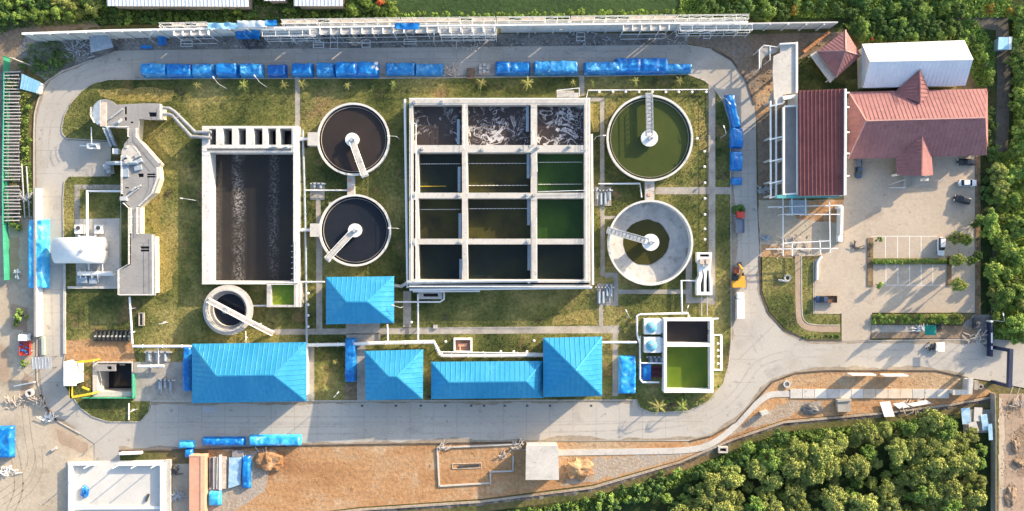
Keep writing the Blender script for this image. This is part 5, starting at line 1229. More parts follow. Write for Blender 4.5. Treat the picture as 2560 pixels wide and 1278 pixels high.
pipe([(1506,856),(1592,856)], .3, 1.5, 'white pipe from the pyramid roof to the cooling tanks'); pipe([(332,866),(480,866)], .34, 1.4, 'fat white pipe from the valve corner to the largest blue roof'); pipe([(324,742,3.0),(331,860,1.2)], .26, 1.2, 'white pipe sloping down from the deck end')
pipe([(1045,735),(1045,852)], .22, 1.3, 'straight white pipe from bioreactor down to the fat pipe'); pipe([(986,755),(1100,755),(1110,748),(1110,731)], .2, 1.3, 'thin white pipe looping from the lone blue roof to the sump'); pipe([(968,811),(970,856)], .22, 1.3, 'short white pipe below the lone blue roof')
pipe([(614,828),(615,860)], .14, 1.0, 'thin white pipe between thickener and largest blue roof'); pipe([(622,765),(668,764)], .2, 1.2, 'short pipe between thickener and lime green cell')
pipe([(1742,702),(1703,702),(1705,780)], .2, 1.3, 'white pipe bending from the twin channel down to the tank yard'); pipe([(1600,860),(1593,838),(1592,790),(1600,786),(1720,783),(1724,798),(1796,797)], .22, 1.6, 'white pipe around the cooling tanks'); pipe([(1600,840),(1600,948),(1606,956),(1648,956)], .22, 1.4, 'white pipe loop left of the red frame')
pipe([(1466,244),(1470,226),(1770,224)], .12, .9, 'long thin white rail pipe above the large green clarifier', flanges=False); pipe([(1496,460),(1600,459),(1604,494)], .18, 1.2, 'white pipe to the chamber between the large clarifiers'); pipe([(1732,344),(1768,346)], .1, .9, 'thin dark pipe right of the green clarifier', dark_metal, flanges=False)
pipe([(1600,908),(1662,908)], .2, 1.5, 'white cross pipe above the red pipe frame'); pipe([(345,916),(410,915)], .34, 1.4, 'white manifold pipe beside the pump pit'); pipe([(322,1008,.4),(322,1050,.4)], .16, .4, 'white pipe on the small lawn below the pump pit', flanges=False); pipe([(396,866,1.2),(396,915,1.2)], .14, 1.2, 'thin white pipe joining two fat ones by the pump yard', flanges=False)
pipe([(1767,226),(1768,632)], .06, .9, 'thin dark wire line along the right footpath', dark_metal, flanges=False)
# valves and small pump sets
def pumpset(x, y, w, h, label, n=3, seed=0, mt=grey_metal):
    rnd = random.Random(seed); t = thing('pump_skid', label, 'pump skid', W(x, y, 0)); m = MB(); m.prism(w2(rect(x - w / 2, y - h / 2, x + w / 2, y + h / 2)), .05, .28); m.build('base', concrete_dirty, t)
    for i in range(n):
        p = W(x - w / 2 + (i + .5) * w / n, y + rnd.uniform(-.2, .2) * h, .28); m = MB(); m.tube([p + Vector((0, -h * .03, .5)), p + Vector((0, h * .03, .5))], .34, 10); m.obox(p, (.6, 1.2, .35)); m.build('pump', steel_blue, t)
    m = MB(); a = W(x - w / 2 - 4, y - h * .3, 1.1); b = W(x + w / 2 + 4, y - h * .3, 1.1); m.tube([a, b], .18, 7); m.tube([W(x - w * .3, y + h * .5, .6), W(x - w * .3, y - h * .3, 1.1)], .12, 6); m.tube([W(x + w * .3, y + h * .5, .6), W(x + w * .3, y - h * .3, 1.1)], .12, 6); m.build('manifold', mt, t)
    m = MB()
    for i in range(n + 1):
        p = W(x - w / 2 + (i + .2) * w / (n + 1), y - h * .3, 1.2); m.lathe(p, [(.22, 0), (.22, .08), (.02, .1)], 10); m.tube([p - Vector((0, 0, .2)), p], .05, 5)
    build_each(m, 'valve_wheel', dark_metal, t)
pumpset(1507, 491, 42, 48, 'large grey pump skid between bioreactor and the large clarifiers', 4, 1); pumpset(1512, 734, 40, 50, 'grey pump skid at the lower right bioreactor corner', 4, 2); pumpset(795, 465, 30, 18, 'small pump skid between the small clarifiers and the basin', 2, 3)
pumpset(415, 964, 40, 42, 'pump skid on the yard beside the pump pit', 3, 4); pumpset(395, 890, 60, 30, 'valve skid on the bare soil left of the largest blue roof', 3, 5); pumpset(1640, 898, 40, 16, 'small pump row under the cooling tanks', 3, 6)
t = thing('dosing_sump', 'small square open sump with orange insides between fat pipe and footpath', 'sump', W(1157, 866, 0)); m = MB(); m.prism(w2(rect(1134, 846, 1180, 882), 1.6), -.2, 1.6, holes=[w2(rect(1138, 850, 1176, 878), 1.6)]); m.build('wall', white_paint, t)
m = MB(); a = w2(rect(1137, 849, 1177, 879), 1.6); m.add([(p.x, p.y, .5) for p in a], [[3, 2, 1, 0]]); m.build('floor', mat('rusty_floor', [(0.28, 0.13, 0.09), (0.42, 0.24, 0.17)], .8, .2), t); m = MB(); m.tube([W(1150, 880, 1.0), W(1150, 866, .9)], .2, 7); m.obox(W(1157, 862, .5), (2.2, .8, .5)); m.build('pump', rust_plate, t)
t = thing('pipe_rack', 'dark red pipe rack between cooling tanks and blue tarpaulin', 'frame', W(1645, 930, 0)); m = MB()
for y in (918, 929, 942): m.beam(W(1630, y, 1.0), W(1662, y, 1.0), .2, .2)
for x in (1632, 1645, 1660): m.beam(W(x, 916, .95), W(x, 944, .95), .16, .2); m.tube([W(x, 930, 0), W(x, 930, .9)], .08, 5)
m.build('rails', mat('maroon', (0.14, 0.035, 0.045), .5), t); m = MB(); m.prism(w2(rect(1631, 916, 1661, 944), .5), .13, .4); m.build('pallet', mat('maroon_deck', (0.11, 0.04, 0.05), .5), t)
# cooling tanks
for i, (y, nm) in enumerate(((817, 'upper'), (863, 'lower'))):
    t = thing('cooling_tank', '%s of two blue domed tanks on white square bases' % nm, 'tank', W(1631, y, 0), 'blue domed cooling tanks')
    m = MB(); m.prism(w2(rect(1611, y - 20, 1652, y + 19), 2.4), -.1, 2.4); m.build('base', white_paint, t); m = MB(); m.prism(w2(rect(1652.5, y - 18, 1657, y + 16), 2.1), -.1, 2.1); m.build('side_duct', white_metal, t)
    m = MB(); c = W(1629, y + 1, 2.4); m.dome(c, 1.4, .75, 24, 6); m.build('dome', mat('dome_blue_' + nm, [(0.12, 0.38, 0.52), (0.17, 0.45, 0.58)], .5, .08, 1.5, .5), t, smooth=True); m = MB(); m.lathe(c + Vector((-.25, .25, .7)), [(.4, 0), (.4, .25), (.01, .3)], 12); m.build('vent', steel_blue, t)

# ------------------------------------------------------------------ lamps
def garden_lamp(x, y, label):
    t = thing('garden_lamp', label, 'garden lamp', W(x, y, .1), 'small white garden lamps'); m = MB(); p = W(x, y, .1); m.tube([p, p + Vector((0, 0, .8))], .1, 6); m.build('post', white_metal, t)
    m = MB(); m.lathe(p + Vector((0, 0, .8)), [(.1, 0), (.34, .12), (.30, .35), (.02, .42)], 10); m.build('lamp_shade', white_paint, t)
for i, x in enumerate((1497, 1531, 1563, 1596, 1629, 1663, 1695, 1728, 1763)): garden_lamp(x, 232, '%s white garden lamp from the left in the row above the large green clarifier' % ORD[i])
for i, (x, y) in enumerate(((1741, 348), (1759, 380), (1759, 418), (1760, 458), (1760, 497), (1760, 537), (1760, 573), (1760, 599))): garden_lamp(x, y, '%s white garden lamp from the top along the right footpath beside the large clarifiers' % ORD[i])
for i, (x, y) in enumerate(((1806, 846), (1793, 858), (1793, 875), (1793, 890), (1793, 908))[1:]): garden_lamp(x, y, '%s white garden lamp from the top in the narrow bed right of the green cell' % ORD[i])
for i, (x, y) in enumerate(((773, 733), (773, 762), (773, 788), (773, 816))): garden_lamp(x, y, '%s white garden lamp from the top beside the blue grey pipe' % ORD[i])
for i, (x, y) in enumerate(((1030, 805), (1115, 853), (1335, 851), (1252, 878), (1284, 878), (1317, 878))): garden_lamp(x, y, 'white garden lamp ' + ('by the path near the straight white pipe', 'beside the bend of the fat pipe', 'on the grass left of the pyramid roof', 'first from the left along the fat pipe', 'second from the left along the fat pipe', 'third from the left along the fat pipe')[i])
def street_lamp(x, y, ang, label, h=6.0, arm=1.6):
    t = thing('street_lamp', label, 'street lamp', W(x, y, 0), 'white curved street lamps'); p = W(x, y, 0); d = Vector((math.cos(ang), math.sin(ang), 0))
    m = MB(); m.tube([p, p + Vector((0, 0, h * .9)), p + Vector((0, 0, h)) + d * .35, p + Vector((0, 0, h + .15)) + d * arm], [.09, .07, .06, .05], 6); m.build('pole', grey_metal, t)
    m = MB(); m.obox(p + Vector((0, 0, h + .08)) + d * (arm + .3), (.7, .26, .12), ang); m.build('lamp_head', lamp_glass, t)
for x, y, a, l in ((568,223,2.2,'street lamp on the lawn between the first two palms'), (668,219,2.2,'street lamp on the lawn left of the first path'), (163,108,.6,'street lamp on the rubble at the far left below the wall'), (397,112,.9,'street lamp beside the tilted blue sheet'), (628,100,.9,'street lamp before the hanging blue sheet'),
                   (1000,350,3.1,'street lamp right of the upper small clarifier'), (1002,573,3.1,'street lamp right of the lower small clarifier'), (498,503,3.0,'street lamp left of the large aeration basin'), (420,806,.3,'street lamp on the lawn left of the thickener'), (652,812,.4,'street lamp right of the thickener footbridge'),
                   (1090,120,1.5,'street lamp below the left gallery end'), (1322,95,1.5,'street lamp on the rubble in the middle of the wall'), (860,104,1.5,'street lamp near the upright loose frame'), (1788,92,1.5,'street lamp near the right end of the tall wall'), (1010,766,2.8,'street lamp beside the lone blue roof'),
                   (1565,790,2.0,'street lamp on the bright lawn above the cooling tanks'), (1796,255,-.9,'street lamp at the upper right road bend'), (1700,780,1.2,'street lamp left of the outlet pipes'), (845,985,.8,'street lamp in the bed beside the narrow tarpaulin'), (345,1022,.5,'street lamp on the small lawn by the pump pit'),
                   (2475,800,1.8,'street lamp behind the sign wall'), (1485,350,0.1,'street lamp right of the bioreactor'), (1800,345,1.9,'street lamp between footpath and right road')): street_lamp(x, y, a, l)
t = thing('utility_pole', 'dashed looking thin pole at the left edge below the perimeter wall', 'pole', W(77, 164, 0)); m = MB(); p = W(77, 164, 0); m.tube([p, p + Vector((0, 0, 8.2))], [.16, .1], 7); m.build('pole', concrete_pale, t); m = MB(); m.beam(p + Vector((-.6, 0, 7.8)), p + Vector((.6, 0, 7.8)), .12, .12); m.build('cross_arm', grey_metal, t)

# ------------------------------------------------------------------ left side yard
t = thing('slat_rack', 'tall dark slatted rack frame at the left edge, upper stretch', 'rack', W(30, 300, 0), 'dark slat racks')
def slats(t, y0, y1, x0=10, x1=50, z=2.2, seed=1):
    rnd = random.Random(seed); m = MB(); y = y0
    while y < y1:
        a = W(x0 + rnd.uniform(-3, 3), y + rnd.uniform(-.6, .6), z); b = W(x1 + rnd.uniform(-4, 2), y + rnd.uniform(-.8, .8), z + rnd.uniform(-.1, .1)); m.beam(a, b, .24, .15); y += rnd.uniform(7.6, 9.4)
    m.build('slats', concrete_pale, t); m = MB()
    for x in (x0 + 4, x1 - 4): m.beam(W(x, y0, z - .3), W(x, y1, z - .3), .2, .25)
    for y in range(int(y0), int(y1), 60):
        for x in (x0 + 4, x1 - 4): p = W(x, y, z - .5); m.tube([Vector((p.x, p.y, -.1)), p], .1, 5)
    m.build('frame', dark_metal, t); m = MB(); m.prism(w2(rect(x0, y0, x1, y1)), -.1, .02); m.build('base_sheet', dark_metal, t)
slats(t, 180, 455)
t = thing('slat_rack', 'shorter dark slatted rack frame at the left edge, lower stretch', 'rack', W(30, 520, 0), 'dark slat racks'); slats(t, 466, 558, seed=2)
m = MB()
a = [(9,140),(8,250),(6,380),(5,480),(6,560),(10,700)]
P = [W(x, y, 2.4) for x, y in a]
for p, q in zip(P, P[1:]): m.prism([(p.x - .05, p.y), (p.x + .05, p.y), (q.x + .05, q.y), (q.x - .05, q.y)], 0, 2.4)
for p in P: m.tube([Vector((p.x + .12, p.y, -.1)), Vector((p.x + .12, p.y, 2.6))], .08, 5)
one('net_fence', m, green_net, 'green net fence along the left edge of the photo', 'fence', W(8, 400, 0))
t = thing('yard_wall', 'tall white wall dividing ring road from the left yard below the long tarpaulin', 'wall', W(95, 760, 0)); m = MB(); m.prism(w2([(85,470),(88,470),(89,842),(86,842)], 3.0), -.2, 3.0); m.build('wall', white_paint, t)
m = MB(); m.prism(w2([(84,470),(89,470),(90,842),(85,842)], 3.1), 3.0, 3.12, bottom=True); m.build('coping', concrete, t)
m = MB(); m.prism(w2([(103,842),(110,842),(111,888),(104,888)], .6), -.1, .6); one('low_wall', m, mat('pale_green', (.38, .46, .38), .5), 'pale green low wall beside the guard shelter', 'wall', W(107, 865, 0))
for i, (x, l) in enumerate(((54, 'left'), (66, 'right'))): m = MB(); m.tube([W(x, 410 + i * 6, .3), W(x + 8, 545, .3)], .18, 6); one('steel_pipe', m, grey_metal, '%s of two long pipes lying beside the left road' % l, 'pipe', W(x, 480, 0))
m = MB(); m.beam(W(36, 675, .9), W(46, 698, .9), .35, .3); m.beam(W(44, 673, .9), W(38, 696, .9), .35, .3); m.beam(W(33, 682, .7), W(50, 680, .7), .3, .3); one('trestle', m, white_paint, 'white crossed trestle in the shade left of the long tarpaulin', 'trestle', W(41, 686, 0))
m = MB(); m.lathe(W(78, 982, 0), [(1.0, 0), (1.0, 1.0), (.55, 1.0), (.55, .1)], 18); one('concrete_ring', m, concrete_pale, 'concrete well ring at the lower left road kerb', 'ring', W(78, 982, 0))
scrap(95, 1010, 40, 'pale scrap heap along the lower left road kerb', plank_wood, 14, 7); scrap(120, 1050, 20, 'white scrap heap at the lower left kerb end', white_paint, 12, 8); scrap(10, 1110, 40, 'coloured scrap heap at the left edge of the photo', plank_wood, 16, 9); scrap(62, 500, 30, 'grey scrap heap beside the lower slat rack', grey_metal, 10, 10)
m = MB(); m.tube([W(35, 966, .3), W(88, 955, .3)], .16, 6); one('steel_pipe', m, white_metal, 'white pipe lying in the shade of the guard shelter', 'pipe', W(60, 960, 0)); m = MB(); m.beam(W(128, 1126, .6), W(140, 1120, .6), .6, .5); one('concrete_block', m, concrete_pale, 'pale concrete block lying on the sandy yard', 'block', W(135, 1122, 0))
m = MB(); m.prism(w2([(157,905),(163,905),(163,960),(157,960)], 4), -.1, 3.8); m.prism(w2(rect(159, 904, 190, 965), 4.0), 3.8, 4.0, bottom=True); m.prism(w2([(183,908),(188,908),(188,960),(183,960)], 4), -.1, 3.79); one('white_booth', m, white_paint, 'white flat roofed booth beside the yellow gantry', 'booth', W(175, 935, 0))
t = thing('gantry_crane', 'yellow gantry frame around the pump pit yard', 'gantry', W(200, 950, 0)); m = MB(); zg = 3.6
for a, b in (((192,906),(233,902)), ((176,956),(176,996)), ((177,994),(232,984)), ((177,958),(177,996))): m.beam(W(*a, zg), W(*b, zg), .5, .5)
m.beam(W(205, 968, zg), W(222, 975, zg), .4, .3); build_each(m, 'beam', yellow_paint, t); m = MB()
for x, y in ((193,906),(232,902),(176,995),(231,984)): p = W(x, y, zg - .5); m.box(p.x - .15, p.y - .15, p.x + .15, p.y + .15, 0, zg - .5)
build_each(m, 'leg', yellow_paint, t)
m = MB()
for a, b in (((331,936),(331,994)), ((205,996),(333,996))):
    p, q = W(*a, 1.6), W(*b, 1.6); d = (q - p).normalized(); s = Vector((-d.y, d.x, 0)) * .04; m.prism([(p + s).xy, (q + s).xy, (q - s).xy, (p - s).xy], .1, 1.6)
    for k in range(7): r = p.lerp(q, k / 6); m.tube([Vector((r.x, r.y, .1)), Vector((r.x, r.y, 1.75))], .07, 5)
one('net_fence', m, green_net, 'green net fence around the pump pit', 'fence', W(331, 990, 0))
# row of dark racks on the soil
def bike_rack(x, y, i):
    t = thing('pipe_spool', '%s dark flanged pipe spool from the left in the row on the bare soil' % ORD[i], 'pipe spool', W(x, y, 0), 'dark pipe spools on the bare soil'); a = W(x + 2, y - 12, .55); b = W(x - 2, y + 14, .45)
    m = MB(); m.tube([a, b], .3, 10); m.build('barrel', dark_metal, t); m = MB(); d = (b - a).normalized()
    for p in (a, b): m.tube([p - d * .06, p + d * .06], .46, 12)
    build_each(m, 'flange', black_rubber, t); m = MB(); m.tube([a.lerp(b, .55), a.lerp(b, .55) + Vector((.1, 0, .75))], .2, 8); m.build('branch', grey_metal, t)
for i in range(9): bike_rack(240 + i * 10.4, 838, i)
t = thing('valve_chamber', 'narrow dark valve chamber beside the sloping white pipe', 'chamber', W(354, 800, 0)); m = MB(); m.prism(w2(rect(346, 782, 360, 815), .6), -.1, .6, holes=[w2(rect(348, 784, 356, 813), .6)]); m.build('wall', concrete_dirty, t); m = MB(); a = w2(rect(347, 783, 357, 814), .6); m.add([(p.x, p.y, .2) for p in a], [[3, 2, 1, 0]]); m.build('floor', dark_metal, t)

# ------------------------------------------------------------------ material stacks on the south strip
t = thing('container', 'long salmon orange container at the bottom edge', 'container', W(490, 1210, 0)); m = MB(); zc = 2.6; m.prism(w2([(473,1142),(511,1142),(511,1330),(473,1330)], zc), 0, zc); m.build('body', rust_plate, t)
m = MB(); m.prism(w2([(501,1141),(512,1141),(512,1331),(501,1331)], zc + .12), zc, zc + .12); m.prism(w2([(472,1139.5),(512,1139.5),(512,1141.6),(472,1141.6)], zc + .1), .1, zc + .1); m.build('edge_rail', mat('container_edge', (.62, .38, .25), .5), t)
def stack(x, y0, y1, n, step, r, label, mt, seed, group=None):
    rnd = random.Random(seed); m = MB()
    for i in range(n): m.tube([W(x + i * step + rnd.uniform(-1, 1), y0 + rnd.uniform(0, 4), .3 + .15 * (i % 3)), W(x + i * step + rnd.uniform(-1.5, 1.5), y1 - rnd.uniform(0, 5), .3 + .15 * (i % 3))], r, 6)
    for i, o in enumerate(build_each(m, 'loose_pipe', mt)): tag(o, '%s from the left of the %s' % (ORD[i], label), 'pipe', label)
stack(517, 1142, 1222, 6, 3, .13, 'dark steel pipes stacked beside the orange container', dark_metal, 1); stack(526, 1140, 1224, 5, 4, .14, 'pale steel pipes stacked right of the dark ones', grey_metal, 2); stack(600, 1136, 1175, 4, 4, .12, 'short grey pipes at the right end of the stacks', grey_metal, 3)
m = MB(); m.prism(w2(rect(547, 1138, 553, 1226), .6), 0, .6); one('board_stack', m, white_paint, 'narrow white board stack between pipes and sheets', 'boards', W(550, 1180, 0)); m = MB(); m.prism(w2(rect(554, 1142, 565, 1222), .5), 0, .5); one('board_stack', m, plank_wood, 'wide pale board stack between white boards and blue sheets', 'boards', W(560, 1180, 0))
m = MB(); m.prism(w2([(572,1145),(604,1144),(600,1212),(570,1222)], .9), .2, lambda x, y: .7 + .25 * noise.noise(Vector((x * 1.3, y * 1.3, 0)))); one('sheet_stack', m, mat('pale_blue_sheet', [(0.20, 0.38, 0.55), (0.40, 0.55, 0.66)], .7, .2, 2, .5), 'pale blue plastic sheet stack beside the board stacks', 'sheets', W(588, 1180, 0))
m = MB(); m.prism(w2(rect(580, 1126, 608, 1143), .6), 0, .6); one('crate', m, mat('grey_crate', [(.22, .2, .2), (.3, .28, .27)], .5, .2), 'low grey crate above the pale blue sheets', 'crate', W(594, 1134, 0))
scrap(425, 1180, 50, 'dark scrap strewn between walled platform and container, upper part', dark_metal, 16, 12); scrap(440, 1245, 50, 'dark scrap strewn between walled platform and container, lower part', grey_metal, 16, 13)
m = MB(); m.blob(W(672, 1150, 0), 3.4, 2.8, 1.3, 5, 18, 7, .5); m.blob(W(690, 1162, 0), 2.0, 1.6, .8, 6, 14, 5, .5); one('soil_heap', m, red_soil, 'orange soil heap beside the material stacks', 'soil heap', W(672, 1152, 0)); m = MB(); m.blob(W(1446, 1172, 0), 3.4, 2.6, 1.5, 7, 18, 7, .5); one('soil_heap', m, red_soil, 'orange soil heap right of the white tower', 'soil heap', W(1446, 1172, 0))
scrap(662, 1140, 14, 'planks thrown on the orange soil heap', plank_wood, 12, 15)
t = thing('foundation', 'open concrete strip foundation outline on the orange soil', 'foundation', W(1175, 1165, 0)); m = MB()
for pts in ([(1093,1118),(1098,1218)], [(1098,1216),(1226,1208)], [(1226,1212),(1226,1178)], [(1226,1180),(1282,1178)], [(1096,1120),(1310,1110)], [(1282,1178),(1283,1140)]): 
    a, b = W(*pts[0], .3), W(*pts[1], .3); m.beam(a, b, .35, .5)
build_each(m, 'strip', concrete_pale, t); m = MB()
for a, b in (((1131,1160),(1203,1158)), ((1131,1172),(1202,1170)), ((1131,1160),(1131,1172)), ((1203,1158),(1203,1171))): m.beam(W(*a, .1), W(*b, .1), .15, .3)
m.build('inner_frame', plank_wood, t); m = MB(); m.beam(W(1148, 1166, .2), W(1198, 1164, .2), .4, .4); m.beam(W(1148, 1168, .3), W(1198, 1162, .3), .2, .3); m.build('beam', dark_metal, t); scrap(1258, 1142, 14, 'pale timber pieces inside the foundation', plank_wood, 8, 16); scrap(1295, 1118, 24, 'timber scrap between foundation and white tower', plank_wood, 14, 17)
scrap(1108, 1122, 18, 'timber bits along the foundation corner', plank_wood, 12, 18); scrap(2280, 1020, 26, 'pale timber scrap beside the white metal sheets', plank_wood, 34, 19)
def box_ring(x, y, w, h, z, label, mt=concrete_pale, name='drain_box', round_=False):
    m = MB()
    if round_: m.lathe(W(x, y, 0), [(w * .05, -.2), (w * .05, z), (w * .032, z), (w * .032, .0), (.01, 0)], 16)
    else:
        m.prism(w2(rect(x - w / 2, y - h / 2, x + w / 2, y + h / 2), z), -.2, z, holes=[w2(rect(x - w / 2 + 4, y - h / 2 + 4, x + w / 2 - 4, y + h / 2 - 4), z)])
    t = thing(name, label, 'drain box', W(x, y, 0)); m.build('wall', mt, t); m = MB(); m.disc(W(x, y, -.02) , min(w, h) * .036, 12); m.build('void', MATS['dark_void'], t)
box_ring(1966, 960, 18, 18, .5, 'round drain ring on the orange verge near the footpath bend', round_=True); box_ring(1808, 1125, 24, 16, .7, 'open pale drain box on the stony strip'); box_ring(1088, 817, 10, 9, .6, 'tiny white drain box on the lawn edge below the bioreactor')
m = MB(); m.beam(W(1904, 1036, 1.7), W(1921, 1030, 1.7), .9, 1.7); one('sign_block', m, concrete_pale, 'pale standing block casting a long shadow on the stony strip', 'block', W(1912, 1034, 0)); m = MB(); m.prism(w2([(2094,1002),(2128,1000),(2129,1030),(2096,1031)], 1.4), 0, 1.2); m.prism(w2([(2094,1000),(2129,998),(2129,1003),(2094,1005)], 1.6), 0, 1.6); one('debris_box', m, concrete_dirty, 'grey square box on the orange verge below the panel path', 'box', W(2112, 1016, 0))
m = MB(); m.blob(W(2030, 1022, 0), 2.6, 1.6, .8, 9, 14, 5, .5); one('gravel_heap', m, gravel_dark, 'grey gravel heap left of the square grey box', 'gravel heap', W(2030, 1022, 0))
for i, (q, l) in enumerate((([(2200,1006),(2226,1004),(2238,1042),(2212,1043)], 'largest white metal sheet tilted on the bank'), ([(2233,1010),(2258,1006),(2276,1018),(2248,1022)], 'middle white metal sheet on the bank'), ([(2268,1010),(2318,1001),(2330,1009),(2284,1017)], 'rightmost white metal sheet on the bank'))):
    m = MB(); m.prism(w2(q, .8), lambda x, y: .55, lambda x, y: .62, bottom=True); c = W(*q[0], 0); one('metal_sheet', m, white_paint, l, 'metal sheet', c, 'white metal sheets on the bank')
# paving panels along the verge
pan = [concrete_pale, mat('panel_buff', [(0.52, 0.42, 0.32), (0.60, 0.50, 0.40)], .5, .12), mat('panel_pale', [(0.56, 0.53, 0.48), (0.63, 0.60, 0.55)], .5, .12)]
for i in range(13):
    x0 = 1976 + i * 30.6; m = MB(); m.prism(w2([(x0, 973), (x0 + 29.6, 973), (x0 + 29.6, 996), (x0, 996)], .2), -.1, .16 + .02 * (i % 3)); one('paving_panel', m, pan[(0, 0, 2, 0, 2, 2, 1, 1, 1, 1, 0, 0, 2)[i]], '%s pale paving panel from the left along the orange verge' % ORD[i], 'paving panel', W(x0 + 15, 985, 0), 'paving panels along the orange verge')
# pale shed remains in the grove corner
t = thing('collapsed_shed', 'collapsed pale blue shed roof sheets in the grove corner', 'shed', W(2440, 1040, 0)); random.seed(5)
for i, (x, y, w, h, a) in enumerate(((2415,1040,22,40,.1),(2445,1036,20,34,-.05),(2462,1056,16,40,.15),(2434,1068,20,26,.3),(2476,1080,10,40,.05))):
    m = MB(); c = W(x, y, 1.2 + .2 * i); m.obox(c, (w * .1, h * .1, .06), a); m.build('roof_sheet', (MATS['pale_blue_sheet'], concrete_pale)[i % 2], t)
m = MB(); m.prism(w2(rect(2408, 1024, 2480, 1082)), -.1, .1); m.build('floor', concrete_dirty, t)
m = MB(); P = [W(x, y, 2.0) for x, y in ((2488,985),(2490,1080),(2490,1200),(2490,1330))]
for p, q in zip(P, P[1:]): m.prism([(p.x - .06, p.y), (p.x + .06, p.y), (q.x + .06, q.y), (q.x - .06, q.y)], -.2, 2.0)
one('grove_fence', m, concrete_dirty, 'thin grey fence along the right side of the grove', 'fence', W(2490, 1100, 0))
m = MB(); q = [W(x, y, 2.0) for x, y in ((2314, 813), (2340, 813), (2341, 838), (2313, 838))]; ap = W(2327, 825, 2.5); m.add(q + [ap] + [v - Vector((0, 0, .2)) for v in q], [[1, 0, 4], [2, 1, 4], [3, 2, 4], [0, 3, 4], [0, 1, 6, 5], [1, 2, 7, 6], [2, 3, 8, 7], [3, 0, 5, 8]]); p = W(2327, 825, 0)
t = thing('parasol', 'green square parasol beside the entrance road', 'parasol', p); m.build('canopy', mat('parasol_green', [(0.015, 0.22, 0.17), (0.02, 0.27, 0.2)], .5, .05), t); m = MB(); m.tube([p, p + Vector((0, 0, 2.5))], .05, 6); m.build('pole', white_metal, t)
scrap(2345, 820, 22, 'stall clutter right of the green parasol', dark_metal, 10, 21); scrap(2302, 824, 16, 'stall clutter left of the green parasol', white_metal, 9, 22)

for i, x in enumerate((905, 990, 1052, 1113, 1178, 1210, 1262, 1318, 1375, 1478)):
    m = MB(); m.prism(w2(rect(x - 3, 1012, x + 3, 1017)), -.05, .02); one('drain_grate', m, dark_metal, '%s small dark drain grate from the left on the road before the blue roofs' % ORD[i], 'drain grate', W(x, 1014, 0), 'drain grates along the road')
m = MB(); m.prism(w2(rect(505, 1017, 540, 1031)), -.05, .02); one('drain_grate', m, grey_metal, 'large grey drain grate on the road before the largest blue roof', 'drain grate', W(522, 1024, 0))

# loose stones, weeds and clods on the bare ground
def clods(poly, n, mt, name, label, smin=.12, smax=.45, z=-.05, seed=0, flat=.5):
    rnd = random.Random(seed); m = MB(); xs = [p[0] for p in poly]; ys = [p[1] for p in poly]; k = 0
    while k < n:
        x, y = rnd.uniform(min(xs), max(xs)), rnd.uniform(min(ys), max(ys)); ins = False
        for i in range(len(poly)):
            (x0, y0), (x1, y1) = poly[i], poly[i - 1]
            if (y0 > y) != (y1 > y) and x < (x1 - x0) * (y - y0) / (y1 - y0) + x0: ins = not ins
        if not ins: k += .2; continue
        k += 1; s = rnd.uniform(smin, smax) ** 1.0; p = W(x, y, z); R = rnd.uniform(0, 3)
        vs = [p + Vector((math.cos(R + q * 1.257) * s * rnd.uniform(.5, 1), math.sin(R + q * 1.257) * s * rnd.uniform(.5, 1), 0)) for q in range(5)]; vs.append(p + Vector((rnd.uniform(-.2, .2) * s, rnd.uniform(-.2, .2) * s, s * flat)))
        m.add(vs, [[q, (q + 1) % 5, 5] for q in range(5)])
    stuff(name, m, mt, label, 'stones' if 'stone' in name else 'clods')
clods([(610,1120),(1090,1120),(1095,1235),(640,1270),(600,1240)], 420, red_soil, 'soil_clods', 'orange soil clods scattered over the building plot', .06, .26, seed=1, flat=.3)
clods([(1400,1140),(1700,1134),(1800,1100),(1890,1040),(1980,1002),(2370,1000),(2200,1026),(1960,1048),(1830,1092),(1700,1146),(1480,1208),(1400,1215)], 900, stony_soil, 'stones', 'stones scattered above the stone bank', .06, .28, seed=2, flat=.3)
clods([(1960,930),(2350,932),(2410,950),(2400,972),(1985,972)], 160, red_soil, 'soil_clods', 'orange soil clods on the verge by the footpath', .08, .3, seed=3)
clods([(20,950),(90,960),(135,1055),(230,1112),(230,1150),(150,1270),(10,1270)], 160, sand_yard, 'stones', 'small stones scattered over the sandy yard', .05, .2, seed=4, flat=.3)
clods([(1660,90),(1900,88),(2090,84),(2020,140),(1900,280),(1880,230),(1820,130)], 300, brown_soil, 'soil_clods', 'brown clods on the building site earth', .1, .4, seed=5)
clods([(2500,1000),(2558,1000),(2558,1275),(2500,1275)], 160, MATS['pink_soil'], 'soil_clods', 'brown clods along the reddish track', .08, .28, seed=6, flat=.25)
clods([(1900,500),(2100,500),(2100,635),(1905,640)], 70, sand_yard, 'stones', 'stones on the sandy site yard', .08, .25, seed=7, flat=.3)
# tyre tracks pressed into the sandy yard and rubber marks on the road
def track(pts, label, mt, w=.28, gauge=1.7, z=-.086):
    m = MB(); L = smooth_line(pts, 3)
    P = w2(L)
    for sgn in (-1, 1):
        a = []; b = []
        for i, p in enumerate(P):
            d = (P[min(len(P) - 1, i + 1)] - P[max(0, i - 1)]).normalized(); n = Vector((-d.y, d.x)); c = p + n * sgn * gauge / 2; ww = w * (.7 + .5 * noise.noise(Vector((c.x * .3, c.y * .3, 2)))); a.append(c + n * ww / 2); b.append(c - n * ww / 2)
        m.prism(a + b[::-1], z - .02, z)
    structure('wheel_track', m, mt, label)
trk = mat('track_earth', [(0.27, 0.23, 0.17), (0.34, 0.29, 0.225)], .3, .2, 1.2, .95)
track([(0,1240),(60,1200),(82,1150),(70,1100),(60,1000)], 'curved wheel tracks on the sandy yard', trk); track([(10,1270),(70,1230),(100,1180),(95,1120)], 'curved wheel tracks on the sandy yard', trk); track([(25,1278),(50,1225),(40,1150),(20,1080)], 'curved wheel tracks on the sandy yard', trk, .5, 2.1)
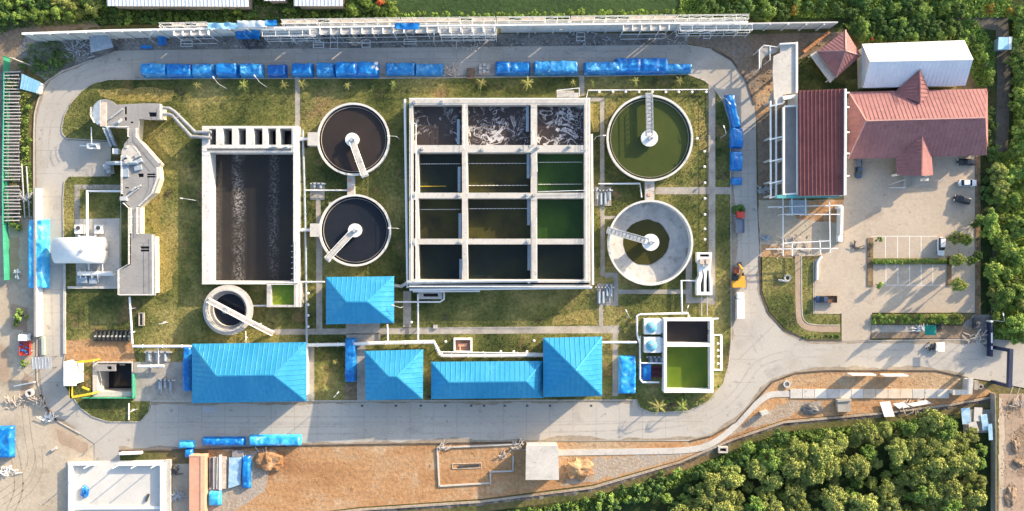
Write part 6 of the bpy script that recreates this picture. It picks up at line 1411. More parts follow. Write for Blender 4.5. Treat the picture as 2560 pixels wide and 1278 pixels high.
rub = mat('rubber_mark', [(0.345, 0.32, 0.288), (0.395, 0.37, 0.335)], .4, .15, 1.2, .95)
for pts in ([(120,500),(118,700),(125,900)], [(400,1078),(800,1076),(1500,1072),(1760,1055),(1850,980),(1900,890),(2100,880),(2450,890)], [(420,1050),(900,1052),(1300,1050)], [(1860,300),(1862,600),(1866,800),(1900,880)], [(420,150),(900,140),(1500,135),(1740,140),(1840,210)], [(110,420),(116,300),(160,210),(260,165),(420,150)]): track(pts, 'faint worn wheel lines on the concrete road', rub, .6, 1.8, .003)

# scaffold bays standing on the road side of the wall
scaffold(656, 790, 'low scaffold on the road side between hanging sheet and left gallery', dy=-2.4, z=3.2, planks=False)
scaffold(1100, 1240, 'low scaffold on the road side under the gallery with the blue sheet', dy=-2.6, z=2.8, planks=False)
scaffold(1700, 1880, 'low scaffold on the road side near the right end of the tall wall', dy=-2.2, z=3.6, planks=False)
scrap(640, 108, 30, 'timber and wire scrap at the road edge below the hanging blue sheet', dark_metal, 30, 31); scrap(1180, 104, 36, 'pale scrap in the middle of the rubble strip', concrete_pale, 40, 32); scrap(1480, 100, 40, 'grey scrap on the rubble strip right of the middle', grey_metal, 60, 33); scrap(200, 125, 40, 'grey scrap on the rough ground left of the grey shelter', grey_metal, 36, 34)
scrap(40, 1010, 30, 'timber scrap on the sandy yard left of the well ring', plank_wood, 22, 35); scrap(20, 1180, 24, 'white litter below the blue heap on the left edge', white_paint, 18, 36); scrap(1985, 620, 40, 'timber litter on the site yard below the steel structure', plank_wood, 50, 37); scrap(1912, 600, 16, 'blue grey litter at the left corner of the site yard', steel_blue, 8, 38); scrap(1912, 480, 24, 'grey litter beside the unfinished wing', grey_metal, 14, 39)
scrap(2440, 850, 30, 'broken branches on the trampled soil by the gate', plank_wood, 20, 40); scrap(2140, 622, 10, 'litter at the car park edge', dark_metal, 6, 41)
# dust and silt gathered along the kerbs
def silt(pts, side, seed, lo=.25, hi=1.3):
    m = MB(); P = w2(smooth_line(pts, 1)); Q = []
    for a, b in zip(P, P[1:]):
        n = max(1, int((b - a).length / 1.0)); Q += [a.lerp(b, k / n) for k in range(n)]
    L = []; R = []
    for i, p in enumerate(Q):
        d = (Q[min(len(Q) - 1, i + 1)] - Q[max(0, i - 1)]).normalized(); nn = Vector((-d.y, d.x)) * side
        w = lo + (hi - lo) * max(0, .5 + .9 * noise.noise(Vector((p.x * .12, p.y * .12, seed))) + .5 * noise.noise(Vector((p.x * .5, p.y * .5, seed))))
        L.append(p + nn * .1); R.append(p + nn * (.1 + w))
    for i in range(len(Q) - 1): m.add([(L[i].x, L[i].y, .0035), (L[i + 1].x, L[i + 1].y, .0035), (R[i + 1].x, R[i + 1].y, .0035), (R[i].x, R[i].y, .0035)], [[0, 1, 2, 3] if side < 0 else [3, 2, 1, 0]])
    structure('kerb_silt', m, MATS.get('kerb_silt') or mat('kerb_silt', [(0.24, 0.20, 0.15), (0.33, 0.28, 0.22)], .4, .25, 1.3, .95), 'brown silt along the kerb')
silt(ROAD[17:31], 1, 2); silt([(376,1004),(800,1004),(1592,1001)], -1, 3, .15, .8); silt([(480,196),(930,195),(1480,190),(1720,185)], 1, 4); silt(ROAD[1:14], 1, 5, .2, .9); silt([(1828,850),(1827,490),(1826,320)], -1, 6); silt([(2440,849),(2172,853),(2105,852),(2020,851),(1960,826),(1920,781),(1903,731),(1899,640)], 1, 7, .2, 1.0)
silt([(160,500),(160,720),(163,880)], 1, 8)
m = MB()
for q in ([(10,600),(50,590),(46,700),(14,690)], [(30,760),(70,770),(66,830),(26,820)], [(60,930),(88,950),(80,1000),(50,980)], [(140,1070),(220,1112),(215,1135),(150,1110)], [(-20,850),(20,870),(24,960),(-20,950)]): m.prism(w2(rough_edge(q, 6, 4)), -.3, -.084)
structure('bare_soil', m, MATS['brick_path'], 'patches of reddish earth on the sandy yard')

for i, (x, y, rx, ry, l) in enumerate(((2538, 1112, 1.2, 2.0, 'upper dark earth heap on the reddish track'), (2546, 1158, 1.4, 1.2, 'middle dark earth heap on the reddish track'), (2527, 1240, 1.6, 3.0, 'lower dark earth heap on the reddish track'))):
    m = MB(); m.blob(W(x, y, -.12), rx, ry, .6, 20 + i, 14, 5, .6); one('soil_heap', m, brown_soil, l, 'soil heap', W(x, y, -.12))
m = MB(); m.prism(w2(rough_edge([(2498,995),(2506,995),(2512,1100),(2510,1278),(2498,1278)], 8, 3)), -.3, -.104); structure('bare_soil', m, sand_yard, 'pale sandy edge of the reddish track')
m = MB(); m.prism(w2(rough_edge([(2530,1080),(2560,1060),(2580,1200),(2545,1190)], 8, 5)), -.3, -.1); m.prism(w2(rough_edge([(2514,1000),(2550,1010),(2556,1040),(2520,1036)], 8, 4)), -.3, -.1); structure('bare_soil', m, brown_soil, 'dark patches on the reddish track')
track([(2520,1278),(2524,1180),(2522,1080),(2530,1000),(2545,960)], 'wheel tracks on the reddish track', trk, .4, 1.7, -.096)
scrap(2545, 1012, 24, 'branches beside the track bend', plank_wood, 14, 50)
# ------------------------------------------------------------------ vehicles
def paint(name, c): return mat(name, [tuple(x * .95 for x in c), c], .5, .04, 1.5, .3, .5, coat=.6)
p_white = paint('car_white', (0.74, 0.75, 0.76)); p_black = paint('car_black', (0.012, 0.013, 0.016)); p_grey = paint('car_grey', (0.22, 0.25, 0.29)); p_blue = paint('car_blue', (0.035, 0.06, 0.12)); p_red = paint('truck_red', (0.48, 0.05, 0.03)); p_yel = paint('machine_yellow', (0.72, 0.36, 0.03))
head_m = mat('headlight', (0.7, 0.7, 0.68), rough=.2, grain=0); tail_m = mat('taillight', (0.35, 0.01, 0.01), rough=.3, grain=0)
def loft(mb, secs):
    """body from cross sections: (x, half width, z bottom, z top, top half width)"""
    vs = []; fs = []
    for x, hw, zb, zt, tw in secs:
        zm = zb + (zt - zb) * .55
        for y, z in ((-hw * .92, zb), (-hw, zm), (-tw, zt), (-tw * .5, zt + .03), (tw * .5, zt + .03), (tw, zt), (hw, zm), (hw * .92, zb)): vs.append((x, y, z))
    n = 8
    for i in range(len(secs) - 1):
        for q in range(n): fs.append([i * n + q, (i + 1) * n + q, (i + 1) * n + (q + 1) % n, i * n + (q + 1) % n])
    fs.append(list(range(n))[::-1]); fs.append([(len(secs) - 1) * n + q for q in range(n)]); fs = [f[::-1] for f in fs]
    mb.add(vs, fs)
def wheels(t, xs, hw, r=.32):
    for x in xs:
        for s in (-1, 1):
            mb = MB(); mb.tube([(x, s * (hw - .2), r), (x, s * (hw + .02), r)], r, 16); w = mb.build('wheel', black_rubber, t); mb = MB(); mb.tube([(x, s * (hw + .021), r), (x, s * (hw + .03), r)], r * .6, 12); mb.build('rim', grey_metal, w)
def place(t, px, py, ang, z=0.0):
    p = W(px, py, z); t.location = p; t.rotation_euler = (0, 0, ang)
def lights(t, xf, xr, hw, z):
    for s in (-1, 1):
        mb = MB(); mb.box(xf - .05, s * hw - .2, xf + .06, s * hw + .2, z, z + .16); mb.build('headlight', head_m, t); mb = MB(); mb.box(xr - .06, s * hw - .18, xr + .05, s * hw + .18, z + .1, z + .28); mb.build('taillight', tail_m, t)
def car(px, py, ang, pm, label, suv=False, L=4.3, z=.02):
    t = thing('parked_car', label, 'car', (0, 0, 0), 'cars in the car park'); h = L / 2; zt = 1.66 if suv else 1.46; mb = MB()
    loft(mb, [(-h, .70, .35, .75, .62), (-h + .12, .82, .25, .92, .76), (-h * .55, .86, .2, .95, .8), (h * .4, .86, .2, .92, .8), (h * .85, .82, .22, .80, .72), (h - .05, .7, .3, .66, .58), (h, .64, .36, .58, .5)]); mb.build('body', pm, t)
    mb = MB(); loft(mb, [(-h + (.15 if suv else .55), .72, .9, .96, .7), (-h + (.4 if suv else 1.0), .74, .9, zt - .06, .6), (h * .02, .74, .9, zt, .6), (h * .12, .74, .9, zt - .02, .6), (h * .45, .72, .88, .94, .68)]); mb.build('cabin', dark_glass, t)
    mb = MB(); loft(mb, [(-h + (.42 if suv else 1.02), .6, zt - .05, zt + .005, .55), (-h * .3, .61, zt - .05, zt + .04, .56), (h * .1, .6, zt - .05, zt + .02, .55)]); mb.build('roof', pm, t)
    wheels(t, (-h * .6, h * .6), .82); lights(t, h - .06, -h, .55, .55)
    for s in (-1, 1): mb = MB(); mb.box(h * .36, s * .95 - .1, h * .36 + .12, s * .95 + .1, .9, 1.04); mb.build('mirror', pm, t)
    place(t, px, py, ang, z); return t
def pickup(px, py, ang, pm, bedm, label, L=5.1):
    t = thing('pickup_truck', label, 'pickup', (0, 0, 0)); h = L / 2; mb = MB()
    loft(mb, [(-.2, .86, .3, 1.0, .84), (h * .35, .86, .3, 1.0, .82), (h * .85, .84, .3, .95, .74), (h, .74, .35, .8, .64)]); mb.build('body', pm, t)
    mb = MB(); loft(mb, [(-.15, .74, .98, 1.05, .72), (.0, .76, .98, 1.68, .64), (h * .3, .76, .98, 1.7, .64), (h * .58, .74, .96, 1.02, .7)]); mb.build('cabin', dark_glass, t); mb = MB(); loft(mb, [(.0, .62, 1.64, 1.69, .58), (h * .32, .62, 1.64, 1.72, .58)]); mb.build('roof', pm, t)
    mb = MB(); o = [(-h, -.88), (-.3, -.88), (-.3, .88), (-h, .88)]; i = [(-h + .08, -.8), (-.38, -.8), (-.38, .8), (-h + .08, .8)]; mb.prism(o, .5, 1.05, holes=[i], bottom=True); mb.prism(i, .5, .62); mb.build('bed', bedm, t); wheels(t, (-h * .6, h * .58), .84, .36); lights(t, h - .05, -h, .6, .62); place(t, px, py, ang, .02); return t
def truck(px, py, ang, cabm, bedm, L, W_, label, box=False, cargo=None):
    t = thing('truck', label, 'truck', (0, 0, 0)); h = L / 2; w = W_ / 2; cl = 1.7; mb = MB(); loft(mb, [(h - cl, w * .95, .5, 2.2, w * .88), (h - .35, w * .95, .5, 2.2, w * .86), (h - .05, w * .95, .5, 1.5, w * .88), (h, w * .92, .5, 1.1, w * .88)]); mb.build('cab', cabm, t)
    mb = MB(); mb.add([(h - .3, -w * .8, 2.0), (h - .3, w * .8, 2.0), (h + .0, w * .82, 1.45), (h + .0, -w * .82, 1.45)], [[0, 3, 2, 1]]); mb.build('windscreen', dark_glass, t)
    mb = MB(); o = [(-h, -w), (h - cl - .15, -w), (h - cl - .15, w), (-h, w)]; i = [(-h + .1, -w + .1), (h - cl - .25, -w + .1), (h - cl - .25, w - .1), (-h + .1, w - .1)]
    if box: mb.prism(o, .8, 2.3, bottom=True)
    else: mb.prism(o, .8, 1.5, holes=[i], bottom=True); mb.prism(i, .8, .95)
    mb.build('bed', bedm, t); mb = MB(); mb.box(-h + .2, -w * .5, h - .3, w * .5, .45, .75); mb.build('chassis', dark_metal, t); wheels(t, (-h * .6, h * .62), w * .95, .45); lights(t, h - .02, -h, w * .7, .7); 
    if cargo:
        mb = MB(); rnd = random.Random(4)
        for q in range(16): p = Vector((rnd.uniform(-h + .3, h - cl - .4), rnd.uniform(-w * .7, w * .7), 1.0)); mb.beam(p, p + Vector((rnd.uniform(-.4, .4), rnd.uniform(-.8, .8), rnd.uniform(.1, .6))), .2, .2)
        mb.build('load', cargo, t)
    place(t, px, py, ang, 0); return t
R = math.radians
car(2413, 406, R(180), p_black, 'black car in the house shade at the upper right of the car park', L=4.5)
car(2415, 458, R(0), p_white, 'white car parked sideways below the two black shapes of the upper right corner', L=4.5)
car(2402, 500, R(165), p_black, 'black car near tree shadows below the sideways white car', True, L=4.0)
car(2349, 616, R(-90), p_white, 'white car parked nose down in the marked bay row', True, L=4.6)
pickup(2143, 421, R(-90), p_blue, p_grey, 'dark pickup with grey bed beside the dark red hall'); pickup(2062, 748, R(180), p_blue, mat('bed_brown', (0.16, 0.09, 0.06), .5), 'dark blue pickup with brown bed at the lower left car park corner', 5.4)
truck(1847, 556, R(90), p_red, p_grey, 5.4, 2.1, 'red cab truck with empty grey bed on the right road', cargo=None); truck(1846, 762, R(90), p_white, p_white, 6.6, 1.9, 'small white flatbed truck on the right road corner', True); truck(70, 860, R(90), p_white, p_red, 5.4, 2.6, 'loaded truck with red bed and pale cab on the left yard', cargo=tarp_blue)
m = MB()
for i in range(16): m.blob(W(1840 + random.uniform(-6, 18), 522 + random.uniform(-6, 8), .1), .6, .5, .7, i, 7, 4, .5)
one('shrub_heap', m, leaf_dark, 'heap of cut green branches in front of the red cab truck', 'branches', W(1848, 524, 0))
t = thing('crane_truck', 'orange yellow excavator crane on the right road', 'excavator', W(1848, 695, 0)); zz = lambda x, y, z: W(x, y, z)
m = MB()
for x in (1838, 1856): m.tube([W(x, 682, .45), W(x, 716, .45)], .42, 10)
build_each(m, 'track', black_rubber, t); m = MB(); m.prism(w2(rect(1832, 702, 1864, 719), 1.9), .8, 1.9, bottom=True); m.prism(w2(rect(1846, 690, 1862, 704), 1.7), .8, 1.7, bottom=True); m.build('body', p_yel, t)
m = MB(); m.prism(w2(rect(1834, 688, 1845, 701.5), 2.5), .9, 2.4, bottom=True); m.build('cab', dark_glass, t); m = MB(); m.beam(W(1850, 696, 1.8), W(1856, 672, 3.6), .45, .5); m.build('boom', p_yel, t); m = MB(); m.beam(W(1856, 672, 3.6), W(1848, 660, 1.2), .35, .35); m.build('stick', p_yel, t); m = MB(); m.obox(W(1847, 660, .3), (.9, .8, .9), .4); m.build('bucket', dark_metal, t)
m = MB(); m.prism(w2(rect(1836, 668, 1848, 684), .9), .5, .9, bottom=True); m.build('blade', mat('rust_red', (0.22, 0.06, 0.035), .5), t)
def motorbike(px, py, ang, pm, label):
    t = thing('motorcycle', label, 'motorcycle', (0, 0, 0), 'motorcycles by the entrance road')
    for x in (-.62, .62): m = MB(); m.tube([(x, -.06, .3), (x, .06, .3)], .3, 14); m.build('wheel', black_rubber, t)
    m = MB(); loft(m, [(-.75, .12, .55, .72, .1), (-.3, .18, .4, .8, .14), (.1, .14, .3, .62, .12), (.45, .2, .35, .95, .14), (.6, .1, .6, 1.0, .08)]); m.build('body', pm, t); m = MB(); loft(m, [(-.7, .14, .78, .84, .12), (-.1, .16, .72, .80, .13)]); m.build('saddle', black_rubber, t); m = MB(); m.tube([(.42, -.36, 1.02), (.5, 0, 1.0), (.42, .36, 1.02)], .03, 5); m.build('handlebar', dark_metal, t); place(t, px, py, ang, .01)
for i, (x, y, pm, l) in enumerate(((2318, 864, p_white, 'leftmost motorcycle of the entrance row, white'), (2325, 868, p_black, 'second motorcycle from the left in the entrance row'), (2333, 866, p_blue, 'dark blue motorcycle in the middle of the entrance row'), (2341, 868, p_black, 'fourth motorcycle from the left, black, in the entrance row'))): motorbike(x, y, R(70), pm, l)
t = thing('food_cart', 'white covered cart at the right end of the motorcycle row', 'cart', W(2353, 868, 0)); m = MB(); m.prism(w2(rect(2346, 858, 2360, 878), 1.9), .4, .9, bottom=True); m.build('body', white_paint, t); m = MB(); m.prism(w2(rect(2345, 856, 2362, 879), 2.1), 2.0, 2.1, bottom=True); m.build('canopy', white_paint, t)
m = MB()
for x, y in ((2347, 859), (2359, 859), (2347, 876), (2359, 876)): p = W(x, y, 0); m.tube([p, p + Vector((0, 0, 2.0))], .04, 5)
build_each(m, 'post', grey_metal, t)
m = MB(); m.prism(w2(rect(2436, 796, 2450, 820), .9), 0, .8); m.lathe(W(2443, 808, .8), [(.6, 0), (.6, .4), (.02, .5)], 12); one('water_tank', m, dark_metal, 'dark tank on the trampled soil near the gate', 'tank', W(2443, 808, 0))
# ------------------------------------------------------------------ vegetation
def crown_mb(seed, R, hgt, lobes, leaf=.42, n=95, flat=.75):
    rnd = random.Random(seed); mb = MB(); vs = []; fs = []
    L = []
    for i in range(lobes):
        a = rnd.uniform(0, 2 * math.pi); r = R * math.sqrt(rnd.random()) * .78; z = hgt * (1 - (r / R) ** 2 * .65) * rnd.uniform(.72, 1.05)
        L.append((Vector((r * math.cos(a), r * math.sin(a), z)), R * (rnd.uniform(.12, .30) if lobes > 20 else rnd.uniform(.2, .36))))
    for c, lr in L:
        for k in range(n):
            d = Vector((rnd.gauss(0, 1), rnd.gauss(0, 1), rnd.gauss(.25, .8))).normalized(); q = lr * rnd.uniform(.45, 1.25)
            p = c + Vector((d.x * q, d.y * q, d.z * q * flat)); s = leaf * rnd.uniform(.6, 1.25)
            nrm = (d * .6 + Vector((rnd.uniform(-1, 1), rnd.uniform(-1, 1), rnd.uniform(-.2, 1.2))) * .7).normalized()
            u = nrm.cross(Vector((rnd.uniform(-1, 1), rnd.uniform(-1, 1), rnd.uniform(-1, 1)))).normalized(); v = nrm.cross(u)
            o = len(vs); vs += [p + u * s, p + v * s * .45, p - u * s, p - v * s * .45]; fs.append([o, o + 1, o + 2, o + 3])
    mb.add(vs, fs); return mb, L
def tree_proto(seed, R, hgt, lobes, leafm, leaf=.42, n=95):
    cm, L = crown_mb(seed, R, hgt, lobes, leaf, n); tm = MB(); top = hgt * .62
    tm.tube([(0, 0, -.4), (.05, 0, top * .5), (0, .05, top)], [R * .085, R * .06, R * .03], 7)
    for c, lr in L[:6]: tm.tube([(0, 0, top * .45), (c.x * .5, c.y * .5, c.z * .72), (c.x, c.y, c.z)], [R * .04, R * .025, R * .01], 5)
    return cm, tm
LIB = {}
def proto(key, *a):
    cm, tm = tree_proto(*a)
    c = bpy.data.meshes.new('crown'); c.from_pydata([tuple(p) for p in cm.v], [], cm.f); c.materials.append(a[4])
    k = bpy.data.meshes.new('trunk'); k.from_pydata([tuple(p) for p in tm.v], [], tm.f); k.materials.append(bark); LIB[key] = (c, k)
for i in range(4): proto(('y', i), 100 + i, 3.4, 6.2, 34, leaf_yellow, .25, 120)
for i in range(4): proto(('g', i), 200 + i, 3.2, 5.8, 32, leaf_green, .25, 115)
for i in range(4): proto(('k', i), 250 + i, 2.9, 4.2, 30, leaf_bright, .27, 105)
for i in range(3): proto(('d', i), 300 + i, 3.0, 5.0, 28, leaf_dark, .25, 110)
for i in range(3): proto(('b', i), 400 + i, 1.3, 1.5, 8, leaf_green, .26, 60)
for i in range(3): proto(('s', i), 450 + i, 1.3, 1.5, 8, leaf_dark, .26, 60)
for i in range(2): proto(('o', i), 500 + i, 2.6, 4.6, 11, leaf_gold)
proto(('f', 0), 600, 1.6, 3.6, 9, leaf_flame, .3, 70)
def tree(px, py, key, s, label, cat='tree', group=None, name='broadleaf_tree', zs=1.0, zb=-.15, rnd=random):
    c, k = LIB[key]; h = (max(v.co.z for v in c.vertices)) * s * zs * .6
    t = thing(name, label, cat, W(px, py, h) * Vector((1, 1, 0)) + Vector((0, 0, zb)), group)
    for nm, me in (('crown', c), ('trunk', k)): o = bpy.data.objects.new(nm, me); COL.objects.link(o); o.parent = t
    t.rotation_euler = (0, 0, rnd.uniform(0, 6.28)); t.scale = (s, s * rnd.uniform(.9, 1.1), s * zs); return t
def scatter(poly, n, mind, seed):
    rnd = random.Random(seed); xs = [p[0] for p in poly]; ys = [p[1] for p in poly]; out = []; tries = 0
    while len(out) < n and tries < n * 60:
        tries += 1; x, y = rnd.uniform(min(xs), max(xs)), rnd.uniform(min(ys), max(ys)); ins = False
        for i in range(len(poly)):
            (x0, y0), (x1, y1) = poly[i], poly[i - 1]
            if (y0 > y) != (y1 > y) and x < (x1 - x0) * (y - y0) / (y1 - y0) + x0: ins = not ins
        if ins and all((x - a) ** 2 + (y - b) ** 2 > mind ** 2 for a, b in out): out.append((x, y))
    return out
rnd = random.Random(42)
# grove at the lower right
GP = [(1700,1275),(1790,1200),(1880,1175),(1960,1130),(2080,1095),(2200,1065),(2330,1052),(2440,1090),(2462,1140),(2440,1275),(2400,1310),(1700,1310)]
for x, y in scatter(GP, 150, 33, 1):
    e = y > 1200 and x < 1850
    tree(x, y, (rnd.choice('yyyyg'), rnd.randrange(4)) , rnd.choice((.5, .62, .75, .85, 1.0, 1.1)), 'dense yellow green tree crown in the grove at the lower right', group='trees of the lower right grove', rnd=rnd)
for x, y in scatter([(1600,1300),(1660,1245),(1760,1175),(1850,1130),(1960,1085),(1990,1110),(1880,1168),(1780,1200),(1700,1270),(1700,1300)], 26, 30, 2):
    tree(x, y, (rnd.choice('gd'), rnd.randrange(3)), rnd.uniform(.45, .75), 'green tree standing apart at the shaded upper edge of the grove', group='trees along the grove edge', rnd=rnd)
for x, y in scatter([(1330,1285),(1500,1240),(1640,1195),(1700,1180),(1640,1250),(1500,1300)], 26, 20, 3):
    tree(x, y, (rnd.choice('bs'), rnd.randrange(3)), rnd.uniform(.7, 1.3), 'low green bush at the foot of the stone bank', 'bush', 'bushes below the stone bank', 'bush', rnd=rnd)
for i in range(70):
    f = rnd.random(); x = 1250 + f * 1150; 
    yb = [(1200,1262),(1480,1226),(1700,1162),(1960,1062),(2200,1040),(2400,1018)]
    for (a, b), (c, d) in zip(yb, yb[1:]):
        if a <= x <= c: y = b + (d - b) * (x - a) / (c - a) + rnd.uniform(22, 34)
    tree(x, y, ('b', rnd.randrange(3)), rnd.uniform(.3, .6), 'small bright weed clump on the edge of the stone bank', 'weed', 'weeds along the stone bank', 'weed_clump', .8, rnd=rnd)
# thicket on the right side
for x, y in scatter([(2545,30),(2580,30),(2580,850),(2508,850),(2488,780),(2482,640),(2470,500),(2476,440),(2510,420),(2545,330)], 90, 24, 4):
    k = rnd.choice('kkkygg'); tree(x, y, (k, rnd.randrange(3)), rnd.choice((.35, .5, .6, .75, .9)), 'bushy green tree of the thicket right of the car park', group='trees of the right thicket', rnd=rnd)
for x, y in scatter([(2455,390),(2485,230),(2492,330),(2480,470),(2462,520)], 14, 14, 5): tree(x, y, ('s', rnd.randrange(3)), rnd.uniform(.6, 1.1), 'low dark shrub between house and track', 'shrub', 'shrubs beside the track', 'shrub', rnd=rnd)
for x, y in scatter([(2535,100),(2560,100),(2560,300),(2535,300)], 8, 18, 51): tree(x, y, ('g', rnd.randrange(3)), rnd.uniform(.4, .6), 'small green tree on the right edge beyond the track', group='trees on the right edge', rnd=rnd)
# thicket above the house
for x, y in scatter([(1740,-20),(2400,-20),(2400,25),(2100,34),(1900,38),(1750,40)], 52, 22, 6):
    tree(x, y, (rnd.choice('gdd'), rnd.randrange(3)), rnd.uniform(.4, .72), 'green bushy tree in the thicket above the perimeter wall end', group='trees above the wall end', rnd=rnd)
for x, y in scatter([(2110,62),(2180,50),(2380,52),(2440,100),(2470,150),(2480,215),(2440,140),(2400,95),(2180,96),(2150,100)], 42, 17, 7):
    tree(x, y, (rnd.choice('gd'), rnd.randrange(3)), rnd.uniform(.4, .62), 'green bushy tree directly behind the white shed', group='trees behind the white shed', rnd=rnd)
for x, y in ((1988, 22), (2478, 22), (2528, 26)): tree(x, y, ('o', 0), .62, 'golden yellow tree %s' % {1988: 'above the right end of the perimeter wall', 2478: 'left one near the upper right corner', 2528: 'right one near the upper right corner'}[x], group='golden trees', rnd=rnd)
for x, y in scatter([(2150,40),(2440,34),(2440,40),(2150,46)], 14, 12, 8): tree(x, y, ('b', rnd.randrange(3)), rnd.uniform(.6, .9), 'bright hedge bush along the upper track edge', 'bush', 'hedge bushes along the upper track', 'hedge_bush', rnd=rnd)
# scrub along the wall and on the upper left
for i, x in enumerate(range(975, 1880, 15)):
    tree(x + rnd.uniform(-5, 5), ytop(x) - rnd.uniform(18, 30), ('b', rnd.randrange(3)), rnd.uniform(.45, .95), 'light green bush in the strip behind the perimeter wall', 'bush', 'bushes behind the perimeter wall', 'bush', rnd=rnd)
for x, y in scatter([(-10,-20),(250,-20),(265,18),(180,38),(60,40),(-10,60)], 30, 20, 9): tree(x, y, (rnd.choice('ygd'), rnd.randrange(3)), rnd.uniform(.4, .75), 'green tree in the upper left corner beyond the wall', group='trees of the upper left corner', rnd=rnd)
for x, y in scatter([(268,30),(980,20),(980,45),(720,46),(300,60)], 46, 14, 10): tree(x, y, (rnd.choice('bss'), rnd.randrange(3)), rnd.uniform(.5, 1.0), 'low scrub bush between the wall and the white sheds', 'bush', 'scrub bushes by the white sheds', 'bush', rnd=rnd)
for x, y in scatter([(870,-10),(985,-10),(985,30),(870,30)], 14, 16, 11): tree(x, y, (rnd.choice('gd'), rnd.randrange(3)), rnd.uniform(.4, .6), 'green tree right of the shorter white shed roof', group='trees right of the white sheds', rnd=rnd)
tree(952, 4, ('f', 0), .9, 'small tree with orange red blossom at the top edge', rnd=rnd)
tree(2178, 98, ('f', 0), .45, 'low orange red flowering shrub behind the white shed corner', 'shrub', None, 'shrub', rnd=rnd)
for x, y in scatter([(60,140),(150,120),(190,150),(120,190),(40,170)], 10, 16, 12): tree(x, y, ('s', rnd.randrange(3)), rnd.uniform(.5, 1.0), 'dark shrub on rough ground at the left end of the wall', 'shrub', 'shrubs at the wall end', 'shrub', rnd=rnd)
for x, y, s in ((27,213,1.0),(66,265,.8),(62,305,.6),(70,350,.7),(62,375,.8),(30,445,.8),(35,558,1.1),(44,570,.9),(50,790,1.3),(42,808,.9),(60,910,.8),(95,215,.5)):
    tree(x, y, ('b', rnd.randrange(3)), s, 'bush on the left verge ' + {213: 'beside the light blue shelter', 265: 'by the upper slat rack', 305: 'with small leaves by the upper slat rack', 350: 'midway along the upper slat rack', 375: 'below the middle of the upper slat rack', 445: 'between the two slat racks', 558: 'at the foot of the lower slat rack', 570: 'just above the reddish soil patch', 790: 'largest in the sandy yard', 808: 'small, in the sandy yard', 910: 'left of the guard shelter', 215: 'at the road bend'}[y], 'bush', None, 'bush', rnd=rnd)
# car park planting
for x, y, k, s, l in ((2197,598,('b',0),.7,'small round tree at the upper left end of the parking bays'), (2390,595,('y',0),.5,'bright tree right of the white car in the bay row'), (2412,600,('g',1),.5,'green tree right of the bright tree by the bay row'), (2395,650,('y',1),.5,'bright tree at the right end of the middle hedge'), (2430,652,('g',2),.42,'small green tree near the right edge of the bay rows'), (2396,712,('y',2),.55,'lone pale tree right of the lower bays'), (2197,712,('b',1),.9,'small pale tree at the lower left end of the bays'), (2388,797,('y',3),.45,'tree at the right end of the lower hedge'),
                   (2345,797,('g',3),.4,'tree second from the right end of the lower hedge'), (2265,797,('g',0),.35,'small tree in the middle of the lower hedge'), (2440,560,('d',0),.4,'small dark tree on the right edge strip'), (2442,640,('d',1),.4,'dark tree low on the right edge strip')): tree(x, y, k, s, l, zb=.1, rnd=rnd, zs=2.3 if k[0] in 'ygd' else 1.3)
for i in range(22): tree(2186 + i * 9.4, 654 + rnd.uniform(-2, 2), ('b', rnd.randrange(3)), rnd.uniform(.42, .66), 'low clipped bush in the middle hedge between the parking bays', 'bush', 'bushes of the middle hedge', 'hedge_bush', .8, .15, rnd=rnd)
for i in range(28): tree(2186 + (i % 14) * 15.4 + rnd.uniform(-4, 4), 792 + (i // 14) * 11, ('b', rnd.randrange(3)), rnd.uniform(.5, .8), 'low bush in the hedge below the car park', 'bush', 'bushes of the lower hedge', 'hedge_bush', .8, .15, rnd=rnd)
for i in range(34): 
    x, y = ((2175, 600 + i * 7) if i < 17 else (2444, 392 + (i - 17) * 23)); tree(x, y, ('s', rnd.randrange(3)), rnd.uniform(.18, .3), 'tiny plant in the brown planting strip %s' % ('left of the bays' if i < 17 else 'on the right edge'), 'plant', 'plants %s' % ('left of the bays' if i < 17 else 'on the right strip'), 'small_plant', rnd=rnd)
for i in range(9): tree(2040 + i * 0 + rnd.uniform(-40, 60), 842 + rnd.uniform(-3, 3), ('b', rnd.randrange(3)), rnd.uniform(.2, .35), 'small plant along the lower edge of the corner lawn', 'plant', 'plants on the corner lawn edge', 'small_plant', rnd=rnd)
for x, y in scatter([(1605,1012),(1800,965),(1760,1005),(1700,1024),(1630,1028)], 14, 12, 15): tree(x, y, ('b', rnd.randrange(3)), rnd.uniform(.25, .5), 'small shrub on the lawn below the effluent tank', 'shrub', 'shrubs below the effluent tank', 'shrub', rnd=rnd, zb=.1)
for x, y in scatter([(1540,800),(1590,770),(1590,850),(1555,860)], 9, 10, 16): tree(x, y, ('b', rnd.randrange(3)), rnd.uniform(.2, .4), 'small weed on the bright lawn left of the cooling tanks', 'weed', 'weeds left of the cooling tanks', 'weed_clump', rnd=rnd, zb=.1)
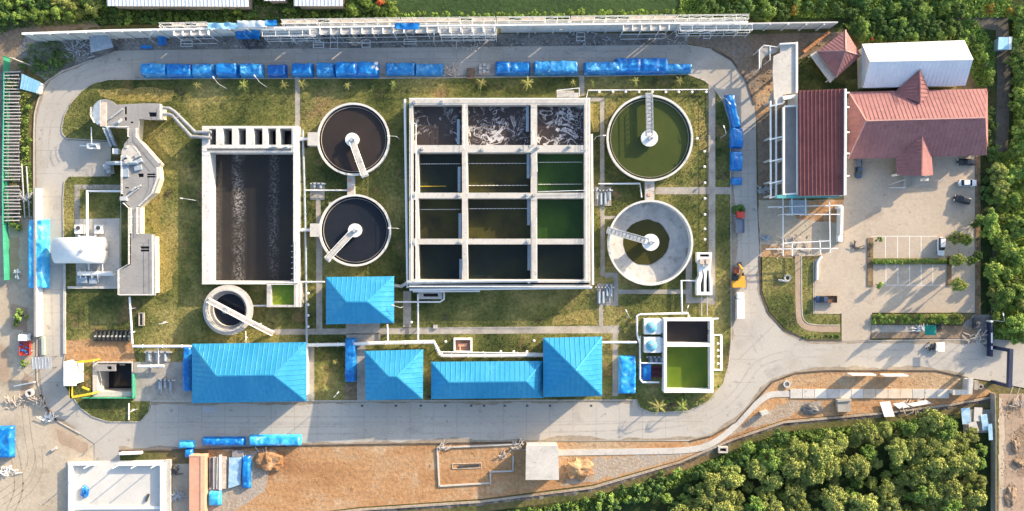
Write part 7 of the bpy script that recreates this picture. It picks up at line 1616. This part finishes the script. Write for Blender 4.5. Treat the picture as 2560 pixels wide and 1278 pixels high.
# palms
def palm_meshes(seed, n, L, h, m):
    r = random.Random(seed); tm = MB(); tm.tube([(0, 0, -.2), (.05, .02, h * .5), (0, 0, h)], [.17, .13, .12], 7); fm = MB(); vs = []; fs = []
    for i in range(n):
        a = 2 * math.pi * i / n + r.uniform(-.3, .3); d = Vector((math.cos(a), math.sin(a), 0)); s = Vector((-d.y, d.x, 0)); l = L * r.uniform(.75, 1.1); el = r.uniform(.2, .8); prev = None
        for k in range(13):
            f = k / 12; p = Vector((0, 0, h)) + d * l * f + Vector((0, 0, l * (el * f - (.5 + el) * f * f)))
            if k:
                for sg in (-1, 1):
                    w = .44 * math.sin(math.pi * min(1, f * .9 + .1)) + .05; tip = p + s * sg * w + d * .22 - Vector((0, 0, w * .55)); o = len(vs); vs += [p, p - d * l / 15, tip]; fs.append([o, o + 1, o + 2])
    fm.add(vs, fs); out = []
    for nm, mb, mt in (('fronds', fm, m), ('trunk', tm, bark)): me = bpy.data.meshes.new(nm); me.from_pydata([tuple(p) for p in mb.v], [], mb.f); me.materials.append(mt); out.append((nm, me))
    return out
palm_leaf = mat('palm_leaf', [(0.27, 0.27, 0.07), (0.36, 0.32, 0.11)], .4, 0, rough=.7, spec=.2, island=.3)
PL = [palm_meshes(i, 7 + i % 2, 2.0, 2.9, palm_leaf if i != 1 else leaf_yellow) for i in range(4)]
def palm(x, y, i, s, label, group):
    t = thing('small_palm', label, 'palm', W(x, y, 2.0 * s) * Vector((1, 1, 0)) + Vector((0, 0, .1)), group)
    for nm, me in PL[i % 4]: o = bpy.data.objects.new(nm, me); COL.objects.link(o); o.parent = t
    t.scale = (s, s, s); t.rotation_euler = (0, 0, i * 1.7)
for i, (x, y, s) in enumerate(((495,215,1.0),(610,215,1.05),(710,214,1.0),(755,211,.95),(870,214,.95),(984,214,.9),(1203,209,1.05),(1318,209,1.1),(1432,207,.85),(1481,206,.8),(1587,204,.95),(1696,203,.95))): palm(x, y, i, s * (.62, .8, .7, .78, .6, .66, .74, .82, .6, .58, .72, .68)[i], '%s small palm from the left on the lawn strip below the upper road' % ORD[i], 'palms along the upper road')
for i, (x, y, s, l) in enumerate(((1644,1015,1.15,'left small palm below the effluent tank'), (1703,1016,1.05,'right small palm below the effluent tank'), (815,970,.6,'small yellowish palm in the bed beside the narrow tarpaulin'), (838,905,.4,'tiny palm seedling in the bed beside the narrow tarpaulin'), (1776,992,.5,'tiny palm near the road right of the effluent tank'))): palm(x, y, i, s, l, None)
for i, (x, y) in enumerate(((545,216),(660,214),(815,212),(930,216),(1090,214),(1260,212),(1375,212),(1535,205),(1640,205))): tree(x, y, ('s', i % 3), .28, '%s low dark shrub from the left between the palms of the upper lawn strip' % ORD[i], 'shrub', 'shrubs between the palms', 'shrub', rnd=rnd, zb=.1)

# ------------------------------------------------------------------ grass tufts and scrub
import numpy as np
def inside(px, py, poly):
    r = np.zeros(len(px), bool); n = len(poly)
    for i in range(n):
        (x0, y0), (x1, y1) = poly[i], poly[i - 1]
        if y0 == y1: continue
        c = ((y0 > py) != (y1 > py)) & (px < (x1 - x0) * (py - y0) / (y1 - y0) + x0); r ^= c
    return r
def tufts(name, polys, n, z, hmin, hmax, wid, mt, label, seed, skip=()):
    rg = np.random.default_rng(seed); X = []; Y = []
    for poly in polys:
        P = np.array(poly); a = 0.5 * abs(np.dot(P[:, 0], np.roll(P[:, 1], 1)) - np.dot(P[:, 1], np.roll(P[:, 0], 1)))
        bb = (P[:, 0].max() - P[:, 0].min()) * (P[:, 1].max() - P[:, 1].min())
        k = int(n * bb / sum(0.5 * abs(np.dot(np.array(q)[:, 0], np.roll(np.array(q)[:, 1], 1)) - np.dot(np.array(q)[:, 1], np.roll(np.array(q)[:, 0], 1))) for q in polys))
        x = rg.uniform(P[:, 0].min(), P[:, 0].max(), k); y = rg.uniform(P[:, 1].min(), P[:, 1].max(), k); ok = inside(x, y, poly)
        for s in skip: ok &= ~inside(x, y, s)
        X.append(x[ok]); Y.append(y[ok])
    x = (np.concatenate(X) - 1280) * .1; y = (639 - np.concatenate(Y)) * .1; k = len(x)
    az = rg.uniform(0, 6.283, k); h = rg.uniform(hmin, hmax, k); til = rg.uniform(.35, 1.1, k); w = wid * rg.uniform(.6, 1.3, k)
    V = np.zeros((k, 3, 3), np.float32); ca, sa = np.cos(az), np.sin(az)
    V[:, 0] = np.stack([x - sa * w, y + ca * w, np.full(k, z)], 1); V[:, 1] = np.stack([x + sa * w, y - ca * w, np.full(k, z)], 1)
    V[:, 2] = np.stack([x + ca * h * np.sin(til), y + sa * h * np.sin(til), z + h * np.cos(til)], 1)
    me = bpy.data.meshes.new(name); me.vertices.add(3 * k); me.vertices.foreach_set('co', V.ravel()); me.loops.add(3 * k); me.loops.foreach_set('vertex_index', np.arange(3 * k, dtype=np.int32))
    me.polygons.add(k); me.polygons.foreach_set('loop_start', np.arange(0, 3 * k, 3, dtype=np.int32)); me.materials.append(mt); me.update(); me.validate()
    o = bpy.data.objects.new(name, me); COL.objects.link(o); tag(o, label, 'grass', None, 'stuff'); return o
tufts('grass', [LAWN], 190000, .11, .13, .33, .10, lawn_grass, 'short patchy grass growing between the tanks', 1, NOGRASS)
tufts('grass', [EL], 5500, .09, .10, .22, .09, lawn_grass, 'grass of the curved corner lawn', 2, [rect(1986, 636, 2008, 800), [(1986, 790), (2010, 790), (2036, 812), (2104, 812), (2104, 836), (2020, 836), (1990, 815)]])
tufts('grass', [[(1996,150),(2035,130),(2085,205),(2150,195),(2160,235),(1996,235)]], 5000, -.09, .12, .28, .10, lawn_grass, 'grass beside the kiosk', 3)
tufts('scrub', [[(2486,380),(2570,380),(2570,850),(2484,846),(2492,620)], [(2532,30),(2570,30),(2570,380),(2534,380)]], 15000, -.12, .4, 1.0, .2, leaf_bright, 'bright tall scrub under the trees of the right thicket', 4)
tufts('scrub', [[(2110,60),(2440,50),(2490,120),(2480,215),(2440,215),(2400,98),(2150,106)], [(1700,-10),(2530,-10),(2530,44),(1900,44),(1700,40)]], 16000, -.12, .35, .9, .18, leaf_green, 'green scrub around the white shed and above it', 5)
tufts('scrub', [[(1250,1290),(1480,1244),(1700,1180),(1960,1080),(2200,1058),(2380,1040),(2380,1062),(2200,1080),(1960,1108),(1700,1214),(1480,1278),(1300,1310)]], 9000, -.12, .3, .8, .16, leaf_green, 'green scrub at the foot of the stone bank', 6)
tufts('scrub', [[(-10,-10),(960,-10),(960,50),(300,58),(40,70),(-10,90)]], 12000, -.12, .3, .8, .16, leaf_dark, 'dark scrub beyond the perimeter wall', 7)
tufts('scrub', [[(12,175),(76,235),(70,340),(84,480),(80,545),(54,545),(52,250)], [(70,110),(150,100),(190,150),(120,200),(60,165)]], 2600, -.12, .25, .6, .14, leaf_green, 'weeds along the left verge', 8)

# small sets of look-alikes are told apart by their order
from collections import defaultdict
_by = defaultdict(list)
for o in bpy.data.objects:
    if o.get('category') and not o.parent: _by[o['label']].append(o)
for lab, os_ in _by.items():
    if 1 < len(os_) <= 20:
        sx = max(o.location.x for o in os_) - min(o.location.x for o in os_); sy = max(o.location.y for o in os_) - min(o.location.y for o in os_)
        os_.sort(key=(lambda o: o.location.x) if sx >= sy else (lambda o: -o.location.y)); way = 'from the left' if sx >= sy else 'from the top'
        for i, o in enumerate(os_): o['label'] = ORD[i] + ' ' + way + ', ' + lab
